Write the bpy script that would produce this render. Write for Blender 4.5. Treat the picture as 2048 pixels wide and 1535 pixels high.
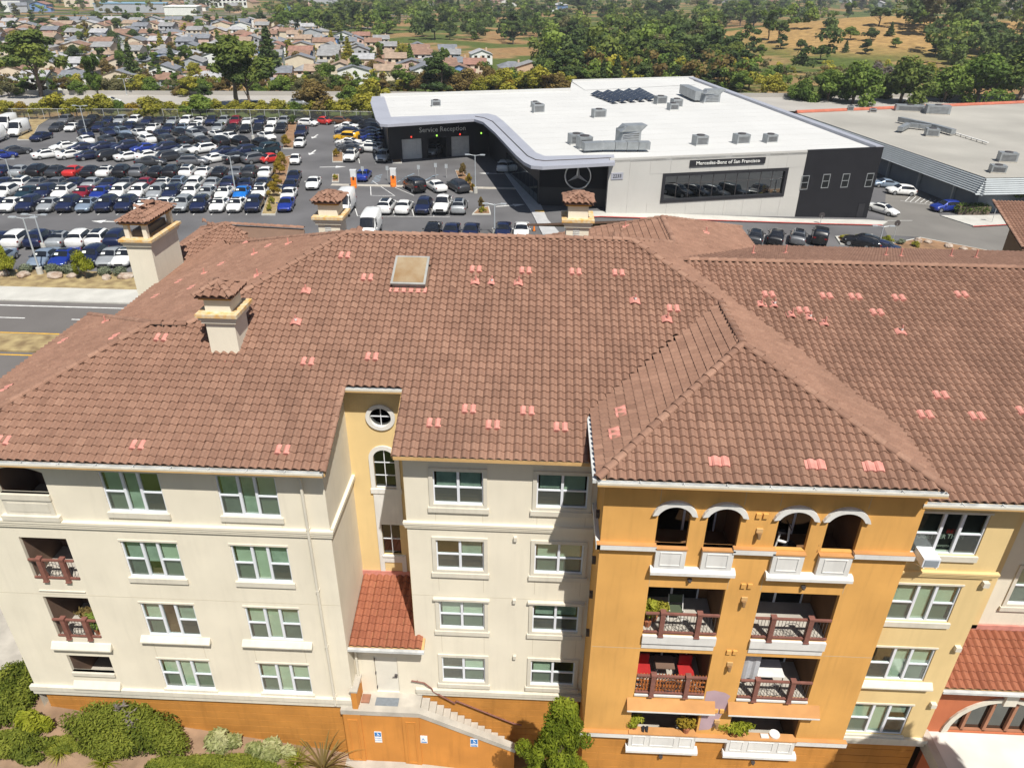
import bpy, bmesh, math, random
from mathutils import Vector, Matrix
for _o in list(bpy.data.objects): bpy.data.objects.remove(_o)
SC = bpy.context.scene
COL = SC.collection
R_ = math.radians

# ---------------------------------------------------------------- camera
CAMZ = 28.0
F_PX, PITCH, ROLL, YAW = 1470.0, R_(28.960), R_(0.7135), R_(2.0762)
FW = Vector((-math.sin(YAW)*math.cos(PITCH), math.cos(YAW)*math.cos(PITCH), -math.sin(PITCH)))
_rt = Vector((math.cos(YAW), math.sin(YAW), 0)); _up = _rt.cross(FW)
RT = math.cos(ROLL)*_rt + math.sin(ROLL)*_up
UP = -math.sin(ROLL)*_rt + math.cos(ROLL)*_up
cam = bpy.data.cameras.new('Camera'); camo = bpy.data.objects.new('Camera', cam); COL.objects.link(camo)
cam.sensor_fit = 'HORIZONTAL'; cam.sensor_width = 36.0; cam.lens = F_PX/2048*36.0
cam.clip_start = 0.5; cam.clip_end = 9000
camo.matrix_world = Matrix(((RT.x, UP.x, -FW.x, 0), (RT.y, UP.y, -FW.y, 0), (RT.z, UP.z, -FW.z, CAMZ), (0, 0, 0, 1)))
SC.camera = camo
SC.render.resolution_x, SC.render.resolution_y = 1024, 767

# ---------------------------------------------------------------- light
SUN_AZ, SUN_EL = R_(25.0), R_(59.0)       # the sun stands behind the camera, to its right
w = bpy.data.worlds.new('World'); SC.world = w; w.use_nodes = True
_nt = w.node_tree; _bg = _nt.nodes['Background']
_sky = _nt.nodes.new('ShaderNodeTexSky'); _sky.sky_type = 'NISHITA'; _sky.sun_disc = False
_sky.sun_elevation = SUN_EL; _sky.sun_rotation = math.pi - SUN_AZ
_nt.links.new(_sky.outputs[0], _bg.inputs[0]); _bg.inputs[1].default_value = 0.062
sl = bpy.data.lights.new('Sun', 'SUN'); sl.energy = 5.0; sl.angle = R_(0.53); sl.color = (1.0, 0.955, 0.88)
so = bpy.data.objects.new('Sun', sl); COL.objects.link(so)
SUN_DIR = Vector((-math.sin(SUN_AZ)*math.cos(SUN_EL), math.cos(SUN_AZ)*math.cos(SUN_EL), -math.sin(SUN_EL)))
so.rotation_euler = SUN_DIR.to_track_quat('-Z', 'Y').to_euler(); so.location = (30, -40, 90)
SC.view_settings.view_transform = 'Standard'; SC.view_settings.look = 'None'
SC.view_settings.exposure = 0.36; SC.view_settings.gamma = 1.0; SC.view_settings.use_curve_mapping = False

# ---------------------------------------------------------------- helpers
def ray(px, py):
    return (FW*F_PX + RT*(px-1024) - UP*(py-767.5)).normalized()
def at_y(px, py, y):
    d = ray(px, py); t = y/d.y; return Vector((d.x*t, y, CAMZ+d.z*t))
def at_z(px, py, z):
    d = ray(px, py); t = (z-CAMZ)/d.z; return Vector((d.x*t, d.y*t, z))
def at_plane(px, py, pt, n):
    d = ray(px, py); n = Vector(n); o = Vector((0, 0, CAMZ)); t = (Vector(pt)-o).dot(n)/d.dot(n); return o+d*t
def clamp(a, lo, hi): return max(lo, min(hi, a))
def sstep(a, b, x):
    t = clamp((x-a)/(b-a), 0, 1); return t*t*(3-2*t)
def gz(x, y):
    """terrain height"""
    back = -0.075*clamp(x-8, 0, 55)
    far = -3.0 + 2.2*math.sin(x*0.011+1.0)*math.sin(y*0.009)
    hill = 13.0*math.exp(-((x-175)/95)**2 - ((y-430)/85)**2) + 9*math.exp(-((x-330)/150)**2-((y-520)/150)**2)
    rise = 14.0*sstep(900, 2400, y)
    t = sstep(186, 240, y)
    b = back*(1-t) + (far+hill+rise)*t
    # front garden
    if x < -20: f = 0.8
    elif x < -7.5: f = 0.8 + (x+20)/12.5*(-2.25)
    else: f = -1.5 - 0.12*clamp(x+5, 0, 18)
    u = sstep(20, 42, y)
    return f*(1-u) + b*u
def G(px, py):
    """photo pixel -> point on the terrain"""
    z = 0.0
    for _ in range(14):
        p = at_z(px, py, z); z = 0.5*z + 0.5*gz(p.x, p.y)
    p = at_z(px, py, z); return Vector((p.x, p.y, gz(p.x, p.y)))

def new_obj(name, me, parent=None, mat=None):
    o = bpy.data.objects.new(name, me); COL.objects.link(o)
    if parent is not None: o.parent = parent
    return o
def root(name, loc, label, cat, group=None, rz=0.0, sc=1.0):
    o = bpy.data.objects.new(name, None); COL.objects.link(o); o.empty_display_size = 0.2
    o.location = loc; o.rotation_euler = (0, 0, rz)
    if sc != 1.0: o.scale = (sc, sc, sc)
    o['label'] = label; o['category'] = cat
    if group: o['group'] = group
    return o
def tag(o, label, cat, group=None):
    o['label'] = label; o['category'] = cat
    if group: o['group'] = group
    return o
def copy_tree(src, parent=None):
    c = src.copy(); COL.objects.link(c); c.parent = parent
    for ch in src.children: copy_tree(ch, c)
    return c

class MB:
    def __init__(s): s.v = []; s.f = []; s.m = []; s.tone = None; s.cur = 0
    def face(s, pts):
        b = len(s.v); s.v.extend([tuple(p) for p in pts]); s.f.append(tuple(range(b, b+len(pts)))); s.m.append(s.cur)
        return s
    def box(s, x0, y0, z0, x1, y1, z1):
        if x0 > x1: x0, x1 = x1, x0
        if y0 > y1: y0, y1 = y1, y0
        if z0 > z1: z0, z1 = z1, z0
        b = len(s.v)
        s.v.extend([(x0,y0,z0),(x1,y0,z0),(x1,y1,z0),(x0,y1,z0),(x0,y0,z1),(x1,y0,z1),(x1,y1,z1),(x0,y1,z1)])
        for f in ((0,3,2,1),(4,5,6,7),(0,1,5,4),(1,2,6,5),(2,3,7,6),(3,0,4,7)):
            s.f.append(tuple(b+i for i in f)); s.m.append(s.cur)
        return s
    def obox(s, M, x0, y0, z0, x1, y1, z1):
        t = MB(); t.box(x0,y0,z0,x1,y1,z1); b = len(s.v)
        s.v.extend([tuple(M @ Vector(p)) for p in t.v])
        for f in t.f: s.f.append(tuple(b+i for i in f)); s.m.append(s.cur)
        return s
    def tube(s, p0, p1, r0, r1=None, n=8, cap=True):
        r1 = r0 if r1 is None else r1
        p0 = Vector(p0); p1 = Vector(p1); d = (p1-p0)
        if d.length < 1e-6: return s
        d.normalize(); a = d.orthogonal().normalized(); c = d.cross(a); b = len(s.v)
        for (p, r) in ((p0, r0), (p1, r1)):
            for i in range(n):
                t = 2*math.pi*i/n; s.v.append(tuple(p+(a*math.cos(t)+c*math.sin(t))*r))
        for i in range(n):
            j = (i+1) % n; s.f.append((b+i, b+j, b+n+j, b+n+i)); s.m.append(s.cur)
        if cap:
            s.f.append(tuple(b+n-1-i for i in range(n))); s.m.append(s.cur)
            s.f.append(tuple(b+n+i for i in range(n))); s.m.append(s.cur)
        return s
    def prism(s, poly, a, b, axis='y'):
        """extrude a 2D polygon between a and b along an axis (poly is (x,z) for y, (y,z) for x, (x,y) for z)"""
        def P(q, t):
            return {'y': (q[0], t, q[1]), 'x': (t, q[0], q[1]), 'z': (q[0], q[1], t)}[axis]
        n = len(poly); k = len(s.v)
        s.v.extend([P(q, a) for q in poly]); s.v.extend([P(q, b) for q in poly])
        s.f.append(tuple(k+i for i in range(n))); s.m.append(s.cur)
        s.f.append(tuple(k+n+n-1-i for i in range(n))); s.m.append(s.cur)
        for i in range(n):
            j = (i+1) % n; s.f.append((k+j, k+i, k+n+i, k+n+j)); s.m.append(s.cur)
        return s
    def mesh(s, name, org=(0,0,0), smooth=False, fix=True):
        me = bpy.data.meshes.new(name); ox, oy, oz = org
        me.from_pydata([(x-ox, y-oy, z-oz) for x, y, z in s.v], [], s.f)
        if any(s.m): me.polygons.foreach_set('material_index', s.m)
        if smooth: me.polygons.foreach_set('use_smooth', [True]*len(s.f))
        if fix:
            bm = bmesh.new(); bm.from_mesh(me); bmesh.ops.recalc_face_normals(bm, faces=bm.faces); bm.to_mesh(me); bm.free()
        me.update(); return me
    def build(s, name, mat, parent=None, org=(0,0,0), smooth=False, fix=True):
        me = s.mesh(name, org, smooth, fix)
        for m in (mat if isinstance(mat, (list, tuple)) else [mat]): me.materials.append(m)
        return new_obj(name, me, parent)

# ---------------------------------------------------------------- materials
MATS = {}
def nodes_of(m): return m.node_tree.nodes, m.node_tree.links
def pmat(name, col, rough=0.8, var=0.12, scale=3.0, bump=0.0, bscale=40.0, metal=0.0, spec=0.4, streak=0.0, space='Object', detail=4.0, hue=None):
    """plain procedural material: base colour broken up by noise, optional fine relief and streaks"""
    if name in MATS: return MATS[name]
    m = bpy.data.materials.new(name); m.use_nodes = True; MATS[name] = m
    N, L = nodes_of(m); b = N['Principled BSDF']
    b.inputs['Roughness'].default_value = rough; b.inputs['Metallic'].default_value = metal
    b.inputs['Specular IOR Level'].default_value = spec
    tc = N.new('ShaderNodeTexCoord')
    src = tc.outputs['Object']
    if space == 'World':
        g = N.new('ShaderNodeNewGeometry'); src = g.outputs['Position']
    nz = N.new('ShaderNodeTexNoise'); nz.inputs['Scale'].default_value = scale; nz.inputs['Detail'].default_value = detail
    L.new(src, nz.inputs['Vector'])
    cr = N.new('ShaderNodeValToRGB')
    h = hue if hue else col
    lo = [c*(1-var) for c in col]; hi = [min(1, c*(1+var)) for c in h]
    cr.color_ramp.elements[0].position = 0.32; cr.color_ramp.elements[0].color = (*lo, 1)
    cr.color_ramp.elements[1].position = 0.68; cr.color_ramp.elements[1].color = (*hi, 1)
    L.new(nz.outputs['Fac'], cr.inputs[0]); out = cr.outputs[0]
    if streak > 0:
        mp = N.new('ShaderNodeMapping'); mp.inputs['Scale'].default_value = (4.0, 4.0, 0.35)
        L.new(src, mp.inputs[0]); n2 = N.new('ShaderNodeTexNoise'); n2.inputs['Scale'].default_value = 1.3; n2.inputs['Detail'].default_value = 6
        L.new(mp.outputs[0], n2.inputs['Vector'])
        r2 = N.new('ShaderNodeMapRange'); r2.inputs[1].default_value = 0.5; r2.inputs[2].default_value = 0.75; r2.inputs[3].default_value = 1.0; r2.inputs[4].default_value = 1-streak
        L.new(n2.outputs['Fac'], r2.inputs[0])
        mx = N.new('ShaderNodeMix'); mx.data_type = 'RGBA'; mx.blend_type = 'MULTIPLY'; mx.inputs[0].default_value = 1
        L.new(out, mx.inputs[6]); L.new(r2.outputs[0], mx.inputs[7]); out = mx.outputs[2]
    L.new(out, b.inputs['Base Color'])
    if bump > 0:
        n3 = N.new('ShaderNodeTexNoise'); n3.inputs['Scale'].default_value = bscale; n3.inputs['Detail'].default_value = 5
        L.new(src, n3.inputs['Vector']); bp = N.new('ShaderNodeBump'); bp.inputs['Strength'].default_value = bump; bp.inputs['Distance'].default_value = 0.02
        L.new(n3.outputs['Fac'], bp.inputs['Height']); L.new(bp.outputs[0], b.inputs['Normal'])
    return m
def tile_mat(name, c0, c1, c2):
    """roof tile: each tile has its own tone, with weathering over the whole slope"""
    m = bpy.data.materials.new(name); m.use_nodes = True; N, L = nodes_of(m); b = N['Principled BSDF']
    b.inputs['Roughness'].default_value = 0.85; b.inputs['Specular IOR Level'].default_value = 0.25
    at = N.new('ShaderNodeAttribute'); at.attribute_name = 'tone'
    cr = N.new('ShaderNodeValToRGB'); e = cr.color_ramp.elements
    e[0].position = 0; e[0].color = (*c0, 1); e[1].position = 1; e[1].color = (*c2, 1); k = e.new(0.5); k.color = (*c1, 1)
    L.new(at.outputs['Fac'], cr.inputs[0])
    g = N.new('ShaderNodeNewGeometry'); nz = N.new('ShaderNodeTexNoise'); nz.inputs['Scale'].default_value = 0.5; nz.inputs['Detail'].default_value = 8; nz.inputs['Roughness'].default_value = 0.65
    L.new(g.outputs['Position'], nz.inputs['Vector'])
    r2 = N.new('ShaderNodeMapRange'); r2.inputs[1].default_value = 0.3; r2.inputs[2].default_value = 0.7; r2.inputs[3].default_value = 0.87; r2.inputs[4].default_value = 1.12
    L.new(nz.outputs['Fac'], r2.inputs[0])
    mx = N.new('ShaderNodeMix'); mx.data_type = 'RGBA'; mx.blend_type = 'MULTIPLY'; mx.inputs[0].default_value = 1
    L.new(cr.outputs[0], mx.inputs[6]); L.new(r2.outputs[0], mx.inputs[7])
    # lichen and dust specks
    n4 = N.new('ShaderNodeTexNoise'); n4.inputs['Scale'].default_value = 14; n4.inputs['Detail'].default_value = 6
    L.new(g.outputs['Position'], n4.inputs['Vector'])
    r4 = N.new('ShaderNodeMapRange'); r4.inputs[1].default_value = 0.35; r4.inputs[2].default_value = 0.7; r4.inputs[3].default_value = 0.9; r4.inputs[4].default_value = 1.08
    L.new(n4.outputs['Fac'], r4.inputs[0])
    m2 = N.new('ShaderNodeMix'); m2.data_type = 'RGBA'; m2.blend_type = 'MULTIPLY'; m2.inputs[0].default_value = 1
    L.new(mx.outputs[2], m2.inputs[6]); L.new(r4.outputs[0], m2.inputs[7])
    L.new(m2.outputs[2], b.inputs['Base Color'])
    return m
def glass_mat(name, tint, refl=0.12, rough=0.03, opac=0.0, ocol=(0.05,0.05,0.05)):
    """window glass: see-through tint with a mirror coat; opac adds an insect screen behind it"""
    m = bpy.data.materials.new(name); m.use_nodes = True; N, L = nodes_of(m)
    N.remove(N['Principled BSDF']); out = N['Material Output']
    tr = N.new('ShaderNodeBsdfTransparent'); tr.inputs[0].default_value = (*tint, 1)
    gl = N.new('ShaderNodeBsdfGlossy'); gl.inputs['Roughness'].default_value = rough; gl.inputs[0].default_value = (0.9, 0.95, 0.95, 1)
    lw = N.new('ShaderNodeLayerWeight'); lw.inputs[0].default_value = 0.5
    pw = N.new('ShaderNodeMath'); pw.operation = 'POWER'; pw.inputs[1].default_value = 3.5; L.new(lw.outputs['Facing'], pw.inputs[0])
    mr = N.new('ShaderNodeMapRange'); mr.inputs[3].default_value = refl; mr.inputs[4].default_value = 1.0
    L.new(pw.outputs[0], mr.inputs[0])
    base = tr.outputs[0]
    if opac > 0:
        df = N.new('ShaderNodeBsdfDiffuse'); df.inputs[0].default_value = (*ocol, 1)
        m0 = N.new('ShaderNodeMixShader'); m0.inputs[0].default_value = opac; L.new(tr.outputs[0], m0.inputs[1]); L.new(df.outputs[0], m0.inputs[2]); base = m0.outputs[0]
    mx = N.new('ShaderNodeMixShader'); L.new(mr.outputs[0], mx.inputs[0]); L.new(base, mx.inputs[1]); L.new(gl.outputs[0], mx.inputs[2])
    L.new(mx.outputs[0], out.inputs['Surface']); MATS[name] = m; return m
def paint_mat(name, col, metal=0.0, rough=0.35):
    m = bpy.data.materials.new(name); m.use_nodes = True; N, L = nodes_of(m); b = N['Principled BSDF']
    b.inputs['Roughness'].default_value = rough; b.inputs['Metallic'].default_value = metal
    b.inputs['Coat Weight'].default_value = 0.6; b.inputs['Coat Roughness'].default_value = 0.06
    tc = N.new('ShaderNodeTexCoord'); nz = N.new('ShaderNodeTexNoise'); nz.inputs['Scale'].default_value = 1.5; nz.inputs['Detail'].default_value = 6
    L.new(tc.outputs['Object'], nz.inputs['Vector'])
    cr = N.new('ShaderNodeValToRGB'); cr.color_ramp.elements[0].position = 0.35; cr.color_ramp.elements[1].position = 0.7
    cr.color_ramp.elements[0].color = (*[c*0.88 for c in col], 1); cr.color_ramp.elements[1].color = (*[min(1, c*1.06) for c in col], 1)
    L.new(nz.outputs['Fac'], cr.inputs[0]); L.new(cr.outputs[0], b.inputs['Base Color']); MATS[name] = m; return m

M_TILE = tile_mat('roof_tile', (0.190,0.105,0.073), (0.245,0.138,0.096), (0.302,0.176,0.123))
M_CLAY = tile_mat('clay_tile', (0.225,0.078,0.044), (0.29,0.105,0.058), (0.35,0.14,0.08))
M_PINK = pmat('salmon_paint', (0.53,0.225,0.18), 0.75, 0.15, 3)
M_CREAM = pmat('cream_stucco', (0.70,0.645,0.525), 0.9, 0.045, 0.7, 0.25, 60, spec=0.2, streak=0.05, space='World')
M_YEL = pmat('yellow_stucco', (0.68,0.51,0.25), 0.9, 0.05, 0.7, 0.25, 60, spec=0.2, streak=0.06, space='World')
M_ORG = pmat('orange_stucco', (0.64,0.345,0.10), 0.9, 0.09, 0.55, 0.25, 60, spec=0.2, streak=0.10, space='World')
M_BASE = pmat('ochre_siding', (0.46,0.205,0.045), 0.85, 0.12, 0.9, 0.2, 50, spec=0.2, streak=0.14, space='World')
M_TRIM = pmat('cream_trim', (0.60,0.56,0.47), 0.8, 0.06, 1.4, 0.1, 60, streak=0.10, space='World')
M_WTRIM = pmat('white_trim', (0.64,0.63,0.60), 0.8, 0.06, 1.4, 0.1, 60, streak=0.10, space='World')
M_VINYL = pmat('white_vinyl', (0.66,0.68,0.72), 0.45, 0.03, 2)
M_GUT = pmat('gutter_metal', (0.52,0.53,0.52), 0.5, 0.18, 2.5)
M_FASC = pmat('tan_fascia', (0.52,0.33,0.14), 0.75, 0.12, 2)
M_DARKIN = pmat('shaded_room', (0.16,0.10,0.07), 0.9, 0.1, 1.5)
M_BLIND = pmat('blind', (0.62,0.68,0.58), 0.8, 0.06, 3)
M_CURT = pmat('curtain', (0.45,0.52,0.48), 0.9, 0.15, 3)
M_BROWN = pmat('brown_rail', (0.20,0.085,0.065), 0.6, 0.15, 5)
M_METAL = pmat('dark_metal', (0.09,0.08,0.08), 0.5, 0.1, 5, metal=0.4)
M_CONC = pmat('concrete', (0.40,0.37,0.32), 0.9, 0.14, 1.6, 0.2, 40, space='World')
M_WALK = pmat('pale_concrete', (0.46,0.45,0.41), 0.9, 0.10, 0.6, 0.1, 30, space='World')
M_LICH = pmat('lichened_cap', (0.62,0.55,0.40), 0.9, 0.05, 5.0, 0.3, 30, space='World', hue=(0.55,0.30,0.07), detail=8)
M_LILAC = pmat('lilac_patch', (0.42,0.30,0.33), 0.9, 0.08, 1.5)
M_GLASS = glass_mat('window_glass', (0.86,0.92,0.875), 0.13)
M_SCREEN = glass_mat('screened_glass', (0.80,0.86,0.80), 0.06, 0.15, 0.28, (0.16,0.17,0.17))
M_DGLASS = glass_mat('dark_glass', (0.10,0.12,0.11), 0.10)
M_ASPH = pmat('asphalt', (0.112,0.110,0.113), 0.9, 0.22, 0.13, 0.3, 14, space='World', detail=9)
M_ROAD = pmat('street_asphalt', (0.13,0.12,0.113), 0.9, 0.16, 0.10, 0.3, 14, space='World', detail=9)
M_WPAINT = pmat('white_line', (0.62,0.62,0.60), 0.8, 0.15, 1.5, space='World')
M_YPAINT = pmat('yellow_line', (0.60,0.34,0.04), 0.8, 0.15, 1.5, space='World')
M_RED = pmat('red_curb', (0.42,0.05,0.04), 0.8, 0.2, 1.2, space='World')
M_BARK = pmat('bark', (0.16,0.12,0.09), 0.95, 0.3, 4, 0.5, 12)
# ================================================================= apartment building
YL, YM, YR, YO, YS = 19.746, 20.448, 19.066, 18.45, 23.03
ZT = 13.21
K = 5.0/12.0
HEADS = [13.21, 10.16, 7.13, 4.08]
B0 = Vector((-4.0, 20.0, -1.6))
BLD = root('apartment_building', B0, 'four storey cream and orange apartment building with brown tiled hip roof', 'building')
def part(mb, name, mat, parent=None, smooth=False, fix=True):
    o = mb.build(name, mat, parent or BLD, B0, smooth, fix)
    return o
TILE_W, TILE_L = 0.287, 0.318
PROF = [(0.0, 0.002), (0.13, 0.047), (0.28, 0.088), (0.42, 0.097), (0.57, 0.080), (0.73, 0.034), (0.87, 0.004), (1.0, 0.002)]
rt = random.Random(4)
class Slope:
    """a planar roof slope: eave origin, u along the eave, v up the slope, n out"""
    def __init__(s, o, u, v):
        s.o = Vector(o); s.u = Vector(u).normalized(); s.v = Vector(v).normalized(); s.n = s.u.cross(s.v)
        if s.n.z < 0: s.u = -s.u; s.n = -s.n
    def uv(s, p): d = Vector(p)-s.o; return (d.dot(s.u), d.dot(s.v))
    def xyz(s, u, v, n=0.0): return s.o + s.u*u + s.v*v + s.n*n
    def mat(s, u, v, n=0.0):
        p = s.xyz(u, v, n) - B0
        return Matrix(((s.u.x, s.v.x, s.n.x, p.x), (s.u.y, s.v.y, s.n.y, p.y), (s.u.z, s.v.z, s.n.z, p.z), (0,0,0,1)))
def in_poly(p, poly):
    x, y = p; c = False; j = len(poly)-1
    for i in range(len(poly)):
        xi, yi = poly[i]; xj, yj = poly[j]
        if (yi > y) != (yj > y) and x < (xj-xi)*(y-yi)/(yj-yi)+xi: c = not c
        j = i
    return c
def tile_faces(w=TILE_W, l=TILE_L, lift=0.048):
    """faces of one S-tile in (u,v,n); lower edge raised on the course below"""
    fs = []; ov = 0.05
    for i in range(len(PROF)-1):
        (a, ha), (b, hb) = PROF[i], PROF[i+1]
        fs.append([(a*w, 0, ha+lift), (b*w, 0, hb+lift), (b*w, l+ov, hb-0.004), (a*w, l+ov, ha-0.004)])
        fs.append([(a*w, 0, ha+lift-0.046), (b*w, 0, hb+lift-0.046), (b*w, 0, hb+lift), (a*w, 0, ha+lift)])
    return fs
TF = tile_faces()
def clip_face(f, line):
    (ax, ay), (nx, ny) = line          # keep (p-a).n >= 0
    out = []; n = len(f)
    for i in range(n):
        p, q = f[i], f[(i+1) % n]
        dp = (p[0]-ax)*nx+(p[1]-ay)*ny; dq = (q[0]-ax)*nx+(q[1]-ay)*ny
        if dp >= 0: out.append(p)
        if (dp >= 0) != (dq >= 0):
            t = dp/(dp-dq); out.append(tuple(p[k]+(q[k]-p[k])*t for k in range(3)))
    return out if len(out) >= 3 else None
TONE_MESH = {}
def tone_tile(mat, t):
    key = (mat.name, t)
    if key not in TONE_MESH:
        mb = MB()
        for f in TF: mb.face(f)
        me = mb.mesh('tile', fix=False); me.materials.append(mat)
        a = me.attributes.new('tone', 'FLOAT', 'FACE'); a.data.foreach_set('value', [t]*len(me.polygons))
        TONE_MESH[key] = me
    return TONE_MESH[key]
def lay_tiles(slope, poly, parent, mat, single=0, clips=(), rough=0.0, rand=rt, near=None, holes=()):
    """cover a slope polygon with tiles: `single` nearest ones as objects of their own, the rest in one mesh"""
    pu = [slope.uv(p) for p in poly]
    u0 = min(p[0] for p in pu); u1 = max(p[0] for p in pu); v0 = min(p[1] for p in pu); v1 = max(p[1] for p in pu)
    cells = []
    nu = int((u1-u0)/TILE_W)+2; nv = int((v1-v0)/TILE_L)+2
    for j in range(nv):
        for i in range(-1, nu):
            u = u0+i*TILE_W; v = v0+j*TILE_L; c = (u+TILE_W*0.5, v+TILE_L*0.5)
            near_poly = in_poly(c, pu)
            cl = []
            for (a, b, vlo, vhi) in clips:
                ua, ub = slope.uv(a), slope.uv(b)
                if not (vlo-0.2 <= c[1] <= vhi+0.4): continue
                nx, ny = -(ub[1]-ua[1]), ub[0]-ua[0]; ln = math.hypot(nx, ny); nx /= ln; ny /= ln
                d = (c[0]-ua[0])*nx+(c[1]-ua[1])*ny
                if d < 0.40: cl.append(((ua), (nx, ny), d))
            if not near_poly and not any(d > -0.36 for (_, _, d) in cl): continue
            if not near_poly:
                # only keep edge tiles that really reach into the polygon across a clipped edge
                if not in_poly((c[0]+cl[0][1][0]*0.36, c[1]+cl[0][1][1]*0.36), pu): continue
            if any(h[0] < c[0] < h[1] and h[2] < c[1] < h[3] for h in holes): continue
            cells.append((u, v, [(a, n) for (a, n, d) in cl]))
    whole = [c for c in cells if not c[2]]
    if single and near is not None:
        whole.sort(key=lambda c: (slope.xyz(c[0], c[1])-near).length)
        pick = set((c[0], c[1]) for c in whole[:single])
    else: pick = set()
    V = []; Fc = []; T = []
    for (u, v, cl) in cells:
        tone = clamp(rand.gauss(0.5, 0.13), 0, 1)
        if (u, v) in pick:
            o = new_obj('tile', tone_tile(mat, round(tone*7)/7), parent); o.matrix_basis = slope.mat(u, v, rand.uniform(0, 0.006)); continue
        dn = rand.uniform(0, 0.008); du = rand.uniform(-.004, .004)
        for f in TF:
            g = [(p[0]+u+du, p[1]+v, p[2]+dn) for p in f]
            for line in cl:
                g = clip_face(g, line)
                if g is None: break
            if g is None: continue
            b = len(V); V.extend([tuple(slope.xyz(*p)-B0) for p in g]); Fc.append(tuple(range(b, b+len(g)))); T.append(tone)
    me = bpy.data.meshes.new('tile_field'); me.from_pydata(V, [], Fc); me.materials.append(mat)
    a = me.attributes.new('tone', 'FLOAT', 'FACE'); a.data.foreach_set('value', T); me.update()
    o = new_obj('tile_field', me, parent); o['kind'] = 'stuff'
    return o
CAPM = {}
def cap_mesh(mat, t, r=0.15, L=0.40):
    key = (mat.name, t, r)
    if key not in CAPM:
        mb = MB(); n = 6
        for i in range(n):
            a0 = math.pi*i/n; a1 = math.pi*(i+1)/n
            p = lambda a, rr, x, h: (x, math.cos(a)*rr, math.sin(a)*rr*0.72+h)
            mb.face([p(a0, r, 0, .02), p(a1, r, 0, .02), p(a1, r*0.86, L+.05, -.01), p(a0, r*0.86, L+.05, -.01)])
            mb.face([p(a0, r*.8, 0, .0), p(a1, r*.8, 0, .0), p(a1, r, 0, .02), p(a0, r, 0, .02)])
        me = mb.mesh('ridge_tile', fix=False); me.materials.append(mat)
        a = me.attributes.new('tone', 'FLOAT', 'FACE'); a.data.foreach_set('value', [t]*len(me.polygons)); CAPM[key] = me
    return CAPM[key]
def ridge_caps(p0, p1, parent, mat=M_TILE, r=0.15, L=0.40, lift=0.05, bright=0.12):
    """a run of barrel caps from the low end p0 to the high end p1"""
    p0 = Vector(p0); p1 = Vector(p1); d = p1-p0; n = max(1, int(d.length/L)); st = d.length/n; x = d.normalized()
    y = Vector((0,0,1)).cross(x).normalized(); z = x.cross(y)
    for i in range(n):
        p = p0+x*(i*st)+z*lift - B0
        t = round(clamp(rt.gauss(0.55+bright, 0.2), 0, 1)*5)/5
        o = new_obj('ridge_tile', cap_mesh(mat, t, r, L), parent)
        yy = (y+z*rt.uniform(-.04,.04)).normalized(); zz = x.cross(yy)
        o.matrix_basis = Matrix(((x.x, yy.x, zz.x, p.x), (x.y, yy.y, zz.y, p.y), (x.z, yy.z, zz.z, p.z), (0,0,0,1)))
def deck(poly, name='roof_deck', mat=None, drop=0.05, thick=0.12, parent=None):
    mb = MB(); P = [Vector(p) for p in poly]
    n = (P[1]-P[0]).cross(P[2]-P[0]).normalized()
    if n.z < 0: n = -n
    a = [p-n*drop for p in P]; b = [p-n*(drop+thick) for p in P]
    mb.face(a); mb.face(b[::-1])
    for i in range(len(P)):
        j = (i+1) % len(P); mb.face([a[i], b[i], b[j], a[j]])
    return part(mb, name, mat or M_FASC, parent)
NEAR = Vector((0, 0, CAMZ))
# --- key roof points
ZE = 13.89; YE = 19.25
def zf(y): return ZE + K*(y-YE)
R1 = Vector((-8.21, 30.05, zf(30.05))); R2 = Vector((3.85, 30.05, zf(30.05)))
Pv = Vector((7.07, 26.83, zf(26.83)))
E1 = Vector((-14.72, 25.0, zf(25.0))); E2 = Vector((-13.26, 25.0, zf(25.0)))
Fc_ = Vector((E1.x-(25.0-YE), YE, ZE))
Qv = Vector((Pv.x, 23.05, Pv.z))
ex = 5.13
CR = Vector((Qv.x+ex, Qv.y-ex, Qv.z-K*ex)); CL = Vector((Qv.x-ex, Qv.y-ex, Qv.z-K*ex))
VL = Vector((CL.x, YE+(CL.z-ZE)/K, CL.z))
front = [Fc_, Vector((-6.76, YE, ZE)), Vector((-6.76, 22.5, zf(22.5))), Vector((-4.68, 22.5, zf(22.5))), Vector((-4.64, 19.97, zf(19.97))), Vector((CL.x-.03, 19.97, zf(19.97))), VL, Pv, R2, R1, E2, E1]
ROOF = deck(front, 'roof', M_DARKIN)
S_front = Slope((-20.6, YE-.06, ZE-.025), (1,0,0), (0,1,K))
vE2 = S_front.uv(E2)[1]; vP = S_front.uv(Pv)[1]
SKY0 = at_plane(786, 577, (0,YE,ZE), (0,-K,1)); SKY1 = at_plane(858, 527, (0,YE,ZE), (0,-K,1))
su0, sv0 = S_front.uv(SKY0); su1, sv1 = S_front.uv(SKY1)
lay_tiles(S_front, front, ROOF, M_TILE, 120, [(E1, Fc_, -1, vE2), (R1, E2, vE2, 99), (Pv, R2, vP, 99)], near=NEAR, holes=[(su0, su1, sv0, sv1)])
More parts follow.
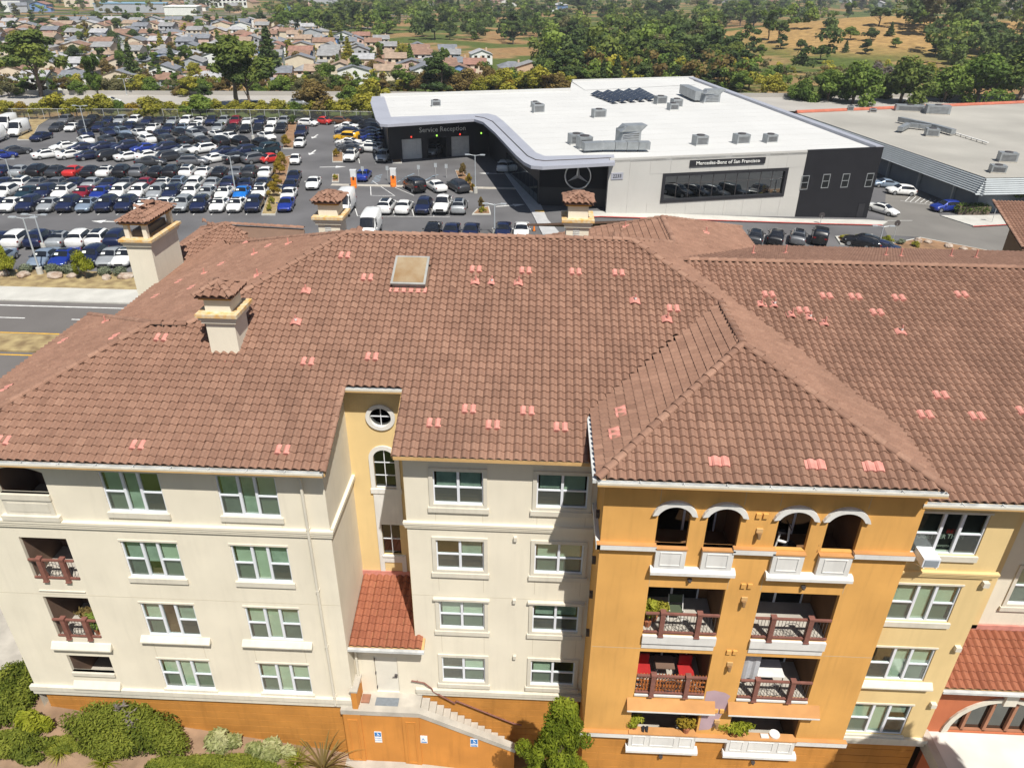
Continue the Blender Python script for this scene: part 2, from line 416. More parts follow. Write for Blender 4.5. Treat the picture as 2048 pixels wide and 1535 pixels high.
# left slopes
def zl(x): return E2.z + K*(x-E2.x)
mainL = [R1, E2, Vector((-20.6, 25.0, zl(-20.6))), Vector((-20.6, 44.5, zl(-20.6))), Vector((-17.5, 39.3, zl(-17.5)))]
def zb(x): return E1.z + K*(x-E1.x)
bayL = [E1, Fc_, Vector((-21.8, 20.6, zb(-21.8))), Vector((-21.8, 32.1, zb(-21.8)))]
deck(mainL, 'roof_deck', M_DARKIN, parent=ROOF); deck(bayL, 'roof_deck', M_DARKIN, parent=ROOF)
S_ml = Slope((-20.6, 30, zl(-20.6)), (0,-1,0), (1,0,K)); S_bl = Slope((-21.8, 30, zb(-21.8)), (0,-1,0), (1,0,K))
lay_tiles(S_ml, mainL, ROOF, M_TILE, 0, [(E2, R1, -1, 99)])
lay_tiles(S_bl, bayL, ROOF, M_TILE, 0, [(Fc_, E1, -1, 99)])
bb = [E1, Vector((-21.8, 32.1, zb(-21.8))), Vector((-13.3, 32.1, zb(-21.8))), E2]
deck(bb, 'roof_deck', M_DARKIN, parent=ROOF, drop=0.02)
# orange block slopes
S_of = Slope((CL.x, CL.y-.06, CL.z-.025), (1,0,0), (0,1,K)); ofp = [CL, CR, Qv]
deck(ofp, 'roof_deck', M_DARKIN, parent=ROOF)
lay_tiles(S_of, ofp, ROOF, M_TILE, 110, [(CR, Qv, -1, 99), (Qv, CL, -1, 99)], near=NEAR)
S_ol = Slope((CL.x-.06, 22, CL.z-.025), (0,-1,0), (1,0,K)); olp = [CL, Qv, Pv, VL]
deck(olp, 'roof_deck', M_DARKIN, parent=ROOF)
lay_tiles(S_ol, olp, ROOF, M_TILE, 0, [(CL, Qv, -1, 99)])
# right block: 3.5 in 12 slope, ridge, and its back slope
KR = 0.296; YRE = YR-.5; ZRE = 14.03; RRZ = 17.5; YRR = YRE+(RRZ-ZRE)/KR
def zrf(y): return ZRE+KR*(y-YRE)
def zrt(x): return R2.z-K*(x-R2.x)
RS = Vector((R2.x+(R2.z-RRZ)/K, YRR, RRZ))                       # ridge start on the right-facing plane
VB = Vector((CR.x, YRE+(CR.z-ZRE)/KR, CR.z))                     # valley foot
rightF = [Vector((11.9, YRE, ZRE)), Vector((34, YRE, ZRE)), Vector((34, YRR, RRZ)), RS, VB, Vector((CR.x, YRE+.4, zrf(YRE+.4)))]
deck([Vector((11.9, YRE, ZRE)), Vector((34, YRE, ZRE)), Vector((34, YRR, RRZ)), RS, VB], 'roof_deck', M_DARKIN, parent=ROOF)
S_rf = Slope((11.9, YRE-.06, ZRE-.02), (1,0,0), (0,1,KR))
lay_tiles(S_rf, [Vector((11.9, YRE, ZRE)), Vector((34, YRE, ZRE)), Vector((34, YRR, RRZ)), RS+Vector((-.3,0,0)), VB+Vector((-.5,0,0))], ROOF, M_TILE, 60, near=NEAR)
KB = 0.265
ERp = Vector((11.9, 39.2, RRZ-KB*(39.2-YRR)))
backR = [RS, Vector((34, YRR, RRZ)), Vector((34, 41.5, RRZ-KB*(41.5-YRR))), Vector((12.6, 41.5, RRZ-KB*(41.5-YRR)))]
deck(backR, 'roof_deck', M_DARKIN, parent=ROOF)
S_rb = Slope((34, 41.5, RRZ-KB*(41.5-YRR)), (-1,0,0), (0,-1,KB))
lay_tiles(S_rb, backR, ROOF, M_TILE)
# right-facing plane (main hip, orange block and rear wing share it)
PB = Vector((R2.x+2.3, 30.05+2.6, zrt(R2.x+2.3))); QB = Vector((PB.x, 36.8, PB.z))
CBR = Vector((12.0, 43.6, zrt(12.0)))
rp = [R2, Pv, Qv, CR, VB, RS, ERp, CBR, QB, PB]
rp = [Vector((p.x, p.y, zrt(p.x))) for p in rp]
S_rt = Slope((CR.x, 20, CR.z), (0,1,0), (-1,0,K))
deck([rp[0], rp[1], rp[2], rp[3], rp[4], rp[5]], 'roof_deck', M_DARKIN, parent=ROOF)
deck([rp[0], rp[5], rp[6], rp[7], rp[8], rp[9]], 'roof_deck', M_DARKIN, parent=ROOF)
lay_tiles(S_rt, rp, ROOF, M_TILE, 0, [(R2, Pv, S_rt.uv(Pv)[1], 99), (Qv, CR, -1, S_rt.uv(Qv)[1]), (PB, R2, S_rt.uv(PB)[1], 99), (CBR, QB, -1, S_rt.uv(QB)[1])])
# rear wing: left-facing slope, and main back slope
LWX = -0.8
lw = [PB, QB, Vector((LWX, 41.6, PB.z-K*(PB.x-LWX))), Vector((LWX, 34.5, PB.z-K*(PB.x-LWX)))]
deck(lw, 'roof_deck', M_DARKIN, parent=ROOF, drop=0.06)
S_lw = Slope((LWX, 38, lw[3].z), (0,-1,0), (1,0,K)); lay_tiles(S_lw, lw, ROOF, M_TILE, 0, [(QB, lw[2], -1, 99)])
mb_ = [R1, R2, PB, Vector((PB.x, 40, zf(30.05)-K*9.95)), Vector((-17.0, 40, zf(30.05)-K*9.95))]
deck([R1, R2, Vector((R2.x+2.0, 38, zf(30.05)-K*7.95)), Vector((-16.2, 38, zf(30.05)-K*7.95))], 'roof_deck', M_DARKIN, parent=ROOF)
bq = [QB, CBR, Vector((LWX, 41.6, lw[2].z-.4))]; deck([QB, Vector((12.0, 43.6, zrt(12.0))), Vector((LWX, 43.6, zrt(12.0)))], 'roof_deck', M_DARKIN, parent=ROOF)
# rear left bay
E2B = Vector((-17.5, 41.1, zl(-17.5))); TB = Vector((-19.35, 43.5, E2B.z))
fl = [TB, Vector((-18.1, 42.5, 18.55)), Vector((-17.3, 41.2, zl(-17.3)-.1)), Vector((-19.6, 40.4, 17.72)), Vector((-21.4, 40.4, 17.72))]
ZBk = E2B.z
fb = [TB, Vector((TB.x+1.6, TB.y-.9, ZBk-K*.9)), Vector((-17.2, 40.45, ZBk-K*3.05)), Vector((-22.3, 40.45, ZBk-K*3.05))]
deck(fb, 'roof_deck', M_DARKIN, parent=ROOF); S_fb = Slope((-22.3, 40.45, ZBk-K*3.05), (1,0,0), (0,1,K)); lay_tiles(S_fb, fb, ROOF, M_TILE, 0, [(TB, fb[3], -1, 99)])
lb = [TB, fb[3], Vector((-22.3, 46.5, ZBk-K*3.05))]; deck(lb, 'roof_deck', M_DARKIN, parent=ROOF)
S_lb = Slope((-22.3, 44, ZBk-K*3.05), (0,-1,0), (1,0,K)); lay_tiles(S_lb, lb, ROOF, M_TILE)
T2 = Vector((-14.3, 43.0, ZBk)); rb = [TB, T2, Vector((-13.6, 40.4, ZBk-1.1)), Vector((-17.6, 41.0, ZBk-1.1))]
deck(rb, 'roof_deck', M_DARKIN, parent=ROOF); S_r2 = Slope(rb[3], rb[2]-rb[3], (TB+T2)/2-(rb[2]+rb[3])/2); lay_tiles(S_r2, rb, ROOF, M_TILE)
# caps
for a, b in ((R1, R2), (R2+Vector((.2,0,0)), R2), (E2, R1), (Fc_, E1), (E2, E1), (Pv, R2), (Qv, Pv), (CR, Qv), (CL, Qv), (Vector((34, YRR, RRZ)), RS), (bayL[3], E1), (PB, R2), (QB, PB), (CBR, QB), (lw[2], QB), (Vector((-17.0, 39.3, zl(-17.0))), R1), (TB, T2), (fb[3], TB), (fb[1], TB), (lb[2], TB)):
    if (a-b).length > .45: ridge_caps(a, b, ROOF)
# --- salmon painted roof vents and plumbing pipes
def vent_mesh():
    mb = MB(); w = TILE_W
    prof = [(0.02, .04), (0.08, .10), (0.28, .142), (0.60, .142), (0.80, .10), (0.87, .04)]
    for k in range(2):
        for (a, ha), (b, hb) in zip(prof[:-1], prof[1:]):
            x0, x1 = (a+k)*w, (b+k)*w
            mb.face([(x0, -.02, ha), (x1, -.02, hb), (x1, TILE_L+.02, hb-.03), (x0, TILE_L+.02, ha-.03)])
            mb.face([(x0, -.02, 0), (x1, -.02, 0), (x1, -.02, hb), (x0, -.02, ha)])
    mb.box(-.07, 0, .02, 1.93*w, TILE_L, .062)
    me = mb.mesh('roof_vent', fix=False); me.materials.append(M_PINK); return me
VENTM = vent_mesh()
def roof_vent(px, py, sl):
    p = at_plane(px, py, sl.o, sl.n); u, v = sl.uv(p)
    o = new_obj('roof_vent', VENTM, ROOF); o.matrix_basis = sl.mat(round((u-TILE_W)/TILE_W)*TILE_W, round((v-.18)/TILE_L)*TILE_L, 0.012)
for q in ((320,681),(613,730),(741,719),(693,508),(738,554),(955,537),(1055,539),(1156,542),(1244,545),(1352,621),(863,852),(983,857),(1120,861),(937,812),(1054,816),(20,875),(290,885),(564,893)):
    roof_vent(*q, S_front)
for q in ((1430,917),(1623,924),(1740,928)): roof_vent(*q, S_of)
for q in ((1236,824),(1240,868)): roof_vent(*q, S_ol)
for q in ((1531,586),(1602,621),(1652,590),(1712,591),(1801,594),(1922,595),(1755,624),(1877,790),(1845,831),(1950,835),(2040,822)): roof_vent(*q, S_rf)
for q in ((318,594),(368,562),(490,490),(450,530),(546,492),(385,578)): roof_vent(*q, S_ml)
for q in ((132,683),(15,780),(238,675)): roof_vent(*q, S_bl)
def pipe_vent(px, py, sl, mat=None, h=0.32, kind=0):
    p = at_plane(px, py, sl.o, sl.n); u, v = sl.uv(p); c = sl.xyz(u, v, 0.06); mb = MB()
    for f in tile_faces(0.42, 0.3, 0.05): mb.face([tuple(sl.xyz(u-.21+q[0], v-.12+q[1], q[2]*.9+.045)) for q in f])
    mb.tube(c, c+Vector((0,0,.10)), .10, .055, 10); mb.tube(c, c+Vector((0,0,h)), .034, .034, 8)
    o = part(mb, 'vent_pipe', M_PINK, ROOF, fix=False); 
    mc = MB(); mc.tube(c+Vector((0,0,h*.35)), c+Vector((0,0,h*.6)), .045, .045, 8); 
    if kind: part(mc, 'pipe_collar', M_WTRIM, ROOF)
for i, q in enumerate(((613,586),(593,648),(952,568),(984,569),(1038,570),(1270,606),(1334,643))): pipe_vent(*q, S_front, kind=i % 2)
for i, q in enumerate(((1522,613),(1548,614),(1583,634),(1619,640),(1649,651),(1801,668))): pipe_vent(*q, S_rf, kind=i % 2)
for q in ((410,551),(510,512),(578,492),(517,555)): pipe_vent(*q, S_ml)
pipe_vent(213,648,S_bl)
for q in ((1251,457),): pipe_vent(*q, S_lw)
for q in ((1411,468),): pipe_vent(*q, S_rt)
for q in ((1505,511),(1570,510),(1770,515),(1800,517),(1900,517),(1950,520)): pipe_vent(*q, S_rb, h=.45)
# --- roof hatch (rusty skylight)
M_HATCH = pmat('hatch_metal', (0.30,0.30,0.28), .6, .15, 2)
M_RUST = pmat('rusted_lid', (0.25,0.15,0.065), 0.6, 0.08, 1.3, 0.1, 20, hue=(0.30,0.235,0.15), detail=8)
mb = MB(); Mh = S_front.mat(su0, sv0); Mh.translation += B0
mb.obox(Mh, 0, 0, 0, su1-su0, sv1-sv0, .27); hatch = part(mb, 'roof_hatch', M_HATCH, BLD)
mb = MB(); mb.obox(Mh, -.06, -.06, .27, su1-su0+.06, sv1-sv0+.06, .34); LID = part(mb, 'hatch_lid', M_HATCH, hatch); mb = MB(); mb.obox(Mh, .03, .03, .341, su1-su0-.03, sv1-sv0-.03, .35); part(mb, 'rust_sheet', M_RUST, hatch)
mb = MB(); mb.obox(Mh, -.1, -.26, .05, su1-su0+.1, 0.0, .10); part(mb, 'flashing', M_PINK, hatch)
# --- gutters
def gutter(x0, x1, y, z, lip=None):
    mb = MB(); t = .012
    mb.box(x0, y-.13, z-.11, x1, y-.13+t, z+.015); mb.box(x0, y-.13, z-.11, x1, y+.02, z-.11+t); mb.box(x0, y+.02-t, z-.11, x1, y+.02, z)
    mb.box(x0, y-.13, z-.11, x0+t, y+.02, z); mb.box(x1-t, y-.13, z-.11, x1, y+.02, z)
    n = int((x1-x0)/1.2)
    for i in range(1, n): mb.box(x0+i*(x1-x0)/n-.012, y-.13, z-.006, x0+i*(x1-x0)/n+.012, y+.02, z+.02)
    g = part(mb, 'gutter', M_GUT, ROOF)
    mb = MB(); mb.box(x0, y+.02, z-.18, x1, y+.06, z+.0); part(mb, 'fascia', M_FASC, ROOF)
    mb = MB(); mb.box(x0, y-.145, z-.07, x1, y-.131, z-.0); part(mb, 'gutter_lip', lip or M_TRIM, ROOF); mb = MB(); mb.box(x0, y-.142, z-.135, x1, y-.131, z-.07); part(mb, 'gutter_face', M_FASC, ROOF)
gutter(-20.6, -6.80, YE, ZE-.03); gutter(-6.74, -4.66, 22.5, zf(22.5)-.03); gutter(-4.62, CL.x-.06, 19.97, zf(19.97)-.03, M_FASC)
gutter(CL.x, CR.x, CL.y, CL.z-.03); gutter(CR.x-.2, 34, YRE, ZRE-.03)
mb = MB(); mb.box(CL.x-.14, CL.y, CL.z-.14, CL.x-.02, VL.y, CL.z-.02); part(mb, 'gutter', M_GUT, ROOF)
# soffits
mb = MB(); mb.box(-20.5, YE+.06, ZE-.17, -6.8, YL+.02, ZE-.12); mb.box(-4.6, 20.03, zf(19.97)-.17, CL.x-.06, YM+.02, zf(19.97)-.12)
mb.box(CL.x+.02, CL.y+.06, CL.z-.17, CR.x, YO+.02, CL.z-.12); mb.box(CL.x-.05, YO, CL.z-.17, 2.27, VL.y, CL.z-.12); mb.box(12.1, YRE+.06, ZRE-.17, 34, YR+.02, ZRE-.12); mb.box(-6.7, 22.56, zf(22.5)-.17, -4.7, YS+.02, zf(22.5)-.12)
part(mb, 'soffit', M_FASC, ROOF)
# rake boards either side of the stair notch
for x, ya in ((-6.76, YE), (-4.66, 19.97)):
    mb = MB(); mb.prism([(ya, zf(ya)-.22), (22.5, zf(22.5)-.22), (22.5, zf(22.5)-.02), (ya, zf(ya)-.02)], x-.05, x, 'x'); part(mb, 'rake_board', M_FASC, ROOF)
for x, ya in ((-6.80, YE-.05), (-4.58, 19.9)): ridge_caps(Vector((x, ya, zf(ya))), Vector((x, 22.45, zf(22.45))), ROOF, r=.11, lift=.02)
# ================================================================= facades
def arch_pts(x0, x1, zs, zt, n=10):
    """points of a segmental arch springing at zs and rising to zt"""
    c = (x1-x0)/2; h = zt-zs; r = (c*c+h*h)/(2*h); xm = (x0+x1)/2; zc = zt-r; a = math.asin(min(1, c/r))
    if h > c-1e-6: a = math.pi/2; r = c; zc = zs
    return [(xm+r*math.sin(-a+2*a*i/n), zc+r*math.cos(-a+2*a*i/n)) for i in range(n+1)]
def wall(y, x0, x1, z0, z1, ops, rev=0.12, mb=None):
    """front-facing wall with real openings: ops are (x0,x1,z0,z1[,spring]); reveals go back by rev"""
    mb = mb or MB()
    xs = sorted(set([x0, x1]+[v for o in ops for v in o[:2]])); zs = sorted(set([z0, z1]+[v for o in ops for v in o[2:4]]))
    for i in range(len(xs)-1):
        for j in range(len(zs)-1):
            cx, cz = (xs[i]+xs[i+1])/2, (zs[j]+zs[j+1])/2
            if any(o[0] < cx < o[1] and o[2] < cz < o[3] for o in ops): continue
            mb.face([(xs[i], y, zs[j]), (xs[i+1], y, zs[j]), (xs[i+1], y, zs[j+1]), (xs[i], y, zs[j+1])])
    for o in ops:
        a, b, c, d = o[:4]
        if len(o) > 4:
            pts = arch_pts(a, b, o[4], d)
            for k in range(len(pts)-1):
                (xa, za), (xb, zb_) = pts[k], pts[k+1]
                mb.face([(xa, y, za), (xb, y, zb_), (xb, y, d), (xa, y, d)])
                mb.face([(xa, y, za), (xa, y+rev, za), (xb, y+rev, zb_), (xb, y, zb_)])
            d = o[4]
        else: mb.face([(a, y, d), (a, y+rev, d), (b, y+rev, d), (b, y, d)])
        mb.face([(a, y, c), (a, y+rev, c), (a, y+rev, d), (a, y, d)]); mb.face([(b, y, c), (b, y, d), (b, y+rev, d), (b, y+rev, c)])
        mb.face([(a, y, c), (b, y, c), (b, y+rev, c), (a, y+rev, c)])
    return mb
rw = random.Random(11)
def window(x0, zt, wd, h, y, kind, sill='plain', head=0, trim=None, trimw=0.14, blind=None, dark=False):
    """double-hung window bank in an opening: white frame (the part) with panes, blinds, sill and trim below it"""
    yb = y+0.07; f = 0.046; z0 = zt-h; mb = MB()
    mb.box(x0, yb-.03, z0, x0+f, yb+.05, zt); mb.box(x0+wd-f, yb-.03, z0, x0+wd, yb+.05, zt)
    mb.box(x0+f, yb-.03, z0, x0+wd-f, yb+.05, z0+f); mb.box(x0+f, yb-.03, zt-f, x0+wd-f, yb+.05, zt)
    if kind == 3:
        cuts = [x0+f, x0+wd*.36, x0+wd*.64, x0+wd-f]; hung = [1, 0, 1]
    else: cuts = [x0+f, x0+wd*.5, x0+wd-f]; hung = [1, 1]
    for c in cuts[1:-1]: mb.box(c-.046, yb-.035, z0+f, c+.046, yb+.05, zt-f)
    zm = z0+h*.49; panes = []
    for i in range(len(cuts)-1):
        a = cuts[i]+(0 if i == 0 else .046); b = cuts[i+1]-(0 if i == len(cuts)-2 else .046)
        if hung[i]:
            mb.box(a, yb-.025, zm-.026, b, yb+.045, zm+.026)
            panes += [(a, b, zm+.03, zt-f, 0, .012), (a, b, z0+f, zm-.03, 1, .0)]
        else: panes.append((a, b, z0+f, zt-f, 0, .02))
    W = part(mb, 'window', M_VINYL)
    for (a, b, c, d, scr, dy) in panes:
        m = MB(); m.box(a, yb+dy, c, b, yb+dy+.008, d)
        part(m, 'pane', M_DGLASS if dark else (M_SCREEN if scr else M_GLASS), W)
    # blinds: slats hung to different heights in each light
    if not dark:
        for i in range(len(cuts)-1):
            r = rw.random() if blind is None else blind
            drop = zt-f-(zt-z0-2*f)*(1.0 if r < .62 else rw.uniform(.25, .7))
            if r > .9: continue
            a = cuts[i]+.06; b = cuts[i+1]-.06; m = MB(); z = zt-f
            while z > drop:
                m.face([(a, yb+.11, z), (b, yb+.11, z), (b, yb+.085, z-.034), (a, yb+.085, z-.034)]); z -= .04
            m.box(a, yb+.085, drop-.03, b, yb+.11, drop)
            o = part(m, 'blind', M_BLIND if r < .5 else M_CURT, W)
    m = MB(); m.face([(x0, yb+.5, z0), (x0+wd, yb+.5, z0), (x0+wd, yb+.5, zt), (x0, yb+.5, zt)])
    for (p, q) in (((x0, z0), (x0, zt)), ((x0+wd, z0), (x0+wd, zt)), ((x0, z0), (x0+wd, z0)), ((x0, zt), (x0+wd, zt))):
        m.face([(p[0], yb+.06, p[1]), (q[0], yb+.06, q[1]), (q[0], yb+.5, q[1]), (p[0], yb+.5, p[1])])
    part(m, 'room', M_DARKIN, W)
    tm = trim or M_TRIM
    if sill == 'plain':
        m = MB(); m.box(x0-.08, y-.075, z0-.24, x0+wd+.08, y+.05, z0-.015); part(m, 'sill', tm, W)
    elif sill == 'ledge':
        m = MB(); m.prism([(y+.02, z0-.03), (y+.02, z0-.28), (y-.20, z0-.28), (y-.20, z0-.22), (y-.04, z0-.05)], x0-.34, x0+wd+.34, 'x'); m.box(x0-.05, y-.04, z0-.36, x0+wd+.05, y+.02, z0-.28); part(m, 'sill', tm, W)
    elif sill == 'frame':
        m = MB(); t = trimw; m.box(x0-t, y-.05, z0-t, x0-.003, y+.03, zt+t); m.box(x0+wd+.003, y-.05, z0-t, x0+wd+t, y+.03, zt+t); m.box(x0-.003, y-.05, zt+.003, x0+wd+.003, y+.03, zt+t); m.box(x0-.003, y-.05, z0-t, x0+wd+.003, y+.03, z0-.003)
        part(m, 'trim', tm, W)
        m = MB(); m.box(x0-t-.06, y-.09, z0-t-.20, x0+wd+t+.06, y+.03, z0-t+.002); part(m, 'sill', tm, W)
    if head:
        m = MB(); m.box(x0-.2, y-.13, zt+.10, x0+wd+.2, y+.03, zt+.19); m.box(x0-.15, y-.08, zt+.05, x0+wd+.15, y+.03, zt+.10); part(m, 'head_trim', tm, W)
    elif sill != 'frame':
        m = MB(); m.box(x0-.05, y-.03, zt+.0, x0+wd+.05, y+.03, zt+.075); part(m, 'head_trim', tm, W)
    return W
def railing(x0, x1, y, z0, h=.98, posts=(.25,.75), lattice=False):
    mb = MB(); mb.box(x0, y-.05, z0+h-.07, x1, y+.03, z0+h); mb.box(x0, y-.05, z0+.06, x1, y+.02, z0+.13)
    Rg = part(mb, 'railing', M_BROWN)
    for t in posts:
        xc = x0+(x1-x0)*t; m = MB(); m.box(xc-.08, y-.11, z0-.04, xc+.08, y+.05, z0+h+.03); m.box(xc-.10, y-.13, z0+h+.03, xc+.10, y+.07, z0+h+.10); m.box(xc-.1, y-.13, z0-.08, xc+.1, y+.06, z0-.03)
        part(m, 'post', M_BROWN, Rg)
    m = MB(); n = int((x1-x0)/.115)
    for i in range(1, n):
        xx = x0+(x1-x0)*i/n; m.tube((xx, y-.01, z0+.13), (xx, y-.01, z0+h-.07), .009, n=5)
    xm = (x0+x1)/2; pr = None
    for i in range(17):
        a = 2*math.pi*i/16; q = Vector((xm+.30*math.cos(a), y-.03, z0+h*.52+.30*math.sin(a)))
        if pr is not None: m.tube(pr, q, .012, n=5)
        pr = q
    o = part(m, 'balusters', M_METAL, Rg); o['kind'] = 'stuff'
    return Rg
M_LATT = pmat('orange_lattice', (0.40,0.13,0.03), 0.8, 0.2, 5)
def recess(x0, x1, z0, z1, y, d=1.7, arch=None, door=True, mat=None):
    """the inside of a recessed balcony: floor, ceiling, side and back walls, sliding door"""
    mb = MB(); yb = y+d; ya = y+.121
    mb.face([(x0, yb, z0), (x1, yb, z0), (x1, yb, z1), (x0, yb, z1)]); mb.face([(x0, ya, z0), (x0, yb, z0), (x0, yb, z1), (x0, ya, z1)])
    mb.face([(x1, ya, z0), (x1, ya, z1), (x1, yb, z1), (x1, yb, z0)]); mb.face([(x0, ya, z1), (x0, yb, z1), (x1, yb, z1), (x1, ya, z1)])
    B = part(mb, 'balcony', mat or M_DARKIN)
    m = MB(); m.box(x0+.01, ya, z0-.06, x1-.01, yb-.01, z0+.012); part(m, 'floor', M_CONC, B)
    if door:
        a, b = x0+.25, x1-.35; zt = min(z1-.15, z0+2.05); m = MB()
        for (p, q, r, s) in ((a, a+.06, z0+.03, zt), (b-.06, b, z0+.03, zt), ((a+b)/2-.04, (a+b)/2+.04, z0+.03, zt)): m.box(p, yb-.06, r, q, yb-.01, s)
        m.box(a, yb-.06, zt-.06, b, yb-.01, zt); D = part(m, 'door_frame', M_VINYL, B)
        for (p, q) in ((a+.06, (a+b)/2-.04), ((a+b)/2+.04, b-.06)):
            m = MB(); m.box(p, yb-.045, z0+.04, q, yb-.03, zt-.06); part(m, 'pane', M_DGLASS, B)
    return B
def sheet(pts, name, mat, parent=None):
    mb = MB(); mb.face(pts); return part(mb, name, mat, parent)
# ---- left wing
XL0, XL1 = -20.32, -7.02
BX0, BX1 = -18.45, -16.70
wins = [(x, x+2.06, h-1.70, h) for h in HEADS for x in (-14.734, -10.725)]
bal = [(BX0, BX1, 12.15, 13.27, 13.06), (BX0, BX1, 8.15, 10.16), (BX0, BX1, 5.10, 7.25), (BX0, BX1, 3.12, 4.06)]
mb = wall(YL, XL0, XL1, 1.70, 13.85, wins+bal)
mb.face([(XL1, YL, 1.7), (XL1, YS, 1.7), (XL1, YS, zf(YS)-.1), (XL1, YL, zf(YL)-.12)])
mb.face([(XL0, YL, 0.2), (XL0, 32, 0.2), (XL0, 32, 13.4), (XL0, YL, 13.85)])
part(mb, 'wall', M_CREAM)
for fi, h in enumerate(HEADS):
    for x in (-14.734, -10.725):
        window(x, h, 2.06, 1.70, YL, 3, 'ledge' if fi == 2 else 'plain', 0)
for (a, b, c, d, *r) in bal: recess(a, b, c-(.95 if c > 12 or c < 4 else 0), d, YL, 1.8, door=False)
for z in (8.15, 5.10): railing(BX0+.02, BX1-.02, YL+.02, z)
def molding(x0, x1, y, z0, z1, proud, name='cornice', mat=None, steps=3, ends=True):
    mb = MB()
    for i in range(steps):
        t0 = z0+(z1-z0)*i/steps; t1 = z0+(z1-z0)*(i+1)/steps; p = proud*(0.35+0.65*(i+1)/steps) if steps > 1 else proud
        mb.box(x0-(p if ends else 0), y-p, t0, x1+(p if ends else 0), y+.03, t1)
    return part(mb, name, mat or M_TRIM)
molding(XL0, XL1, YL, 10.70, 11.02, .13, mat=M_CREAM)
mb = MB(); mb.box(XL1-.02, YL, 10.70, XL1+.07, YS, 10.86); mb.box(XL1-.02, YL, 10.86, XL1+.12, YS, 11.02); part(mb, 'cornice', M_CREAM)
molding(XL0, XL1, YL, 1.76, 2.24, .14, 'base_band', M_TRIM, 2)
# control joints in the stucco
M_JOINT = pmat('stucco_joint', (0.45,0.40,0.30), .9, .05, 2)
def joint(x0, x1, z0, z1, y): mb = MB(); mb.box(x0, y-.0035, z0, x1, y+.01, z1); part(mb, 'control_joint', M_JOINT)
joint(XL0, XL1, 7.385, 7.40, YL)
for x in (-14.70, -12.72, -10.70, -8.70):
    for (a, b) in ((11.03, 11.30), (8.3-.05, 10.2-2.0), (4.2, 5.0)): joint(x-.006, x+.006, min(a, b), max(a, b), YL)
for x in (-3.4, -1.72, .2, 1.9):
    for (a, b) in ((10.99, 11.45), (7.65, 8.42), (4.35, 5.5)): joint(x-.006, x+.006, a, b, YM)
joint(-4.45, 2.2, 7.385, 7.40, YM); joint(2.3, 4.0, 7.24, 7.255, 18.45); joint(10.4, 12.1, 7.24, 7.255, 18.45)
for x in (4.0, 6.6, 7.7, 10.4): joint(x-.006, x+.006, 10.2, 10.9, 18.45); joint(x-.006, x+.006, 13.75, 14.5, 18.45)
# aprons and ledges of the left balconies
mb = MB(); mb.box(BX0-.02, YL-.10, 11.92, BX1+.02, YL+.14, 12.15); mb.box(BX0, YL-.06, 11.25, BX1, YL+.02, 11.92); mb.box(BX0-.18, YL-.16, 11.05, BX1+.15, YL+.02, 11.25); mb.box(BX0+.15, YL-.075, 11.40, BX1-.15, YL-.06, 11.78); part(mb, 'apron', M_TRIM)
mb = MB(); mb.prism([(YL+.02, 4.86), (YL+.02, 4.55), (YL-.20, 4.55), (YL-.20, 4.61), (YL-.05, 4.82)], BX0-.35, BX1+.3, 'x'); part(mb, 'ledge', M_TRIM)
mb = MB(); mb.box(BX0-.02, YL-.04, 7.56, BX1+.02, YL+.01, 7.60); part(mb, 'ledge', M_TRIM); mb = MB(); mb.box(BX0, YL-.09, 2.95, BX1, YL+.13, 3.12); mb.prism([(YL+.02, 2.62), (YL+.02, 2.26), (YL-.2, 2.26), (YL-.2, 2.33)], BX0-.1, BX1+.1, 'x'); part(mb, 'ledge', M_TRIM)
# siding of the base: one panel for each course
def siding(x0, x1, y, z0, z1, n, mat=None):
    for i in range(n):
        a = z0+(z1-z0)*i/n; b = z0+(z1-z0)*(i+1)/n; mb = MB(); mb.box(x0, y-.02, a+.012, x1, y+.05, b-.012); part(mb, 'siding_panel', mat or M_BASE)
    mb = MB(); mb.box(x0, y, z0, x1, y+.04, z1); part(mb, 'base_wall', M_BASE)
siding(-20.05, -7.3, YL+.06, -1.9, 1.75, 9)
# downspouts
def downspout(x, y, z0, z1, off=.09):
    mb = MB(); mb.box(x-.04, y-off-.06, z0, x+.04, y-off+.02, z1)
    z = z0+.5
    while z < z1: mb.box(x-.055, y-off-.065, z, x+.055, y-.0, z+.05); z += 2.9
    mb.box(x-.05, y-off-.16, z1-.08, x+.05, y-off, z1+.04); part(mb, 'downspout', M_TRIM)
downspout(-7.75, YL-.02, 1.9, 13.4); downspout(-6.88, 20.42, 2.0, 4.6)
# ---- stair tower wall
TX0, TX1 = XL1, -4.45
pc = (-5.70, 13.68)
tw = [(-6.12, -5.30, 10.42, 12.24, 11.84), (-6.05, -5.32, 7.02, 8.60)]
pr = .42
mb = wall(YS, TX0, TX1, 5.6, 15.4, tw+[(pc[0]-pr, pc[0]+pr, pc[1]-pr, pc[1]+pr)], .10)
for i in range(24):     # close the corners round the porthole
    a0 = 2*math.pi*i/24; a1 = 2*math.pi*(i+1)/24
    def sq(a):
        c, s_ = math.cos(a), math.sin(a); k = max(abs(c), abs(s_)); return (pc[0]+pr*c/k, pc[1]+pr*s_/k)
    p0, p1 = (pc[0]+pr*math.cos(a0), pc[1]+pr*math.sin(a0)), (pc[0]+pr*math.cos(a1), pc[1]+pr*math.sin(a1)); q0, q1 = sq(a0), sq(a1)
    mb.face([(p0[0], YS, p0[1]), (q0[0], YS, q0[1]), (q1[0], YS, q1[1]), (p1[0], YS, p1[1])])
part(mb, 'stair_tower_wall', M_YEL)
mb = MB(); n = 28
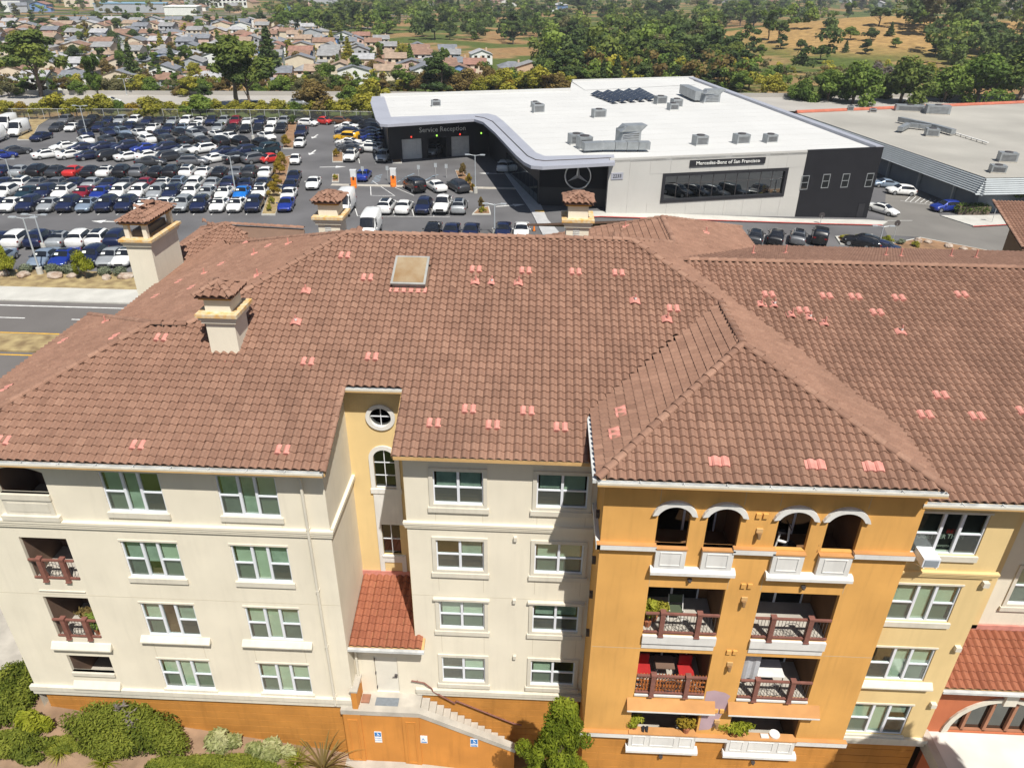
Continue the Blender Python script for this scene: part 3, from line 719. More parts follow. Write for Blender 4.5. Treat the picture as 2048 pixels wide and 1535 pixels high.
for i in range(n):
    a0 = 2*math.pi*i/n; a1 = 2*math.pi*(i+1)/n; ri, ro = .40, .55
    P = lambda a, r, y: (pc[0]+r*math.cos(a), y, pc[1]+r*math.sin(a))
    mb.face([P(a0, ri, YS-.07), P(a0, ro, YS-.07), P(a1, ro, YS-.07), P(a1, ri, YS-.07)]); mb.face([P(a0, ro, YS-.07), P(a0, ro, YS), P(a1, ro, YS), P(a1, ro, YS-.07)]); mb.face([P(a0, ri, YS-.07), P(a1, ri, YS-.07), P(a1, ri, YS+.08), P(a0, ri, YS+.08)])
PW = part(mb, 'round_window', M_WTRIM, fix=False)
mb = MB(); mb.box(pc[0]-.4, YS+.04, pc[1]-.014, pc[0]+.4, YS+.07, pc[1]+.014); mb.box(pc[0]-.014, YS+.041, pc[1]-.4, pc[0]+.014, YS+.069, pc[1]+.4); part(mb, 'muntin', M_VINYL, PW)
mb = MB(); mb.prism([(pc[0]+.4*math.cos(2*math.pi*i/24), pc[1]+.4*math.sin(2*math.pi*i/24)) for i in range(24)], YS+.075, YS+.09); part(mb, 'pane', M_DGLASS, PW)
# arched and square windows of the tower with their surround
mb = MB(); pts = arch_pts(-6.12, -5.30, 11.84, 12.24, 12); po = arch_pts(-6.29, -5.13, 11.84, 12.42, 12)
for k in range(12):
    a, b, c, d = pts[k], pts[k+1], po[k+1], po[k]
    mb.prism([a, b, c, d], YS-.06, YS+.02)
mb.box(-6.29, YS-.06, 10.42, -6.12, YS+.02, 11.84); mb.box(-5.30, YS-.06, 10.42, -5.13, YS+.02, 11.84); mb.box(-6.32, YS-.09, 10.20, -5.10, YS+.02, 10.42)
AW = part(mb, 'arched_window', M_WTRIM)
mb = MB(); mb.prism([(-6.12, 10.42), (-5.30, 10.42)]+pts[::-1], YS+.075, YS+.09); part(mb, 'pane', M_DGLASS, AW)
mb = MB(); mb.box(-5.725, YS+.045, 10.43, -5.695, YS+.073, 12.2)
for z in (11.0, 11.6): mb.box(-6.11, YS+.046, z-.013, -5.31, YS+.072, z+.013)
mb.box(-6.11, YS+.04, 10.42, -5.31, YS+.074, 10.46); part(mb, 'muntin', M_VINYL, AW)
mb = MB(); mb.box(-6.24, YS-.05, 6.1, -6.05, YS+.02, 10.2); mb.box(-5.32, YS-.05, 6.1, -5.14, YS+.02, 7.02); mb.box(-6.05, YS-.05, 6.62, -5.32, YS+.02, 7.02); mb.box(-6.1, YS-.09, 6.92, -5.25, YS-.05, 7.0)
SW = part(mb, 'tower_window', M_WTRIM); mb = MB(); mb.box(-6.05, YS-.045, 8.62, -5.14, YS+.02, 10.19); part(mb, 'tower_panel', M_WTRIM)
mb = MB(); mb.box(-6.05, YS+.075, 7.02, -5.32, YS+.09, 8.60); part(mb, 'pane', M_DGLASS, SW)
mb = MB(); mb.box(-5.70, YS+.045, 7.03, -5.67, YS+.073, 8.59); mb.box(-6.04, YS+.046, 7.80, -5.33, YS+.072, 7.83); part(mb, 'muntin', M_VINYL, SW)
# louvred vent on the return beside the porthole
mb = MB()
for i in range(7): mb.box(-4.62, 22.0, 13.35+i*.14, -4.455, 22.6, 13.42+i*.14)
part(mb, 'louvre', M_TRIM)
# ---- middle section and door wall
C0, C1, D0, D1 = -3.44, -1.695, .16, 1.92
mw = [(a, b, h-1.41, h) for h in HEADS for (a, b) in ((C0, C1), (D0, D1))]
door = (-6.22, -5.27, 1.80, 3.90)
mb = wall(YM, TX1, 2.26, 1.75, 14.1, mw)
mb = wall(YM, TX0, TX1, 1.70, 5.0, [door], .10, mb)
mb.face([(TX1, YM, 5.0), (TX1, YS, 5.0), (TX1, YS, zf(YS)-.1), (TX1, YM, zf(YM)-.12)])
part(mb, 'wall', M_CREAM)
mb = MB(); mb.box(TX1-.01, YM, 5.0, TX1-.004, YM+.55, 14.0); part(mb, 'wall', M_YEL)
for fi, h in enumerate(HEADS):
    for x in (C0, D0): window(x, h, 1.75 if x == C0 else 1.76, 1.41, YM, 2, 'frame', 1 if fi == 2 else 0)
molding(TX1, 2.2, YM, 10.70, 10.98, .12, mat=M_CREAM)
molding(TX1, 2.2, YM, 1.80, 2.16, .12, 'base_band', M_TRIM, 2)
siding(TX1+.02, 2.2, YM+.06, -2.2, 1.79, 10)
mb = MB(); mb.box(door[0]+.02, YM+.05, door[2], door[1]-.02, YM+.09, door[3]-.02); Dr = part(mb, 'door', pmat('door_paint', (0.66,0.63,0.55), .6, .04, 2))
mb = MB(); mb.box(-5.42, YM-.03, 2.72, -5.31, YM+.05, 2.86); mb.tube((-5.36, YM-.05, 2.79), (-5.50, YM-.05, 2.79), .016, n=6); part(mb, 'door_handle', M_METAL, Dr)
mb = MB()
for z in (2.0, 2.85, 3.65): mb.box(-6.215, YM-.02, z, -6.18, YM+.05, z+.12)
part(mb, 'hinge', M_METAL, Dr)
for (x, z) in ((-.55, 10.35), (-.55, 7.3), (-.5, 4.25)): mb = MB(); mb.box(x-.06, YM-.10, z-.09, x+.06, YM, z+.09); part(mb, 'vent_hood', M_TRIM)
# clay porch roof over the door
zc0, zc1 = 5.0, 5.87; pch = [Vector((TX0+.02, 19.95, zc0)), Vector((-4.05, 19.95, zc0)), Vector((-4.05, 20.42, zc0+.134)), Vector((TX1-.02, 20.42, zc0+.134)), Vector((TX1-.02, YS-.02, zc1)), Vector((TX0+.02, YS-.02, zc1))]
PR = deck(pch, 'porch_roof', M_FASC)
kp = (zc1-zc0)/(YS-19.95); S_p = Slope((TX0+.02, 19.93, zc0), (1,0,0), (0,1,kp)); lay_tiles(S_p, pch, PR, M_CLAY)
mb = MB(); mb.box(TX0, YS-.06, zc1-.02, TX1, YS-.0, zc1+.25); part(mb, 'flashing', M_PINK, PR)
mb = MB(); mb.box(TX0-.05, 19.80, zc0-.13, -4.02, 19.93, zc0-.02); part(mb, 'gutter', M_GUT, PR)
# ---- orange block
M_ORGW = pmat('weathered_orange', (0.47,0.235,0.085), .9, .12, 1.5, .2, 40, space='World')
OX0, OX1 = 2.25, 12.10
arch = [(4.0, 5.02, 12.0, 13.63, 13.30), (5.56, 6.60, 12.0, 13.63, 13.30), (7.77, 8.80, 12.0, 13.60, 13.28), (9.30, 10.36, 12.0, 13.60, 13.28)]
sq_ = [(4.0, 6.56, 8.0, 10.19), (7.74, 10.34, 7.97, 10.14), (4.0, 6.56, 4.88, 7.10), (7.74, 10.34, 4.85, 7.08), (4.0, 6.54, 2.78, 4.06), (7.74, 10.32, 2.72, 4.02)]
mb = wall(YO, OX0, OX1, 2.70, 14.72, arch+sq_, .15)
mb.face([(OX0, YO, 2.7), (OX0, YM+.2, 2.7), (OX0, YM+.2, 14.72), (OX0, YO, 14.72)]); mb.face([(OX1, YO, 2.7), (OX1, YR+.2, 2.7), (OX1, YR+.2, 14.72), (OX1, YO, 14.72)])
part(mb, 'wall', M_ORG)
M_ORIN = pmat('shaded_balcony_stucco', (0.17,0.085,0.035), 0.9, 0.15, 1.2)  # darkened orange stucco: the shade inside the recesses is put into the colour
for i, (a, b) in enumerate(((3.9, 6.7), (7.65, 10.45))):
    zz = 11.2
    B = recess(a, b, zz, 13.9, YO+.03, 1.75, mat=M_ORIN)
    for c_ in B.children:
        if c_.name.startswith('floor'): c_.data.materials[0] = M_ORIN  # arch floors take the same darkened colour in place of shade
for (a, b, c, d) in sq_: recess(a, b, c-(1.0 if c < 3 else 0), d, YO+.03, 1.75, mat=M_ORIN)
for (a, b, c, d, s) in arch:           # pale arch hoods
    mb = MB(); pi = arch_pts(a-.02, b+.02, s, d+.02, 12); po = arch_pts(a-.20, b+.20, s-.03, d+.21, 12)
    for k in range(12): mb.prism([pi[k], pi[k+1], po[k+1], po[k]], YO-.12, YO+.02)
    part(mb, 'arch_hood', M_WTRIM)
def cornice_seg(x0, x1):
    mb = MB(); mb.box(x0, YO-.17, 11.87, x1, YO+.02, 12.06); mb.box(x0+.02, YO-.09, 11.80, x1-.02, YO+.02, 11.87); part(mb, 'cornice', M_WTRIM)
    mb = MB(); mb.box(x0, YO-.17, 12.06, x1, YO+.02, 12.085); part(mb, 'cornice_cap', M_ORGW)
for a, b in ((OX0-.12, 4.05), (6.50, 7.85), (10.32, OX1+.12)): cornice_seg(a, b)
mb = MB(); mb.box(OX0-.14, YO-.17, 11.87, OX0, YM, 12.06); part(mb, 'cornice', M_WTRIM)
def apron(x0, x1, zt, zb, panels, ledge):
    mb = MB(); mb.box(x0, YO-.14, zb+.2, x1, YO+.14, zt-.06); A = part(mb, 'apron', M_WTRIM)
    m = MB(); m.box(x0-.03, YO-.17, zt-.06, x1+.03, YO+.16, zt); part(m, 'apron_cap', M_ORGW, A)
    for (a, b) in panels:
        m = MB(); z0_, z1_ = zb+.34, zt-.16; t = .035; yy = YO-.14
        m.box(a, yy-.02, z0_, b, yy, z0_+t); m.box(a, yy-.02, z1_-t, b, yy, z1_); m.box(a, yy-.02, z0_+t, a+t, yy, z1_-t); m.box(b-t, yy-.02, z0_+t, b, yy, z1_-t); part(m, 'panel_molding', M_WTRIM, A)
    if ledge:
        m = MB(); m.prism([(YO+.02, zb+.22), (YO-.13, zb+.22), (YO-.24, zb+.12), (YO-.24, zb), (YO+.02, zb)], ledge[0], ledge[1], 'x'); part(m, 'ledge', M_WTRIM, A)
apron(4.05, 5.03, 12.0, 10.93, [(4.2, 4.9)], (3.94, 6.70)); apron(5.55, 6.55, 12.0, 10.93, [(5.7, 6.4)], None)
apron(7.80, 8.80, 11.95, 10.88, [(7.95, 8.65)], (7.70, 10.50)); apron(9.28, 10.32, 11.95, 10.88, [(9.45, 10.18)], None)
apron(4.0, 6.54, 2.80, 1.76, [(4.12, 4.62), (4.8, 5.75), (5.92, 6.42)], (3.92, 6.68)); apron(7.74, 10.30, 2.74, 1.70, [(7.86, 8.36), (8.55, 9.5), (9.68, 10.18)], (7.66, 10.46))
for (a, b, c, lat) in ((4.02, 6.54, 8.02, 0), (7.76, 10.32, 7.99, 0), (4.02, 6.54, 4.9, 1), (7.76, 10.32, 4.87, 0)):
    Rg = railing(a, b, YO-.0, c, 1.0, (.235, .73))
    if c > 7:
        mb = MB(); mb.box(a-.02, YO-.10, c-.42, b+.02, YO+.14, c-.05); mb.box(a-.0, YO-.03, c-.72, b+.0, YO+.14, c-.42); part(mb, 'slab_edge', M_WTRIM)
    else:
        mb = MB(); mb.box(a-.02, YO-.06, c-.10, b+.02, YO+.14, c-.02); part(mb, 'slab_edge', M_WTRIM)
    if lat:
        m = MB(); nx = 22
        for i in range(nx+8):
            for sgn in (1, -1):
                xa = a+.03+(b-a-.06)*(i-4)/nx; xb = xa+sgn*.34
                pa = [Vector((xa, YO+.045, c+.1)), Vector((xb, YO+.045, c+1.02))]
                if min(xa, xb) > a and max(xa, xb) < b: m.tube(pa[0], pa[1], .022, n=4)
        for k in range(4): m.box(a+.02, YO+.03, c+.15+k*.24, b-.02, YO+.06, c+.20+k*.24)
        o = part(m, 'lattice', M_LATT, Rg); o['kind'] = 'stuff'
for (a, b) in ((3.76, 7.0), (7.48, 10.82)):
    mb = MB(); mb.prism([(YO+.02, 4.66), (YO+.02, 4.22), (YO-.30, 4.22), (YO-.30, 4.30)], a, b, 'x'); L_ = part(mb, 'ledge', M_ORGW); mb = MB(); mb.box(a, YO-.315, 4.225, b, YO-.301, 4.29); part(mb, 'ledge_edge', M_WTRIM, L_)
# patch of lilac primer on the pier between the balconies
mb = MB(); pp = [(6.62, 5.15), (6.9, 5.22), (7.3, 5.12), (7.52, 4.95), (7.45, 4.7), (7.56, 4.3), (7.35, 3.9), (7.2, 3.3), (7.0, 3.02), (6.62, 2.95)]; mb.face([(x, YO-.004, z) for x, z in pp]); part(mb, 'primer_patch', M_LILAC)
mb = MB(); mb.face([(5.75, YO-.13, 4.44), (7.0, YO-.13, 4.44), (7.0, YO-.305, 4.305), (5.85, YO-.305, 4.305)]); mb = MB()
def band(x0, x1):
    mb = MB(); mb.box(x0, YO-.16, 2.50, x1, YO+.02, 2.72); part(mb, 'base_band', M_WTRIM); mb = MB(); mb.box(x0, YO-.16, 2.72, x1, YO+.02, 2.745); part(mb, 'band_cap', M_ORGW)
for a, b in ((OX0-.15, 4.02), (6.5, 7.78), (10.3, OX1+.12)): band(a, b)
siding(OX0+.03, OX1-.03, YO+.05, -3.6, 2.5, 15)
mb = MB(); mb.face([(OX0+.03, YO+.05, -3.6), (OX0+.03, YM+.2, -3.6), (OX0+.03, YM+.2, 2.5), (OX0+.03, YO+.05, 2.5)]); part(mb, 'base_wall', M_BASE)
def wall_lamp(x, z, y=None):
    y = YO if y is None else y; mb = MB(); mb.box(x-.11, y-.05, z+.03, x+.09, y, z+.20); W = part(mb, 'wall_lamp', M_FASC)
    m = MB(); m.tube((x-.03, y-.16, z-.12), (x-.03, y-.10, z+.08), .05, .085, 8); part(m, 'lamp_head', pmat('bronze', (.25,.15,.07), .5, .1, 4), W)
for z in (12.65, 9.70, 6.55, 3.42): 
    wall_lamp(7.24, z)
    for dx in (-.10, .12): mb = MB(); mb.box(7.2+dx-.075, YO-.06, z+.62, 7.2+dx+.075, YO, z+.80); part(mb, 'outlet_cover', M_ORG)
for (x, z) in ((5.3, 10.62), (9.05, 10.5), (5.35, 1.35), (8.95, 1.25)):
    mb = MB(); mb.box(x-.07, YO-.09, z-.05, x+.07, YO, z+.03); mb.tube((x, YO-.09, z-.08), (x, YO-.09, z-.02), .05, n=8); part(mb, 'security_camera', M_METAL)
# brackets and lamps on the left return
for z in (12.4, 10.4, 8.8, 6.9): mb = MB(); mb.box(OX0-.12, 19.2, z, OX0, 19.35, z+.25); part(mb, 'bracket', M_METAL)
# ---- right section
RX0, RX1 = OX1, 15.5
mb = wall(YR, RX0, RX1, 1.80, 13.95, [(12.476, 12.476+2.16, h-1.70, h) for h in HEADS])
mb.face([(RX1, YR, 1.8), (RX1, 21.4, 1.8), (RX1, 21.4, 13.95), (RX1, YR, 13.95)]); part(mb, 'wall', M_YEL)
for fi, h in enumerate(HEADS): window(12.476, h, 2.16, 1.70, YR, 3, 'ledge' if fi == 2 else 'plain', 0)
molding(RX0+.1, RX1, YR, 10.58, 10.82, .12, mat=M_YEL); molding(RX0+.1, RX1, YR, 1.85, 2.25, .14, 'base_band', M_TRIM, 2)
siding(RX0, RX1-.1, YR+.05, -3.8, 1.84, 13)
for z in (10.35, 7.28, 4.25): mb = MB(); mb.box(15.2, YR-.15, z-.1, 15.4, YR, z+.1); part(mb, 'vent_hood', M_TRIM)
# recessed cream wall, clay roof and arched lobby on the far right
mb = wall(21.4, RX1, 34, 5.0, 14.0, [(x, x+1.6, z, z+1.8) for x in (18.3, 23.0, 27.6) for z in (7.2, 10.4)], .12); part(mb, 'wall', M_CREAM)
for z in (9.0, 12.2):
  for x_ in (18.3, 23.0, 27.6): window(x_, z, 1.6, 1.8, 21.4, 2, 'frame')
for x in (16.6, 17.3): mb = MB(); mb.box(x, 21.3, 5.9, x+.22, 21.4, 14.0); part(mb, 'pilaster', M_YEL)
for z in (9.2, 6.3): mb = MB(); mb.box(16.15, 21.32, z, 16.5, 21.4, z+1.3); part(mb, 'pane', M_DGLASS)
cp = [Vector((15.52, 19.2, 4.95)), Vector((34, 19.2, 4.95)), Vector((34, 21.38, 5.85)), Vector((15.52, 21.38, 5.85))]
LR = deck(cp, 'lobby_roof', M_FASC); S_l = Slope((15.52, 19.18, 4.95), (1,0,0), (0,2.18,.9)); lay_tiles(S_l, cp, LR, M_CLAY)
mb = MB(); mb.box(15.52, 19.05, 4.81, 34, 19.18, 4.92); part(mb, 'gutter', M_GUT, LR); mb = MB(); mb.box(15.52, 21.3, 5.85, 34, 21.38, 6.1); part(mb, 'flashing', M_PINK, LR)
M_TERRA = pmat('terracotta_stucco', (0.46,0.14,0.06), .9, .08, .8, .2, 50, streak=.08, space='World')
YA = 19.55
mb = wall(YA, 15.52, 34, 1.2, 4.85, [(16.65, 20.25, 2.1, 3.95, 2.15)], .25); part(mb, 'lobby_wall', M_TERRA)
pts = arch_pts(16.65, 20.25, 2.15, 3.95, 16); po = arch_pts(16.42, 20.48, 2.10, 4.18, 16); mb = MB()
for k in range(16): mb.prism([pts[k], pts[k+1], po[k+1], po[k]], YA-.08, YA+.02)
LA = part(mb, 'lobby_arch', M_TRIM); mb = MB(); mb.box(18.22, YA-.16, 3.85, 18.68, YA, 4.4); part(mb, 'keystone', M_TRIM, LA)
mb = MB(); mb.prism([(16.65, 2.1)]+[(x, z) for x, z in pts]+[(20.25, 2.1)], YA+.17, YA+.2); part(mb, 'pane', M_DGLASS, LA)
mb = MB()
for x in (17.25, 18.1, 18.95, 19.7): mb.box(x-.06, YA+.04, 2.1, x+.06, YA+.16, 3.7)
mb.box(16.65, YA+.04, 2.06, 20.25, YA+.16, 2.16); part(mb, 'mullion', pmat('brown_frame', (.30,.13,.07), .6, .1, 3), LA)
M_DECK = pmat('weathered_membrane', (0.60,0.59,0.54), .85, .16, .45, .1, 20, space='World', detail=8)
mb = MB(); mb.box(15.95, 15.2, 1.78, 27, YA-.002, 2.02); CN = part(mb, 'entrance_canopy', M_DECK); mb = MB(); mb.box(15.62, 15.2, 1.55, 15.95, YA, 2.12); part(mb, 'canopy_edge', M_CONC, CN)
mb = MB(); mb.box(16.4, YA+.3, -3.5, 34, YA+.5, 1.78); part(mb, 'lobby_wall', M_TERRA)
# ---- landing, steps and retaining wall
YW = 19.53
M_PANEL = pmat('ochre_plaster', (0.52,0.215,0.04), .9, .10, .8, .2, 50, streak=.14, space='World')
mb = MB(); mb.prism([(-7.5, -1.9), (-.42, -1.9), (-.42, -.45), (-4.32, 1.55), (-7.5, 1.55)], YW, YW+.16); RW = part(mb, 'stair_wall', M_PANEL)
mb = MB(); mb.box(-7.55, YW-.05, 1.55, -4.32, YW+.24, 1.80); mb.prism([(-4.32, 1.55), (-.38, -.45), (-.38, -.2), (-4.32, 1.80)], YW-.05, YW+.24); part(mb, 'wall_cap', M_CONC, RW)
for (a, b) in ((-7.45, -6.75), (-5.05, -4.35)):
    mb = MB(); mb.box(a, YW-.05, -1.7, b, YW, 1.54); P_ = part(mb, 'pilaster', M_PANEL, RW)
    m = MB(); t = .05; m.box(a+.14, YW-.075, -1.4, a+.14+t, YW-.05, 1.25); m.box(b-.14-t, YW-.075, -1.4, b-.14, YW-.05, 1.25); m.box(a+.14+t, YW-.075, 1.2, b-.14-t, YW-.05, 1.25); m.box(a+.14+t, YW-.075, -1.4, b-.14-t, YW-.05, -1.35); part(m, 'panel_molding', M_PANEL, RW)
mb = MB(); mb.box(-7.4, YW+.16, 1.55, -4.33, YM, 1.74); part(mb, 'landing', M_CONC, RW)
ns = 12
for i in range(ns):
    mb = MB(); x = -4.33+i*.285; z = 1.74-(i+1)*.205; mb.box(x, YW+.16, z-.3, x+.32, YM-.0, z); part(mb, 'step', M_CONC, RW)
mb = MB(); mb.box(-7.05, 19.56, 1.74, -6.83, 20.44, 2.78); part(mb, 'parapet', M_PANEL, RW); mb = MB(); mb.box(-7.1, 19.55, 2.78, -6.78, 20.44, 2.86); part(mb, 'parapet_cap', M_CONC, RW)
mb = MB(); mb.box(-6.8, 19.9, 1.74, -6.45, 20.3, 1.80); part(mb, 'step_block', pmat('rust_block', (.28,.14,.09), .8, .15, 3), RW)
hr = [(-4.72, 2.68), (-4.2, 2.58), (-3.9, 2.25), (-3.86, 2.08), (-2.95, 1.40), (-2.9, 1.56), (-.5, .28), (-.15, .2)]
mb = MB()
for (a, b) in zip(hr[:-1], hr[1:]): mb.tube((a[0], 20.34, a[1]), (b[0], 20.34, b[1]), .03, n=6)
for (x, z) in ((-4.5, 2.64), (-3.4, 1.75), (-1.6, .86), (-.5, .28)): mb.tube((x, 20.34, z), (x, 20.45, z-.06), .018, n=6)
part(mb, 'handrail', M_BROWN, RW)
# ---- building body behind (closes the volume, seen only from the side)
mb = MB(); mb.box(-20.3, 24, -1.0, 11.8, 40.0, 13.3); mb.box(11.9, 24, -2, 33.9, 39.0, 13.6); part(mb, 'rear_wall', M_CREAM)
# ---- chimneys
def chimney(cx, y0, w, d, z0, zcap, label=None, open_top=False, zroof=None, uh=.5, vent=False):
    """stucco shaft, lichen-spotted cap slab, upper box or pillars and a small tiled hip roof"""
    x0, x1, y1 = cx-w/2, cx+w/2, y0+d
    mb = MB(); mb.box(x0, y0, z0, x1, y1, zcap-.12); Ch = part(mb, 'chimney', M_CREAM)
    m = MB(); o = .23; m.box(x0-o, y0-o, zcap, x1+o, y1+o, zcap+.13); part(m, 'cap', M_LICH, Ch)
    m = MB(); m.box(x0-.1, y0-.1, zcap-.26, x1+.1, y1+.1, zcap-.12); m.box(x0-.16, y0-.16, zcap-.12, x1+.16, y1+.16, zcap); part(m, 'cap_molding', M_CREAM, Ch)
    zu = zcap+.13+uh; i = .06
    if open_top:
        for (a, b) in ((x0+i, y0+i), (x1-i-.24, y0+i), (x0+i, y1-i-.24), (x1-i-.24, y1-i-.24)): m = MB(); m.box(a, b, zcap+.13, a+.24, b+.24, zu); part(m, 'pillar', M_CREAM, Ch)
        m = MB(); m.box(x0+.35, y0+.35, zcap+.13, x1-.35, y1-.35, zcap+.5); part(m, 'flue', M_METAL, Ch)
    else:
        m = MB(); m.box(x0+i, y0+i, zcap+.13, x1-i, y1-i, zu); part(m, 'upper_box', M_CREAM, Ch)
    m = MB(); m.box(x0-.06, y0-.06, zu, x1+.06, y1+.06, zu+.12); part(m, 'eave_board', pmat('ochre_board', (.55,.29,.04), .7, .1, 3), Ch)
    e = .16; rx0, rx1, ry0, ry1 = x0-e, x1+e, y0-e, y1+e; zr = zu+.13; hw = (rx1-rx0)/2; kk = .5
    if ry1-ry0 > rx1-rx0: A = Vector(((rx0+rx1)/2, ry0+hw, zr+kk*hw)); Bp = Vector(((rx0+rx1)/2, ry1-hw, zr+kk*hw))
    else: hw = (ry1-ry0)/2; A = Vector((rx0+hw, (ry0+ry1)/2, zr+kk*hw)); Bp = Vector((rx1-hw, (ry0+ry1)/2, zr+kk*hw))
    c = [Vector((rx0, ry0, zr)), Vector((rx1, ry0, zr)), Vector((rx1, ry1, zr)), Vector((rx0, ry1, zr))]
    if ry1-ry0 > rx1-rx0: polys = [([c[0], c[1], A], (1,0,0), (0,1,kk)), ([c[1], c[2], Bp, A], (0,1,0), (-1,0,kk)), ([c[2], c[3], Bp], (-1,0,0), (0,-1,kk)), ([c[3], c[0], A, Bp], (0,-1,0), (1,0,kk))]; hips = ((c[0], A), (c[1], A), (c[2], Bp), (c[3], Bp), (Bp, A))
    else: polys = [([c[0], c[1], Bp, A], (1,0,0), (0,1,kk)), ([c[1], c[2], Bp], (0,1,0), (-1,0,kk)), ([c[2], c[3], A, Bp], (-1,0,0), (0,-1,kk)), ([c[3], c[0], A], (0,-1,0), (1,0,kk))]; hips = ((c[0], A), (c[1], Bp), (c[2], Bp), (c[3], A), (A, Bp))
    first = True
    for (pl, u, v) in polys:
        s = Slope(pl[0], u, v); dk = deck(pl, 'chimney_roof', M_TILE, drop=.02, thick=.05, parent=Ch)
        V = []; tf = lay_tiles(s, pl, Ch, M_TILE, 0, [(pl[2], pl[0], -1, 99), (pl[1], pl[2], -1, 99)] if len(pl) == 3 else [(pl[3], pl[0], -1, 99), (pl[1], pl[2], -1, 99)])
    for a, b in hips:
        if (a-b).length > .3: ridge_caps(a, b, Ch, r=.12, L=.34, lift=.05)
    if vent:
        m = MB()
        for k in range(5): m.box(cx-.2, y0-.02, zcap-.75+k*.09, cx+.1, y0, zcap-.70+k*.09)
        part(m, 'louvre', M_GUT, Ch)
    return Ch
chimney(-11.40, 23.72, 1.05, 1.15, 15.0, 17.28, uh=.5)
mb = MB(); mb.box(-12.05, 23.35, 15.55, -10.75, 23.72, 15.66); part(mb, 'flashing', M_PINK, ROOF)
chimney(-21.1, 36.5, 1.32, 3.1, 0.2, 15.65, open_top=True, uh=.75)
chimney(-10.2, 34.4, 1.05, 1.2, 14.0, 17.72, uh=.55, vent=True)
chimney(1.75, 33.6, 1.05, 1.15, 14.0, 18.1, uh=.6, vent=True)
# ================================================================= ground, roads, car park
def structure(o): o['kind'] = 'structure'; return o
def clip2(poly, axis, v, keep_hi):
    out = []; n = len(poly)
    for i in range(n):
        p, q = poly[i], poly[(i+1) % n]; a = (p[axis] >= v) == keep_hi; b = (q[axis] >= v) == keep_hi
        if a: out.append(p)
        if a != b:
            t = (v-p[axis])/(q[axis]-p[axis]); out.append((p[0]+(q[0]-p[0])*t, p[1]+(q[1]-p[1])*t))
    return out
def drape(mb, poly, dz):
    """flat polygon laid on the sloping ground (the slope only changes at x=8 and x=63)"""
    for lo, hi in ((-9999, 8), (8, 63), (63, 9999)):
        p = clip2(clip2(poly, 0, lo, True), 0, hi, False)
        if len(p) >= 3: mb.face([(x, y, gz(x, clamp(y, 43, 185))+dz) for x, y in p])
def flat(name, poly, mat, dz):
    mb = MB(); drape(mb, [(p[0], p[1]) for p in poly], dz); return structure(mb.build(name, mat))
def GP(*pix): return [(lambda g: (g.x, g.y))(G(*q)) for q in pix]
# terrain
M_SOIL = pmat('dry_ground', (0.20,0.15,0.085), .95, .35, .05, .3, 3, space='World', hue=(0.17,0.16,0.06), detail=10)
def terrain():
    xs = []; x = -900
    while x < 1100: xs.append(x); x += 3 if -60 < x < 70 else (12 if -260 < x < 420 else 40)
    ys = []; y = 2
    while y < 2600: ys.append(y); y += 2 if y < 60 else (8 if y < 320 else (14 if y < 640 else 60))
    V = [(x, y, gz(x, y)-(.03 if y < 42 or y > 178 else .3)) for y in ys for x in xs]; n = len(xs)
    Fs = [(j*n+i, j*n+i+1, (j+1)*n+i+1, (j+1)*n+i) for j in range(len(ys)-1) for i in range(n-1)]
    me = bpy.data.meshes.new('ground'); me.from_pydata(V, [], Fs); me.polygons.foreach_set('use_smooth', [True]*len(Fs)); me.materials.append(M_GND); me.update()
    return structure(new_obj('ground', me))
# ground material: garden soil, dry grass and green golf turf by place
M_GND = bpy.data.materials.new('terrain'); M_GND.use_nodes = True
N, L = nodes_of(M_GND); b = N['Principled BSDF']; b.inputs['Roughness'].default_value = .95; b.inputs['Specular IOR Level'].default_value = .1
g = N.new('ShaderNodeNewGeometry'); n1 = N.new('ShaderNodeTexNoise'); n1.inputs['Scale'].default_value = .022; n1.inputs['Detail'].default_value = 5
n2 = N.new('ShaderNodeTexNoise'); n2.inputs['Scale'].default_value = .35; n2.inputs['Detail'].default_value = 9
L.new(g.outputs['Position'], n1.inputs['Vector']); L.new(g.outputs['Position'], n2.inputs['Vector'])
c1 = N.new('ShaderNodeValToRGB'); e = c1.color_ramp.elements; e[0].position = .40; e[0].color = (.27,.165,.075,1); e[1].position = .52; e[1].color = (.085,.11,.028,1); k_ = e.new(.46); k_.color = (.26,.175,.08,1)
L.new(n1.outputs['Fac'], c1.inputs[0])
c2 = N.new('ShaderNodeMapRange'); c2.inputs[1].default_value = .3; c2.inputs[2].default_value = .7; c2.inputs[3].default_value = .7; c2.inputs[4].default_value = 1.25; L.new(n2.outputs['Fac'], c2.inputs[0])
vm = N.new('ShaderNodeVectorMath'); vm.operation = 'DISTANCE'; vm.inputs[1].default_value = (172, 425, 4); L.new(g.outputs['Position'], vm.inputs[0])
wob = N.new('ShaderNodeMath'); wob.operation = 'MULTIPLY_ADD'; wob.inputs[1].default_value = 90; L.new(n1.outputs['Fac'], wob.inputs[0]); L.new(vm.outputs['Value'], wob.inputs[2])
hm = N.new('ShaderNodeMapRange'); hm.inputs[1].default_value = 120; hm.inputs[2].default_value = 160; hm.inputs[3].default_value = 1; hm.inputs[4].default_value = 0; L.new(wob.outputs[0], hm.inputs[0])
mh = N.new('ShaderNodeMix'); mh.data_type = 'RGBA'; L.new(hm.outputs[0], mh.inputs[0]); L.new(c1.outputs[0], mh.inputs[6]); mh.inputs[7].default_value = (.33,.21,.085,1)
mx = N.new('ShaderNodeMix'); mx.data_type = 'RGBA'; mx.blend_type = 'MULTIPLY'; mx.inputs[0].default_value = 1; L.new(mh.outputs[2], mx.inputs[6]); L.new(c2.outputs[0], mx.inputs[7]); L.new(mx.outputs[2], b.inputs['Base Color'])
terrain()
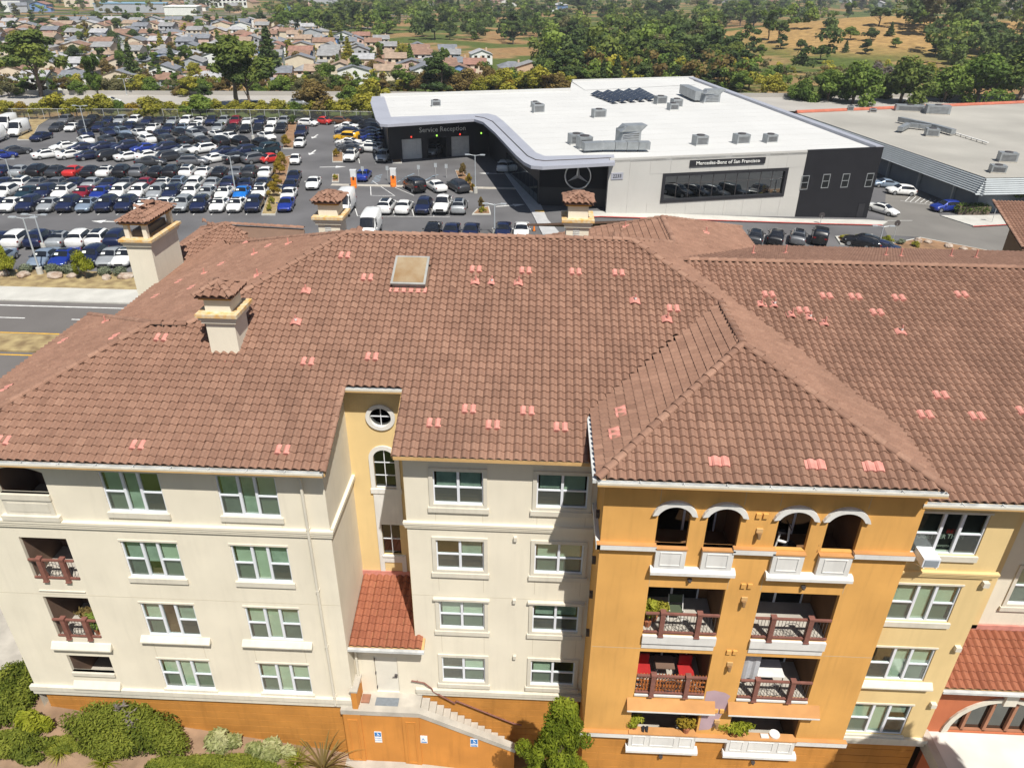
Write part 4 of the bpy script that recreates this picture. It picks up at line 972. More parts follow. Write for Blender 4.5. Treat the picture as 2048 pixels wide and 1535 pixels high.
flat('parking_lot', [(-150, 66), (24, 66), (24, 44), (110, 44), (110, 150), (56, 178), (-37, 168), (-60, 170), (-95, 164), (-150, 160)], M_ASPH, .004)
# street on the left
ys = [G(100, v).y for v in (577, 604, 609, 637.5, 668, 672, 706, 714, 790)]
XA, XB = -190, -22.6
def strip(name, y0, y1, mat, dz, x0=XA, x1=XB): return flat(name, [(x0, y0), (x1, y0), (x1, y1), (x0, y1)], mat, dz)
strip('street', ys[8]-4, ys[1], M_ROAD, .012)
def slab(name, poly, mat, h, kind=True, base=-.4):
    mb = MB(); P = [(p[0], p[1]) for p in poly]; n = len(P)
    mb.face([(x, y, gz(x, y)+h) for x, y in P])
    for i in range(n):
        j = (i+1) % n; (xa, ya), (xb, yb) = P[i], P[j]; mb.face([(xa, ya, gz(xa, ya)+base), (xb, yb, gz(xb, yb)+base), (xb, yb, gz(xb, yb)+h), (xa, ya, gz(xa, ya)+h)])
    o = mb.build(name, mat); return structure(o) if kind else o
slab('sidewalk', [(XA, ys[1]), (XB, ys[1]), (XB, ys[0]), (XA, ys[0])], M_WALK, .14)
M_DRY = pmat('dry_grass', (0.26,0.18,0.09), .95, .3, .9, .6, 9, space='World', hue=(0.30,0.235,0.115), detail=10)
slab('median', [(XA, ys[6]), (XB, ys[6]), (XB, ys[5]), (XA, ys[5])], M_DRY, .15)
slab('verge', [(XA, ys[0]), (XB, ys[0]), (XB, G(200, 545).y), (XA, G(0, 545).y)], M_DRY, .16)
strip('edge_line', ys[2]-.55, ys[2]-.35, M_WPAINT, .018); strip('centre_line', ys[5]+.35, ys[5]+.55, M_YPAINT, .018); strip('centre_line', ys[6]-.6, ys[6]-.4, M_YPAINT, .018)
for i in range(12): strip('lane_line', ys[3]-.08, ys[3]+.08, M_WPAINT, .018, -110+i*7.4+.6, -110+i*7.4+3.6)
for i in range(12): strip('lane_line', ys[8]+1.0, ys[8]+1.18, M_WPAINT, .018, -110+i*7.4+.6, -110+i*7.4+3.6)
# driveway by the left corner of the building
def grid_sheet(name, x0, x1, y0, y1, st, mat, dz):
    mb = MB(); nx, ny = max(1, round((x1-x0)/st)), max(1, round((y1-y0)/st))
    for i in range(nx):
        for j in range(ny):
            c = [(x0+(x1-x0)*(i+a)/nx, y0+(y1-y0)*(j+b)/ny) for a, b in ((0,0),(1,0),(1,1),(0,1))]; mb.face([(x, y, gz(x, y)+dz) for x, y in c])
    return structure(mb.build(name, mat))
grid_sheet('driveway', -60, -22.0, 20.5, 41, 1.5, M_CONC, .03)
# painted stall lines and arrows
def line(a, b, wd=.11, mat=M_WPAINT, name='stall_line', dz=.010):
    a = Vector((a[0], a[1])); b = Vector((b[0], b[1])); d = (b-a).normalized(); n = Vector((-d.y, d.x))*wd/2
    return flat(name, [a+n, b+n, b-n, a-n], mat, dz)
def pline(p, q, **k): return line(GP(p)[0], GP(q)[0], **k)
AX = R_(8.5); ax = Vector((-math.sin(AX), math.cos(AX)))         # stall direction of the storage lot
for x in list(range(5, 260, 38)) + [352, 386, 422, 457.5, 492, 527]:
    g = GP((x, 430))[0]; line(g, (g[0]+ax.x*5.2, g[1]+ax.y*5.2))
for x in range(20, 540, 34):
    g = GP((x, 360))[0]; line(g, (g[0]+ax.x*4.8, g[1]+ax.y*4.8))
for (x, y) in ((60, 520), (105, 520), (150, 530)): g = GP((x, y))[0]; line(g, (g[0]+ax.x*6, g[1]+ax.y*6))
for x in (715, 752, 790, 828, 868): pline((x, 432), (x-6, 412))
pline((715, 432), (900, 434)); pline((745, 362), (790, 392)); pline((790, 392), (742, 391)); pline((742, 391), (741, 370)); pline((790, 375), (828, 391)); pline((850, 370), (890, 388))
for x in (719, 752): pline((x, 327), (x-2, 314))
for k in range(5): pline((742+k*2, 365-k*3), (760+k*1, 362-k*3.2), wd=.13, mat=pmat('blue_line', (.30,.42,.52), .8, .1, 2), name='hatching')
for k in range(5): pline((795+k*5, 364-k*3), (815+k*3.4, 353-k*1.5), wd=.13, mat=MATS['blue_line'], name='hatching')
for k in range(4): pline((848+k*5, 362-k*3), (868+k*3, 352-k*1), wd=.13, mat=MATS['blue_line'], name='hatching')
def arrow(px, py, ang, s=1.0):
    g = GP((px, py))[0]; d = Vector((math.sin(ang), math.cos(ang))); n = Vector((d.y, -d.x)); c = Vector(g)
    P = [c-d*1.6*s+n*.12*s, c-d*1.6*s-n*.12*s, c+d*.4*s-n*.12*s, c+d*.4*s-n*.5*s, c+d*1.7*s, c+d*.4*s+n*.5*s, c+d*.4*s+n*.12*s]; flat('arrow_marking', [(p.x, p.y) for p in P], M_WPAINT, .010)
arrow(630, 273, math.pi, 1.3); arrow(625, 305, math.pi, 1.3); arrow(665, 334, R_(80), 1.3); arrow(216, 443, R_(-90), 1.3); arrow(1020, 411, R_(70), 1.3); arrow(984, 347, R_(-90), 1.3)
strip('concrete_gutter', G(700, 370).y-.6, G(700, 370).y+.6, M_CONC, .012, -32, 12)
for (p, q) in (((1185,492),(1235,462)),((1345,490),(1380,465)),((1470,495),(1505,468)),((1610,500),(1650,470))): pline((p[0]*.303+1150, p[1]), (q[0]*.303+1150, q[1]))
for x in (1515, 1553, 1597, 1642): pline((x-8, 497), (x+14, 470))
for k in range(6): pline((1810+k*10, 403-k*.5+k*1.2), (1822+k*10, 391+k*1.8), name='hatching')
pline((1800, 401), (1860, 409)); pline((1775, 441), (1825, 441))
# kerbed islands with planting
M_MULCH = pmat('mulch', (0.24,0.14,0.075), .95, .3, .8, .5, 10, space='World', detail=9)
def island(pix, soil=None, pts=None):
    P = pts or GP(*pix); c = (sum(p[0] for p in P)/len(P), sum(p[1] for p in P)/len(P))
    slab('kerb_island', P, M_WALK, .15)
    q = [(c[0]+(p[0]-c[0])*(1-.35/max(.8, math.hypot(p[0]-c[0], p[1]-c[1]))), c[1]+(p[1]-c[1])*(1-.35/max(.8, math.hypot(p[0]-c[0], p[1]-c[1])))) for p in P]
    mb = MB(); mb.face([(x, y, gz(x, y)+.16) for x, y in q]); structure(mb.build('planting_soil', soil or M_MULCH))
island([(575,245),(594,245),(586,298),(566,298)]); island([(556,316),(583,312),(569,372),(544,372)]); island([(541,380),(566,380),(551,431),(523,431)], M_DRY)
island([(35,281),(62,281),(78,252),(100,238),(60,238)], M_DRY); island([(665,325),(686,325),(686,305),(665,305)]); island([(785,327),(804,327),(802,312),(782,312)])
island([(664,365),(678,365),(678,350),(665,350)]); island([(910,342),(925,342),(955,383),(948,386),(926,382)], M_MULCH); island([(944,430),(982,430),(978,414),(955,418)], M_MULCH)
island([(1670,474),(1745,470),(1760,500),(1680,489)], M_MULCH); island([(1775,490),(1840,476),(1990,505),(1960,530),(1770,510)], M_MULCH)
# pavements by the dealership and the grey store
slab('pavement', GP((1180,424),(1222,424),(1590,439),(1735,441),(1775,444),(1765,451),(1640,448),(1187,435)), M_WALK, .14)
for (p, q) in (((1187,435.5),(1640,449)), ((1640,449),(1765,452)), ((1946,454.5),(2048,449))): pline(p, q, wd=.35, mat=M_RED, name='red_kerb', dz=.152 if p[0] < 1900 else .16)
slab('pavement', GP((1880,432),(1955,432),(2048,430),(2100,448),(1946,453)), M_WALK, .14)
slab('pavement', GP((998,330),(1012,330),(1082,412),(1095,440),(1122,470),(1085,470),(1060,420)), pmat('shaded_walk', (.40,.40,.40), .9, .08, 1), .14)
pline((1070, 424), (1088, 424), wd=.9, mat=M_YPAINT, name='tactile_strip', dz=.15)
flat('junction_road', GP((1768,456),(1772,376),(1850,376),(1880,431),(1946,454),(2060,450),(2060,525),(1990,507),(1840,474),(1775,470)), pmat('worn_road', (.17,.16,.145), .9, .12, .15, .2, 10, space='World', detail=8), .007)
# motorway beyond the fence
fy0, fy1 = G(300, 219).y, G(300, 194).y
M_FWY = pmat('motorway_concrete', (0.36,0.34,0.31), .9, .1, .08, .1, 5, space='World')
mb = MB()
for i in range(40):
    x0, x1 = -330+i*16, -330+(i+1)*16; s = .10
    mb.face([(x0, fy0+s*(x0+80), .12), (x1, fy0+s*(x1+80), .12), (x1, fy1+s*(x1+80), .12), (x0, fy1+s*(x0+80), .12)])
structure(mb.build('motorway', M_FWY))
mb = MB()
for i in range(40):
    x0, x1 = -330+i*16, -330+(i+1)*16; y = lambda x: fy1+.10*(x+80)
    mb.face([(x0, y(x0), .1), (x1, y(x1), .1), (x1, y(x1), 1.15), (x0, y(x0), 1.15)]); mb.face([(x0, y(x0), 1.15), (x1, y(x1), 1.15), (x1, y(x1)+.35, 1.15), (x0, y(x0)+.35, 1.15)])
tag(mb.build('barrier_wall', M_FWY), 'long pale concrete barrier wall along the far side of the motorway', 'wall')
# chain link fence at the back of the lot
M_STEEL = pmat('galvanised', (0.50,0.51,0.50), .5, .1, 3, metal=.3)
fp = [GP(q)[0] for q in ((-60,238),(0,240),(150,240.5),(300,241),(560,242),(745,246))]
fr = root('chain_link_fence', (fp[0][0], fp[0][1], 0), 'long grey chain link fence along the back of the car park', 'fence'); FO = (fp[0][0], fp[0][1], 0)
M_MESH = glass_mat('wire_mesh', (.78,.78,.78), 0.0, .5, .10, (.4,.4,.4))
for (a, b) in zip(fp[:-1], fp[1:]):
    mb = MB(); mb.tube((a[0], a[1], 2.3), (b[0], b[1], 2.3), .045, n=6); mb.build('top_rail', M_STEEL, fr, FO)
    mb = MB(); mb.face([(a[0], a[1], .1), (b[0], b[1], .1), (b[0], b[1], 2.28), (a[0], a[1], 2.28)]); mb.build('mesh', M_MESH, fr, FO)
    n = max(1, int(math.hypot(b[0]-a[0], b[1]-a[1])/3.05))
    for i in range(n):
        x, y = a[0]+(b[0]-a[0])*i/n, a[1]+(b[1]-a[1])*i/n; mb = MB(); mb.tube((x, y, 0), (x, y, 2.3), .05, n=6); mb.build('post', M_STEEL, fr, FO)
# ================================================================= dealership
M_BLK = pmat('black_cladding', (0.022,0.022,0.026), .45, .12, .4, .05, 20, space='World')
M_BLK2 = pmat('black_ribbed_panel', (0.016,0.016,0.019), .7, .10, .6, space='World', spec=.2)
M_GRY = pmat('grey_panel', (0.47,0.46,0.43), .7, .03, .3, space='World', streak=.04)
M_ROOFW = pmat('white_membrane', (0.52,0.52,0.505), .8, .035, .12, .05, 4, space='World', streak=0)
M_LILACM = pmat('silver_fascia', (0.40,0.41,0.46), .45, .05, .3, metal=.2, space='World')
M_ALU = pmat('galvanised_duct', (0.34,0.36,0.37), .45, .14, 1.2, metal=.5)
D0_ = Vector((8.9, 99.3, -.5))
DEAL = root('car_dealership', D0_, 'large car dealership with flat white roof and black and grey walls', 'building')
def dpart(mb, name, mat, parent=None, smooth=False): return mb.build(name, mat, parent or DEAL, D0_, smooth)
HZ = 7.0
def RZ(px, py, z=HZ): return at_z(px, py, z)
rp_ = [RZ(*q) for q in ((1225,321),(1765,288),(1385,157),(1143,164),(1140,181),(760,193),(778,240),(962,234),(1000,245),(1075,322))]
rp_[1] = Vector((48.9, 110.8, HZ)); rp_[0] = Vector((8.9, 99.3, HZ))
mb = MB(); mb.face(rp_); mb.face([p-Vector((0,0,.3)) for p in rp_][::-1])
for i in range(len(rp_)): j = (i+1) % len(rp_); mb.face([rp_[i], rp_[j], rp_[j]-Vector((0,0,.3)), rp_[i]-Vector((0,0,.3))])
DR = dpart(mb, 'roof', M_ROOFW)
A_, Bc = Vector((8.9, 99.3, 0)), Vector((48.9, 110.8, 0)); ud = (Bc-A_).normalized(); nd = Vector((ud.y, -ud.x, 0))
def wp(px, py): p = at_plane(px, py, A_, nd); return ((p-A_).dot(ud), p.z)
def Wp(t, z, off=0.0): p = A_+ud*t+nd*off; return (p.x, p.y, z)
Lw = (Bc-A_).length; tg = wp(1600, 380)[0]
def wbox(mb, t0, t1, z0, z1, o0, o1):
    c = [Wp(t0, z0, o0), Wp(t1, z0, o0), Wp(t1, z0, o1), Wp(t0, z0, o1), Wp(t0, z1, o0), Wp(t1, z1, o0), Wp(t1, z1, o1), Wp(t0, z1, o1)]; b = len(mb.v); mb.v.extend(c)
    for f in ((0,3,2,1),(4,5,6,7),(0,1,5,4),(1,2,6,5),(2,3,7,6),(3,0,4,7)): mb.f.append(tuple(b+i for i in f)); mb.m.append(0)
    return mb
w0 = wp(1323, 376); w1 = wp(1572, 364); zA = wp(1327, 347)[1]; zB = wp(1320, 405)[1]; zt_, zb_ = (wp(1327,347)[1]+wp(1577,335)[1])/2, (wp(1320,405)[1]+wp(1565,393)[1])/2; ta, tb = w0[0], w1[0]
HT = HZ+.25
npn = 10                                        # the grey wall is a row of panels
for i in range(npn):
    a, b_ = tg*i/npn+.01, tg*(i+1)/npn-.01
    for (z0, z1) in ((-2.6, zb_), (zt_, HT)): mb = MB(); wbox(mb, a, b_, z0, z1, -.3, 0); dpart(mb, 'wall_panel', M_GRY)
    if b_ < ta or a > tb: mb = MB(); wbox(mb, a, b_, zb_, zt_, -.3, 0); dpart(mb, 'wall_panel', M_GRY)
for a, b_ in ((0, ta), (tb, tg)): mb = MB(); wbox(mb, a, b_, zb_, zt_, -.32, -.02); dpart(mb, 'wall', M_GRY)
mb = MB(); wbox(mb, tg, Lw, -4.5, HT, -.35, .04); BW = dpart(mb, 'black_wall', M_BLK2)
# showroom window
fw = .42; mb = MB(); wbox(mb, ta, tb, zb_, zb_+fw, -.4, .10); wbox(mb, ta, tb, zt_-fw, zt_, -.4, .10); wbox(mb, ta, ta+fw, zb_+fw, zt_-fw, -.4, .10); wbox(mb, tb-fw, tb, zb_+fw, zt_-fw, -.4, .10)
WF = dpart(mb, 'showroom_window', M_BLK)
M_MIRR = glass_mat('showroom_glass', (.05,.055,.055), .34, .01)
nm = 10
for i in range(nm):
    for (c, d) in ((.0, .66), (.66, 1.0)):
        a = ta+fw+(tb-ta-2*fw)*i/nm; b_ = ta+fw+(tb-ta-2*fw)*(i+1)/nm; z0 = zb_+fw+(zt_-zb_-2*fw)*c; z1 = zb_+fw+(zt_-zb_-2*fw)*d
        mb = MB(); wbox(mb, a+.03, b_-.03, z0+.03, z1-.03, -.22, -.2); dpart(mb, 'pane', M_MIRR, WF)
mb = MB()
for i in range(1, nm): a = ta+fw+(tb-ta-2*fw)*i/nm; wbox(mb, a-.03, a+.03, zb_+fw, zt_-fw, -.25, -.16)
wbox(mb, ta+fw, tb-fw, zb_+fw+(zt_-zb_-2*fw)*.66-.03, zb_+fw+(zt_-zb_-2*fw)*.66+.03, -.25, -.165); dpart(mb, 'mullion', M_METAL, WF)
for (px, py) in ((1609, 365), (1651, 362), (1690, 361), (1738, 360)):
    t, z = wp(px, py); mb = MB(); wbox(mb, t-.6, t-.5, z-1.0, z+1.0, 0, .09); wbox(mb, t+.5, t+.6, z-1.0, z+1.0, 0, .09); wbox(mb, t-.5, t+.5, z+.9, z+1.0, 0, .09); wbox(mb, t-.5, t+.5, z-1.0, z-.9, 0, .09); wbox(mb, t-.5, t+.5, z-.04, z+.04, 0, .08); W_ = dpart(mb, 'window', M_ALU)
    mb = MB(); wbox(mb, t-.5, t+.5, z-.9, z+.9, .041, .05); dpart(mb, 'pane', M_DGLASS, W_)
t, z = wp(1719, 426); mb = MB(); wbox(mb, t-.55, t+.55, gz(48, 110)-.1, gz(48, 110)+2.15, .04, .10); dpart(mb, 'service_door', M_BLK)
def text_mesh(body, size, mat, name, parent, origin, xdir, zdir, ndir, org, extr=.03, align='CENTER', squash=1.0):
    cu = bpy.data.curves.new(name, 'FONT'); cu.body = body; cu.size = size; cu.extrude = extr; cu.align_x = align; cu.align_y = 'CENTER'; cu.resolution_u = 2
    to = bpy.data.objects.new('tmp_text', cu); COL.objects.link(to); dg = bpy.context.evaluated_depsgraph_get(); me = bpy.data.meshes.new_from_object(to.evaluated_get(dg)); bpy.data.objects.remove(to); bpy.data.curves.remove(cu)
    x, z_, n = Vector(xdir), Vector(zdir), Vector(ndir); o = Vector(origin)-Vector(org)
    for v in me.vertices: c = v.co.copy(); v.co = o+x*(c.x*squash)+z_*c.y+n*c.z
    me.materials.clear(); me.materials.append(mat); me.update(); ob = new_obj(name, me, parent); return ob
M_LETTER = pmat('white_letters', (.80,.80,.76), .5, .03, 2)
t0, z1 = wp(1380, 321); t1, z1b = wp(1531, 314); _, z0 = wp(1380, 332); _, z0b = wp(1531, 327); zc = (z0+z1+z0b+z1b)/4; hh = (z1-z0)*.5+.06
mb = MB(); wbox(mb, t0, t1, zc-hh, zc+hh, 0, .15); SG = dpart(mb, 'sign_panel', M_BLK)
text_mesh('Mercedes-Benz of San Francisco', hh*1.55, M_LETTER, 'lettering', SG, Wp((t0+t1)/2, zc, .19), ud, (0,0,1), nd, D0_, .03, squash=(t1-t0)*.95/(hh*1.55*14.6))
t, z = wp(1234, 352); mb = MB(); wbox(mb, t-.85, t+.85, z-.45, z+.45, 0, .08); SP = dpart(mb, 'number_plate', M_LILACM); text_mesh('2233', .62, M_BLK, 'lettering', SP, Wp(t, z, .1), ud, (0,0,1), nd, D0_, .015)
# side and rear walls
for (p, q, m_) in ((Bc, RZ(1385,157), M_BLK2), (RZ(1385,157), RZ(1143,164), M_BLK2), (RZ(1143,164), RZ(1140,181), M_BLK), (RZ(1140,181), RZ(760,193), M_BLK)):
    mb = MB(); mb.face([(p.x, p.y, -5), (q.x, q.y, -5), (q.x, q.y, HZ-.01), (p.x, p.y, HZ-.01)]); dpart(mb, 'wall', m_)
# parapet strips along the right and rear edges
def parapet(p, q, w=.7, h=.45, mat=None):
    d = (q-p).normalized(); n = Vector((-d.y, d.x, 0)); mb = MB()
    c = [p, q, q+n*w, p+n*w]; mb.face([v+Vector((0,0,h)) for v in c])
    for i in range(4): j = (i+1) % 4; mb.face([c[i]-Vector((0,0,.2)), c[j]-Vector((0,0,.2)), c[j]+Vector((0,0,h)), c[i]+Vector((0,0,h))])
    dpart(mb, 'parapet', mat or M_LILACM, DR)
parapet(rp_[1], rp_[2], 1.2, .4); parapet(rp_[2], rp_[3], .6, .5, M_ROOFW); parapet(rp_[4], rp_[5], .6, .5, M_ROOFW)
mb = MB(); q = [RZ(1143,164)+Vector((0,0,.1)), RZ(1385,157)+Vector((0,0,.1)), RZ(1390,170), RZ(1170,181)]; mb.face([v+Vector((0,0,.05)) for v in q]); dpart(mb, 'roof_saddle', M_ROOFW, DR)
# welded seams of the roof membrane
M_SEAM = pmat('membrane_seam', (0.49,0.49,0.475), .8, .08, 1)
rp2 = [(p.x, p.y) for p in rp_]; vd = Vector((-ud.y, ud.x, 0))
for i in range(1, 22):
    run = []; cur = None
    for k in range(-40, 52):
        q = A_+vd*(i*4.1)+ud*k; ins_ = in_poly((q.x, q.y), rp2)
        if ins_ and cur is None: cur = k
        if (not ins_ or k == 51) and cur is not None:
            if k-cur > 3: run.append((cur+.6, k-1.6))
            cur = None
    for a, b_ in run:
        mb = MB(); c = [A_+vd*(i*4.1+o)+ud*t for t, o in ((a, -.05), (b_, -.05), (b_, .05), (a, .05))]; lo_ = [(p.x, p.y, HZ+.002) for p in c]; hi_ = [(p.x, p.y, HZ+.02) for p in c]; mb.face(hi_)
        for k in range(4): mb.face([lo_[k], lo_[(k+1) % 4], hi_[(k+1) % 4], hi_[k]])
        dpart(mb, 'membrane_seam', M_SEAM, DR)
# canopy band
co_ = [(1228,309),(1230,325),(1085,333),(1062,331),(1048,324),(1032,310),(990,265),(966,244),(948,238),(775,249),(760,248),(752,240),(741,205),(744,193),(768,192),(782,234),(975,227),(992,231),(1008,243),(1072,305),(1090,312)]
cz_ = HZ+.06; up = [RZ(x, y, cz_) for x, y in co_]; dn = [p-Vector((0,0,.42)) for p in up]; mb = MB(); mb.face(up); mb.face(dn[::-1])
for i in range(len(up)): j = (i+1) % len(up); mb.face([up[i], dn[i], dn[j], up[j]])
dpart(mb, 'canopy', M_LILACM)
ring = [(1222,316),(1090,322),(1072,320),(1055,312),(985,243),(968,236),(950,233)]
mb = MB()
for a, b_ in zip(ring[:-1], ring[1:]): mb.tube(RZ(*a, cz_+.01), RZ(*b_, cz_+.01), .09, n=5)
dpart(mb, 'canopy_seam', M_METAL)
# black walls below the canopy
Wc = [Vector((-26.3, 128.8, 0)), Vector((-9.6, 135.6, 0)), Vector((-.3, 102.6, 0)), Vector((9.2, 102.0, 0))]
Wl = Vector((-31.5, 150, 0))
def bwall(p, q, name='black_wall', z1=HZ-.35, n=0, mat=M_BLK):
    mb = MB(); mb.face([(p.x, p.y, -.3), (q.x, q.y, -.3), (q.x, q.y, z1), (p.x, p.y, z1)]); return dpart(mb, name, mat)
bwall(Wl, Wc[0]); bwall(Wc[1], Wc[2]); bwall(Wc[2], Wc[3])
mb = MB(); mb.face([(Wc[2].x, Wc[2].y-.1, 3.0), (Wc[3].x, Wc[3].y-.1, 3.0), (Wc[3].x, Wc[3].y-.1, HZ-.36), (Wc[2].x, Wc[2].y-.1, HZ-.36)])
mb = MB(); p = Wc[2]; d = (Wc[3]-Wc[2]).normalized(); lp = Wc[3]; nn = Vector((d.y, -d.x, 0)); mb.face([(p+nn*.1).to_tuple()[:2]+(2.6,), (lp+nn*.1).to_tuple()[:2]+(2.6,), (lp+nn*.1).to_tuple()[:2]+(HZ-.36,), (p+nn*.1).to_tuple()[:2]+(HZ-.36,)]); dpart(mb, 'black_wall', M_BLK2)
us = (Wc[1]-Wc[0]).normalized(); ns_ = Vector((us.y, -us.x, 0)); Ls = (Wc[1]-Wc[0]).length
def sp_(t, z, o=0.0): p = Wc[0]+us*t+ns_*o; return (p.x, p.y, z)
doors = [(2.3, 5.8, 3.4), (6.9, 10.2, 3.4), (11.1, 14.4, 3.4)]
segs = [(0, 2.3), (5.8, 6.9), (10.2, 11.1), (14.4, Ls)]
mb = MB()
for a, b_ in segs: mb.face([sp_(a, 0), sp_(b_, 0), sp_(b_, 3.4), sp_(a, 3.4)])
mb.face([sp_(0, 3.4), sp_(Ls, 3.4), sp_(Ls, HZ-.35), sp_(0, HZ-.35)])
for (a, b_, h) in doors: mb.face([sp_(a, 0), sp_(a, 0, -.6), sp_(a, h, -.6), sp_(a, h)]); mb.face([sp_(b_, 0), sp_(b_, 0, -.6), sp_(b_, h, -.6), sp_(b_, h)]); mb.face([sp_(a, h), sp_(a, h, -.6), sp_(b_, h, -.6), sp_(b_, h)])
dpart(mb, 'service_wall', M_BLK)
for i, (a, b_, h) in enumerate(doors):
    if i == 1:
        mb = MB(); mb.face([sp_(a, 0, -5), sp_(b_, 0, -5), sp_(b_, h, -5), sp_(a, h, -5)]); mb.face([sp_(a, .02, -5), sp_(b_, .02, -5), sp_(b_, .02, -.0), sp_(a, .02, .0)]); dpart(mb, 'service_bay', M_BLK); continue
    for k in range(6):
        mb = MB(); z0 = h*k/6; z1 = h*(k+1)/6-.03; mb.face([sp_(a, z0, -.3), sp_(b_, z0, -.3), sp_(b_, z1, -.27), sp_(a, z1, -.27)]); mb.face([sp_(a, z1, -.27), sp_(b_, z1, -.27), sp_(b_, z1+.03, -.3), sp_(a, z1+.03, -.3)]); dpart(mb, 'roller_door_slat', M_WTRIM)
text_mesh('Service Reception', 1.15, M_LETTER, 'lettering', DEAL, sp_(9.6, 4.75, .06), us, (0,0,1), ns_, D0_, .03)
for i, t in enumerate((4.0, 8.5, 12.7, 16.6)):
    mb = MB(); mb.obox(Matrix.Translation(sp_(t, 3.75, .08)), -.1, -.1, -.12, .1, .1, .12); m = bpy.data.materials.new('signal'); m.use_nodes = True; bs = m.node_tree.nodes['Principled BSDF']; c = (.8,.05,.03,1) if i % 2 == 0 else (.4,.9,.1,1); bs.inputs['Base Color'].default_value = c; bs.inputs['Emission Color'].default_value = c; bs.inputs['Emission Strength'].default_value = 1.5; dpart(mb, 'signal_lamp', m)
# star badge
sc_ = Wc[2]+d*5.3; cz2 = 4.3; mb = MB(); Rr = 1.75
cs = [Vector((0,0,0))+d*(Rr*math.cos(2*math.pi*i/32))+Vector((0,0,Rr*math.sin(2*math.pi*i/32))) for i in range(32)]; c0 = Vector((sc_.x, sc_.y, cz2))+nn*.3
for i in range(32): mb.tube(c0+cs[i], c0+cs[(i+1) % 32], .12, n=6)
for k in range(3):
    a = math.pi/2+k*2*math.pi/3; tip = c0+d*(Rr*math.cos(a))+Vector((0,0,Rr*math.sin(a))); sd = d*math.cos(a+math.pi/2)+Vector((0,0,math.sin(a+math.pi/2)))
    for s_ in (1, -1): mb.face([tip, c0+sd*.26*s_, c0+nn*.18]); mb.face([tip, c0+sd*.26*s_, c0-nn*.02])
dpart(mb, 'star_badge', pmat('chrome', (.62,.63,.64), .25, .05, 2, metal=.7))
# diagonal facade glazing
dd = (Wc[2]-Wc[1]).normalized(); nd2 = Vector((-dd.y, dd.x, 0)); nd2 = nd2 if nd2.x < 0 else -nd2
for i in range(9):
    a = Wc[1]+dd*(14+i*2.2)+nd2*.05; b_ = a+dd*2.0; mb = MB(); mb.face([(a.x, a.y, .2), (b_.x, b_.y, .2), (b_.x, b_.y, 3.2), (a.x, a.y, 3.2)]); dpart(mb, 'pane', M_DGLASS)
# rooftop plant of the dealership: each unit is a thing
def rooftop(px, py, w, dpt, h, label, z=HZ, rz=.28, kind='box'):
    p = RZ(px, py, z); r = root('rooftop_unit', p, label, 'air handler', 'rooftop air units', rz)
    w, dpt, h = (w*.85, dpt*.85, h*.85) if z > 5 else (w*.9, dpt*.9, h*.85)
    mb = MB(); mb.box(-w/2, -dpt/2, .18, w/2, dpt/2, h)
    if kind == 'hood': mb.v[-4] = (-w*.3, -dpt*.3, h*1.25); mb.prism([(-w/2, h*.9), (w/2, h*.9), (w*.8, h*1.3), (-w*.2, h*1.3)], -dpt/2, dpt/2)
    b_ = mb.build('casing', M_ALU, r); 
    m = MB(); m.box(-w/2-.05, -dpt/2-.05, -.02, w/2+.05, dpt/2+.05, .18); m.build('kerb', M_ROOFW if z > 5 else M_CONC, r)
    m = MB(); n = 5
    for i in range(n): m.box(-w*.4, -dpt/2-.03, .3+(h-.5)*i/n, w*.4, -dpt/2-.005, .3+(h-.5)*i/n+.06)
    m.build('louvre', M_METAL, b_); m = MB(); m.tube((0, 0, h), (0, 0, h+.12), min(w, dpt)*.36, n=14); m.build('fan', M_METAL, b_)
    return r
for (px, py, w_, d_, h_, lb) in ((872,213,1.9,1.6,1.3,'small grey air unit alone on the left of the white roof'),(1070,214,1.6,1.4,1.1,'small grey air unit behind its larger twin on the white roof'),(1076,225,2.3,1.9,1.7,'grey air unit with a smaller one right behind it on white roof'),(1197,235,2.6,1.9,1.6,'grey air unit in the middle of the white roof'),(1152,288,2.5,1.9,1.7,'grey air unit beside the large duct on the white roof'),(1399,290,2.2,1.9,1.6,'leftmost of three grey air units along the front roof edge'),(1481,287,2.4,1.9,1.6,'middle one of three grey air units along the front roof edge'),(1539,285,2.0,1.7,1.4,'rightmost of three grey air units along the front roof edge'),(1352,214,2.2,1.9,1.7,'grey air unit right of the solar rows on the white roof'),(1320,208,2.4,2.0,1.7,'grey air unit next to the solar rows on white roof'),(1345,220,2.0,1.8,1.4,'low grey air unit in front of the others by the solar rows')):
    rooftop(px, py, w_, d_, h_, lb)
def duct_run(name, pts, w_, h_, z, label, mat=M_ALU):
    """ventilation duct of joined square segments with flanges"""
    P = [RZ(x, y, z) for x, y in pts]; r = root(name, P[0], label, 'duct')
    for a, b_ in zip(P[:-1], P[1:]):
        dv = (b_-a); n = max(1, int(dv.length/1.6)); dv.normalize(); nv = Vector((-dv.y, dv.x, 0))*w_/2; ln = (b_-a).length/n
        for i in range(n):
            p, q = a+dv*(ln*i+.03), a+dv*(ln*(i+1)-.03); mb = MB(); c = [p+nv, p-nv, q-nv, q+nv]
            lo = [v+Vector((0,0,.35)) for v in c]; hi = [v+Vector((0,0,.35+h_)) for v in c]; mb.face(lo); mb.face(hi)
            for k in range(4): mb.face([lo[k], lo[(k+1) % 4], hi[(k+1) % 4], hi[k]])
            mb.build('duct_segment', mat, r, P[0])
            mb = MB(); mb.tube(p+Vector((0,0,0)), p+Vector((0,0,.36)), .06, n=5); mb.build('leg', M_METAL, r, P[0])
    return r
duct_run('roof_duct', [(1165,305),(1205,303),(1298,303)], 1.3, 1.0, HZ, 'long galvanised duct along the front edge of the white roof')
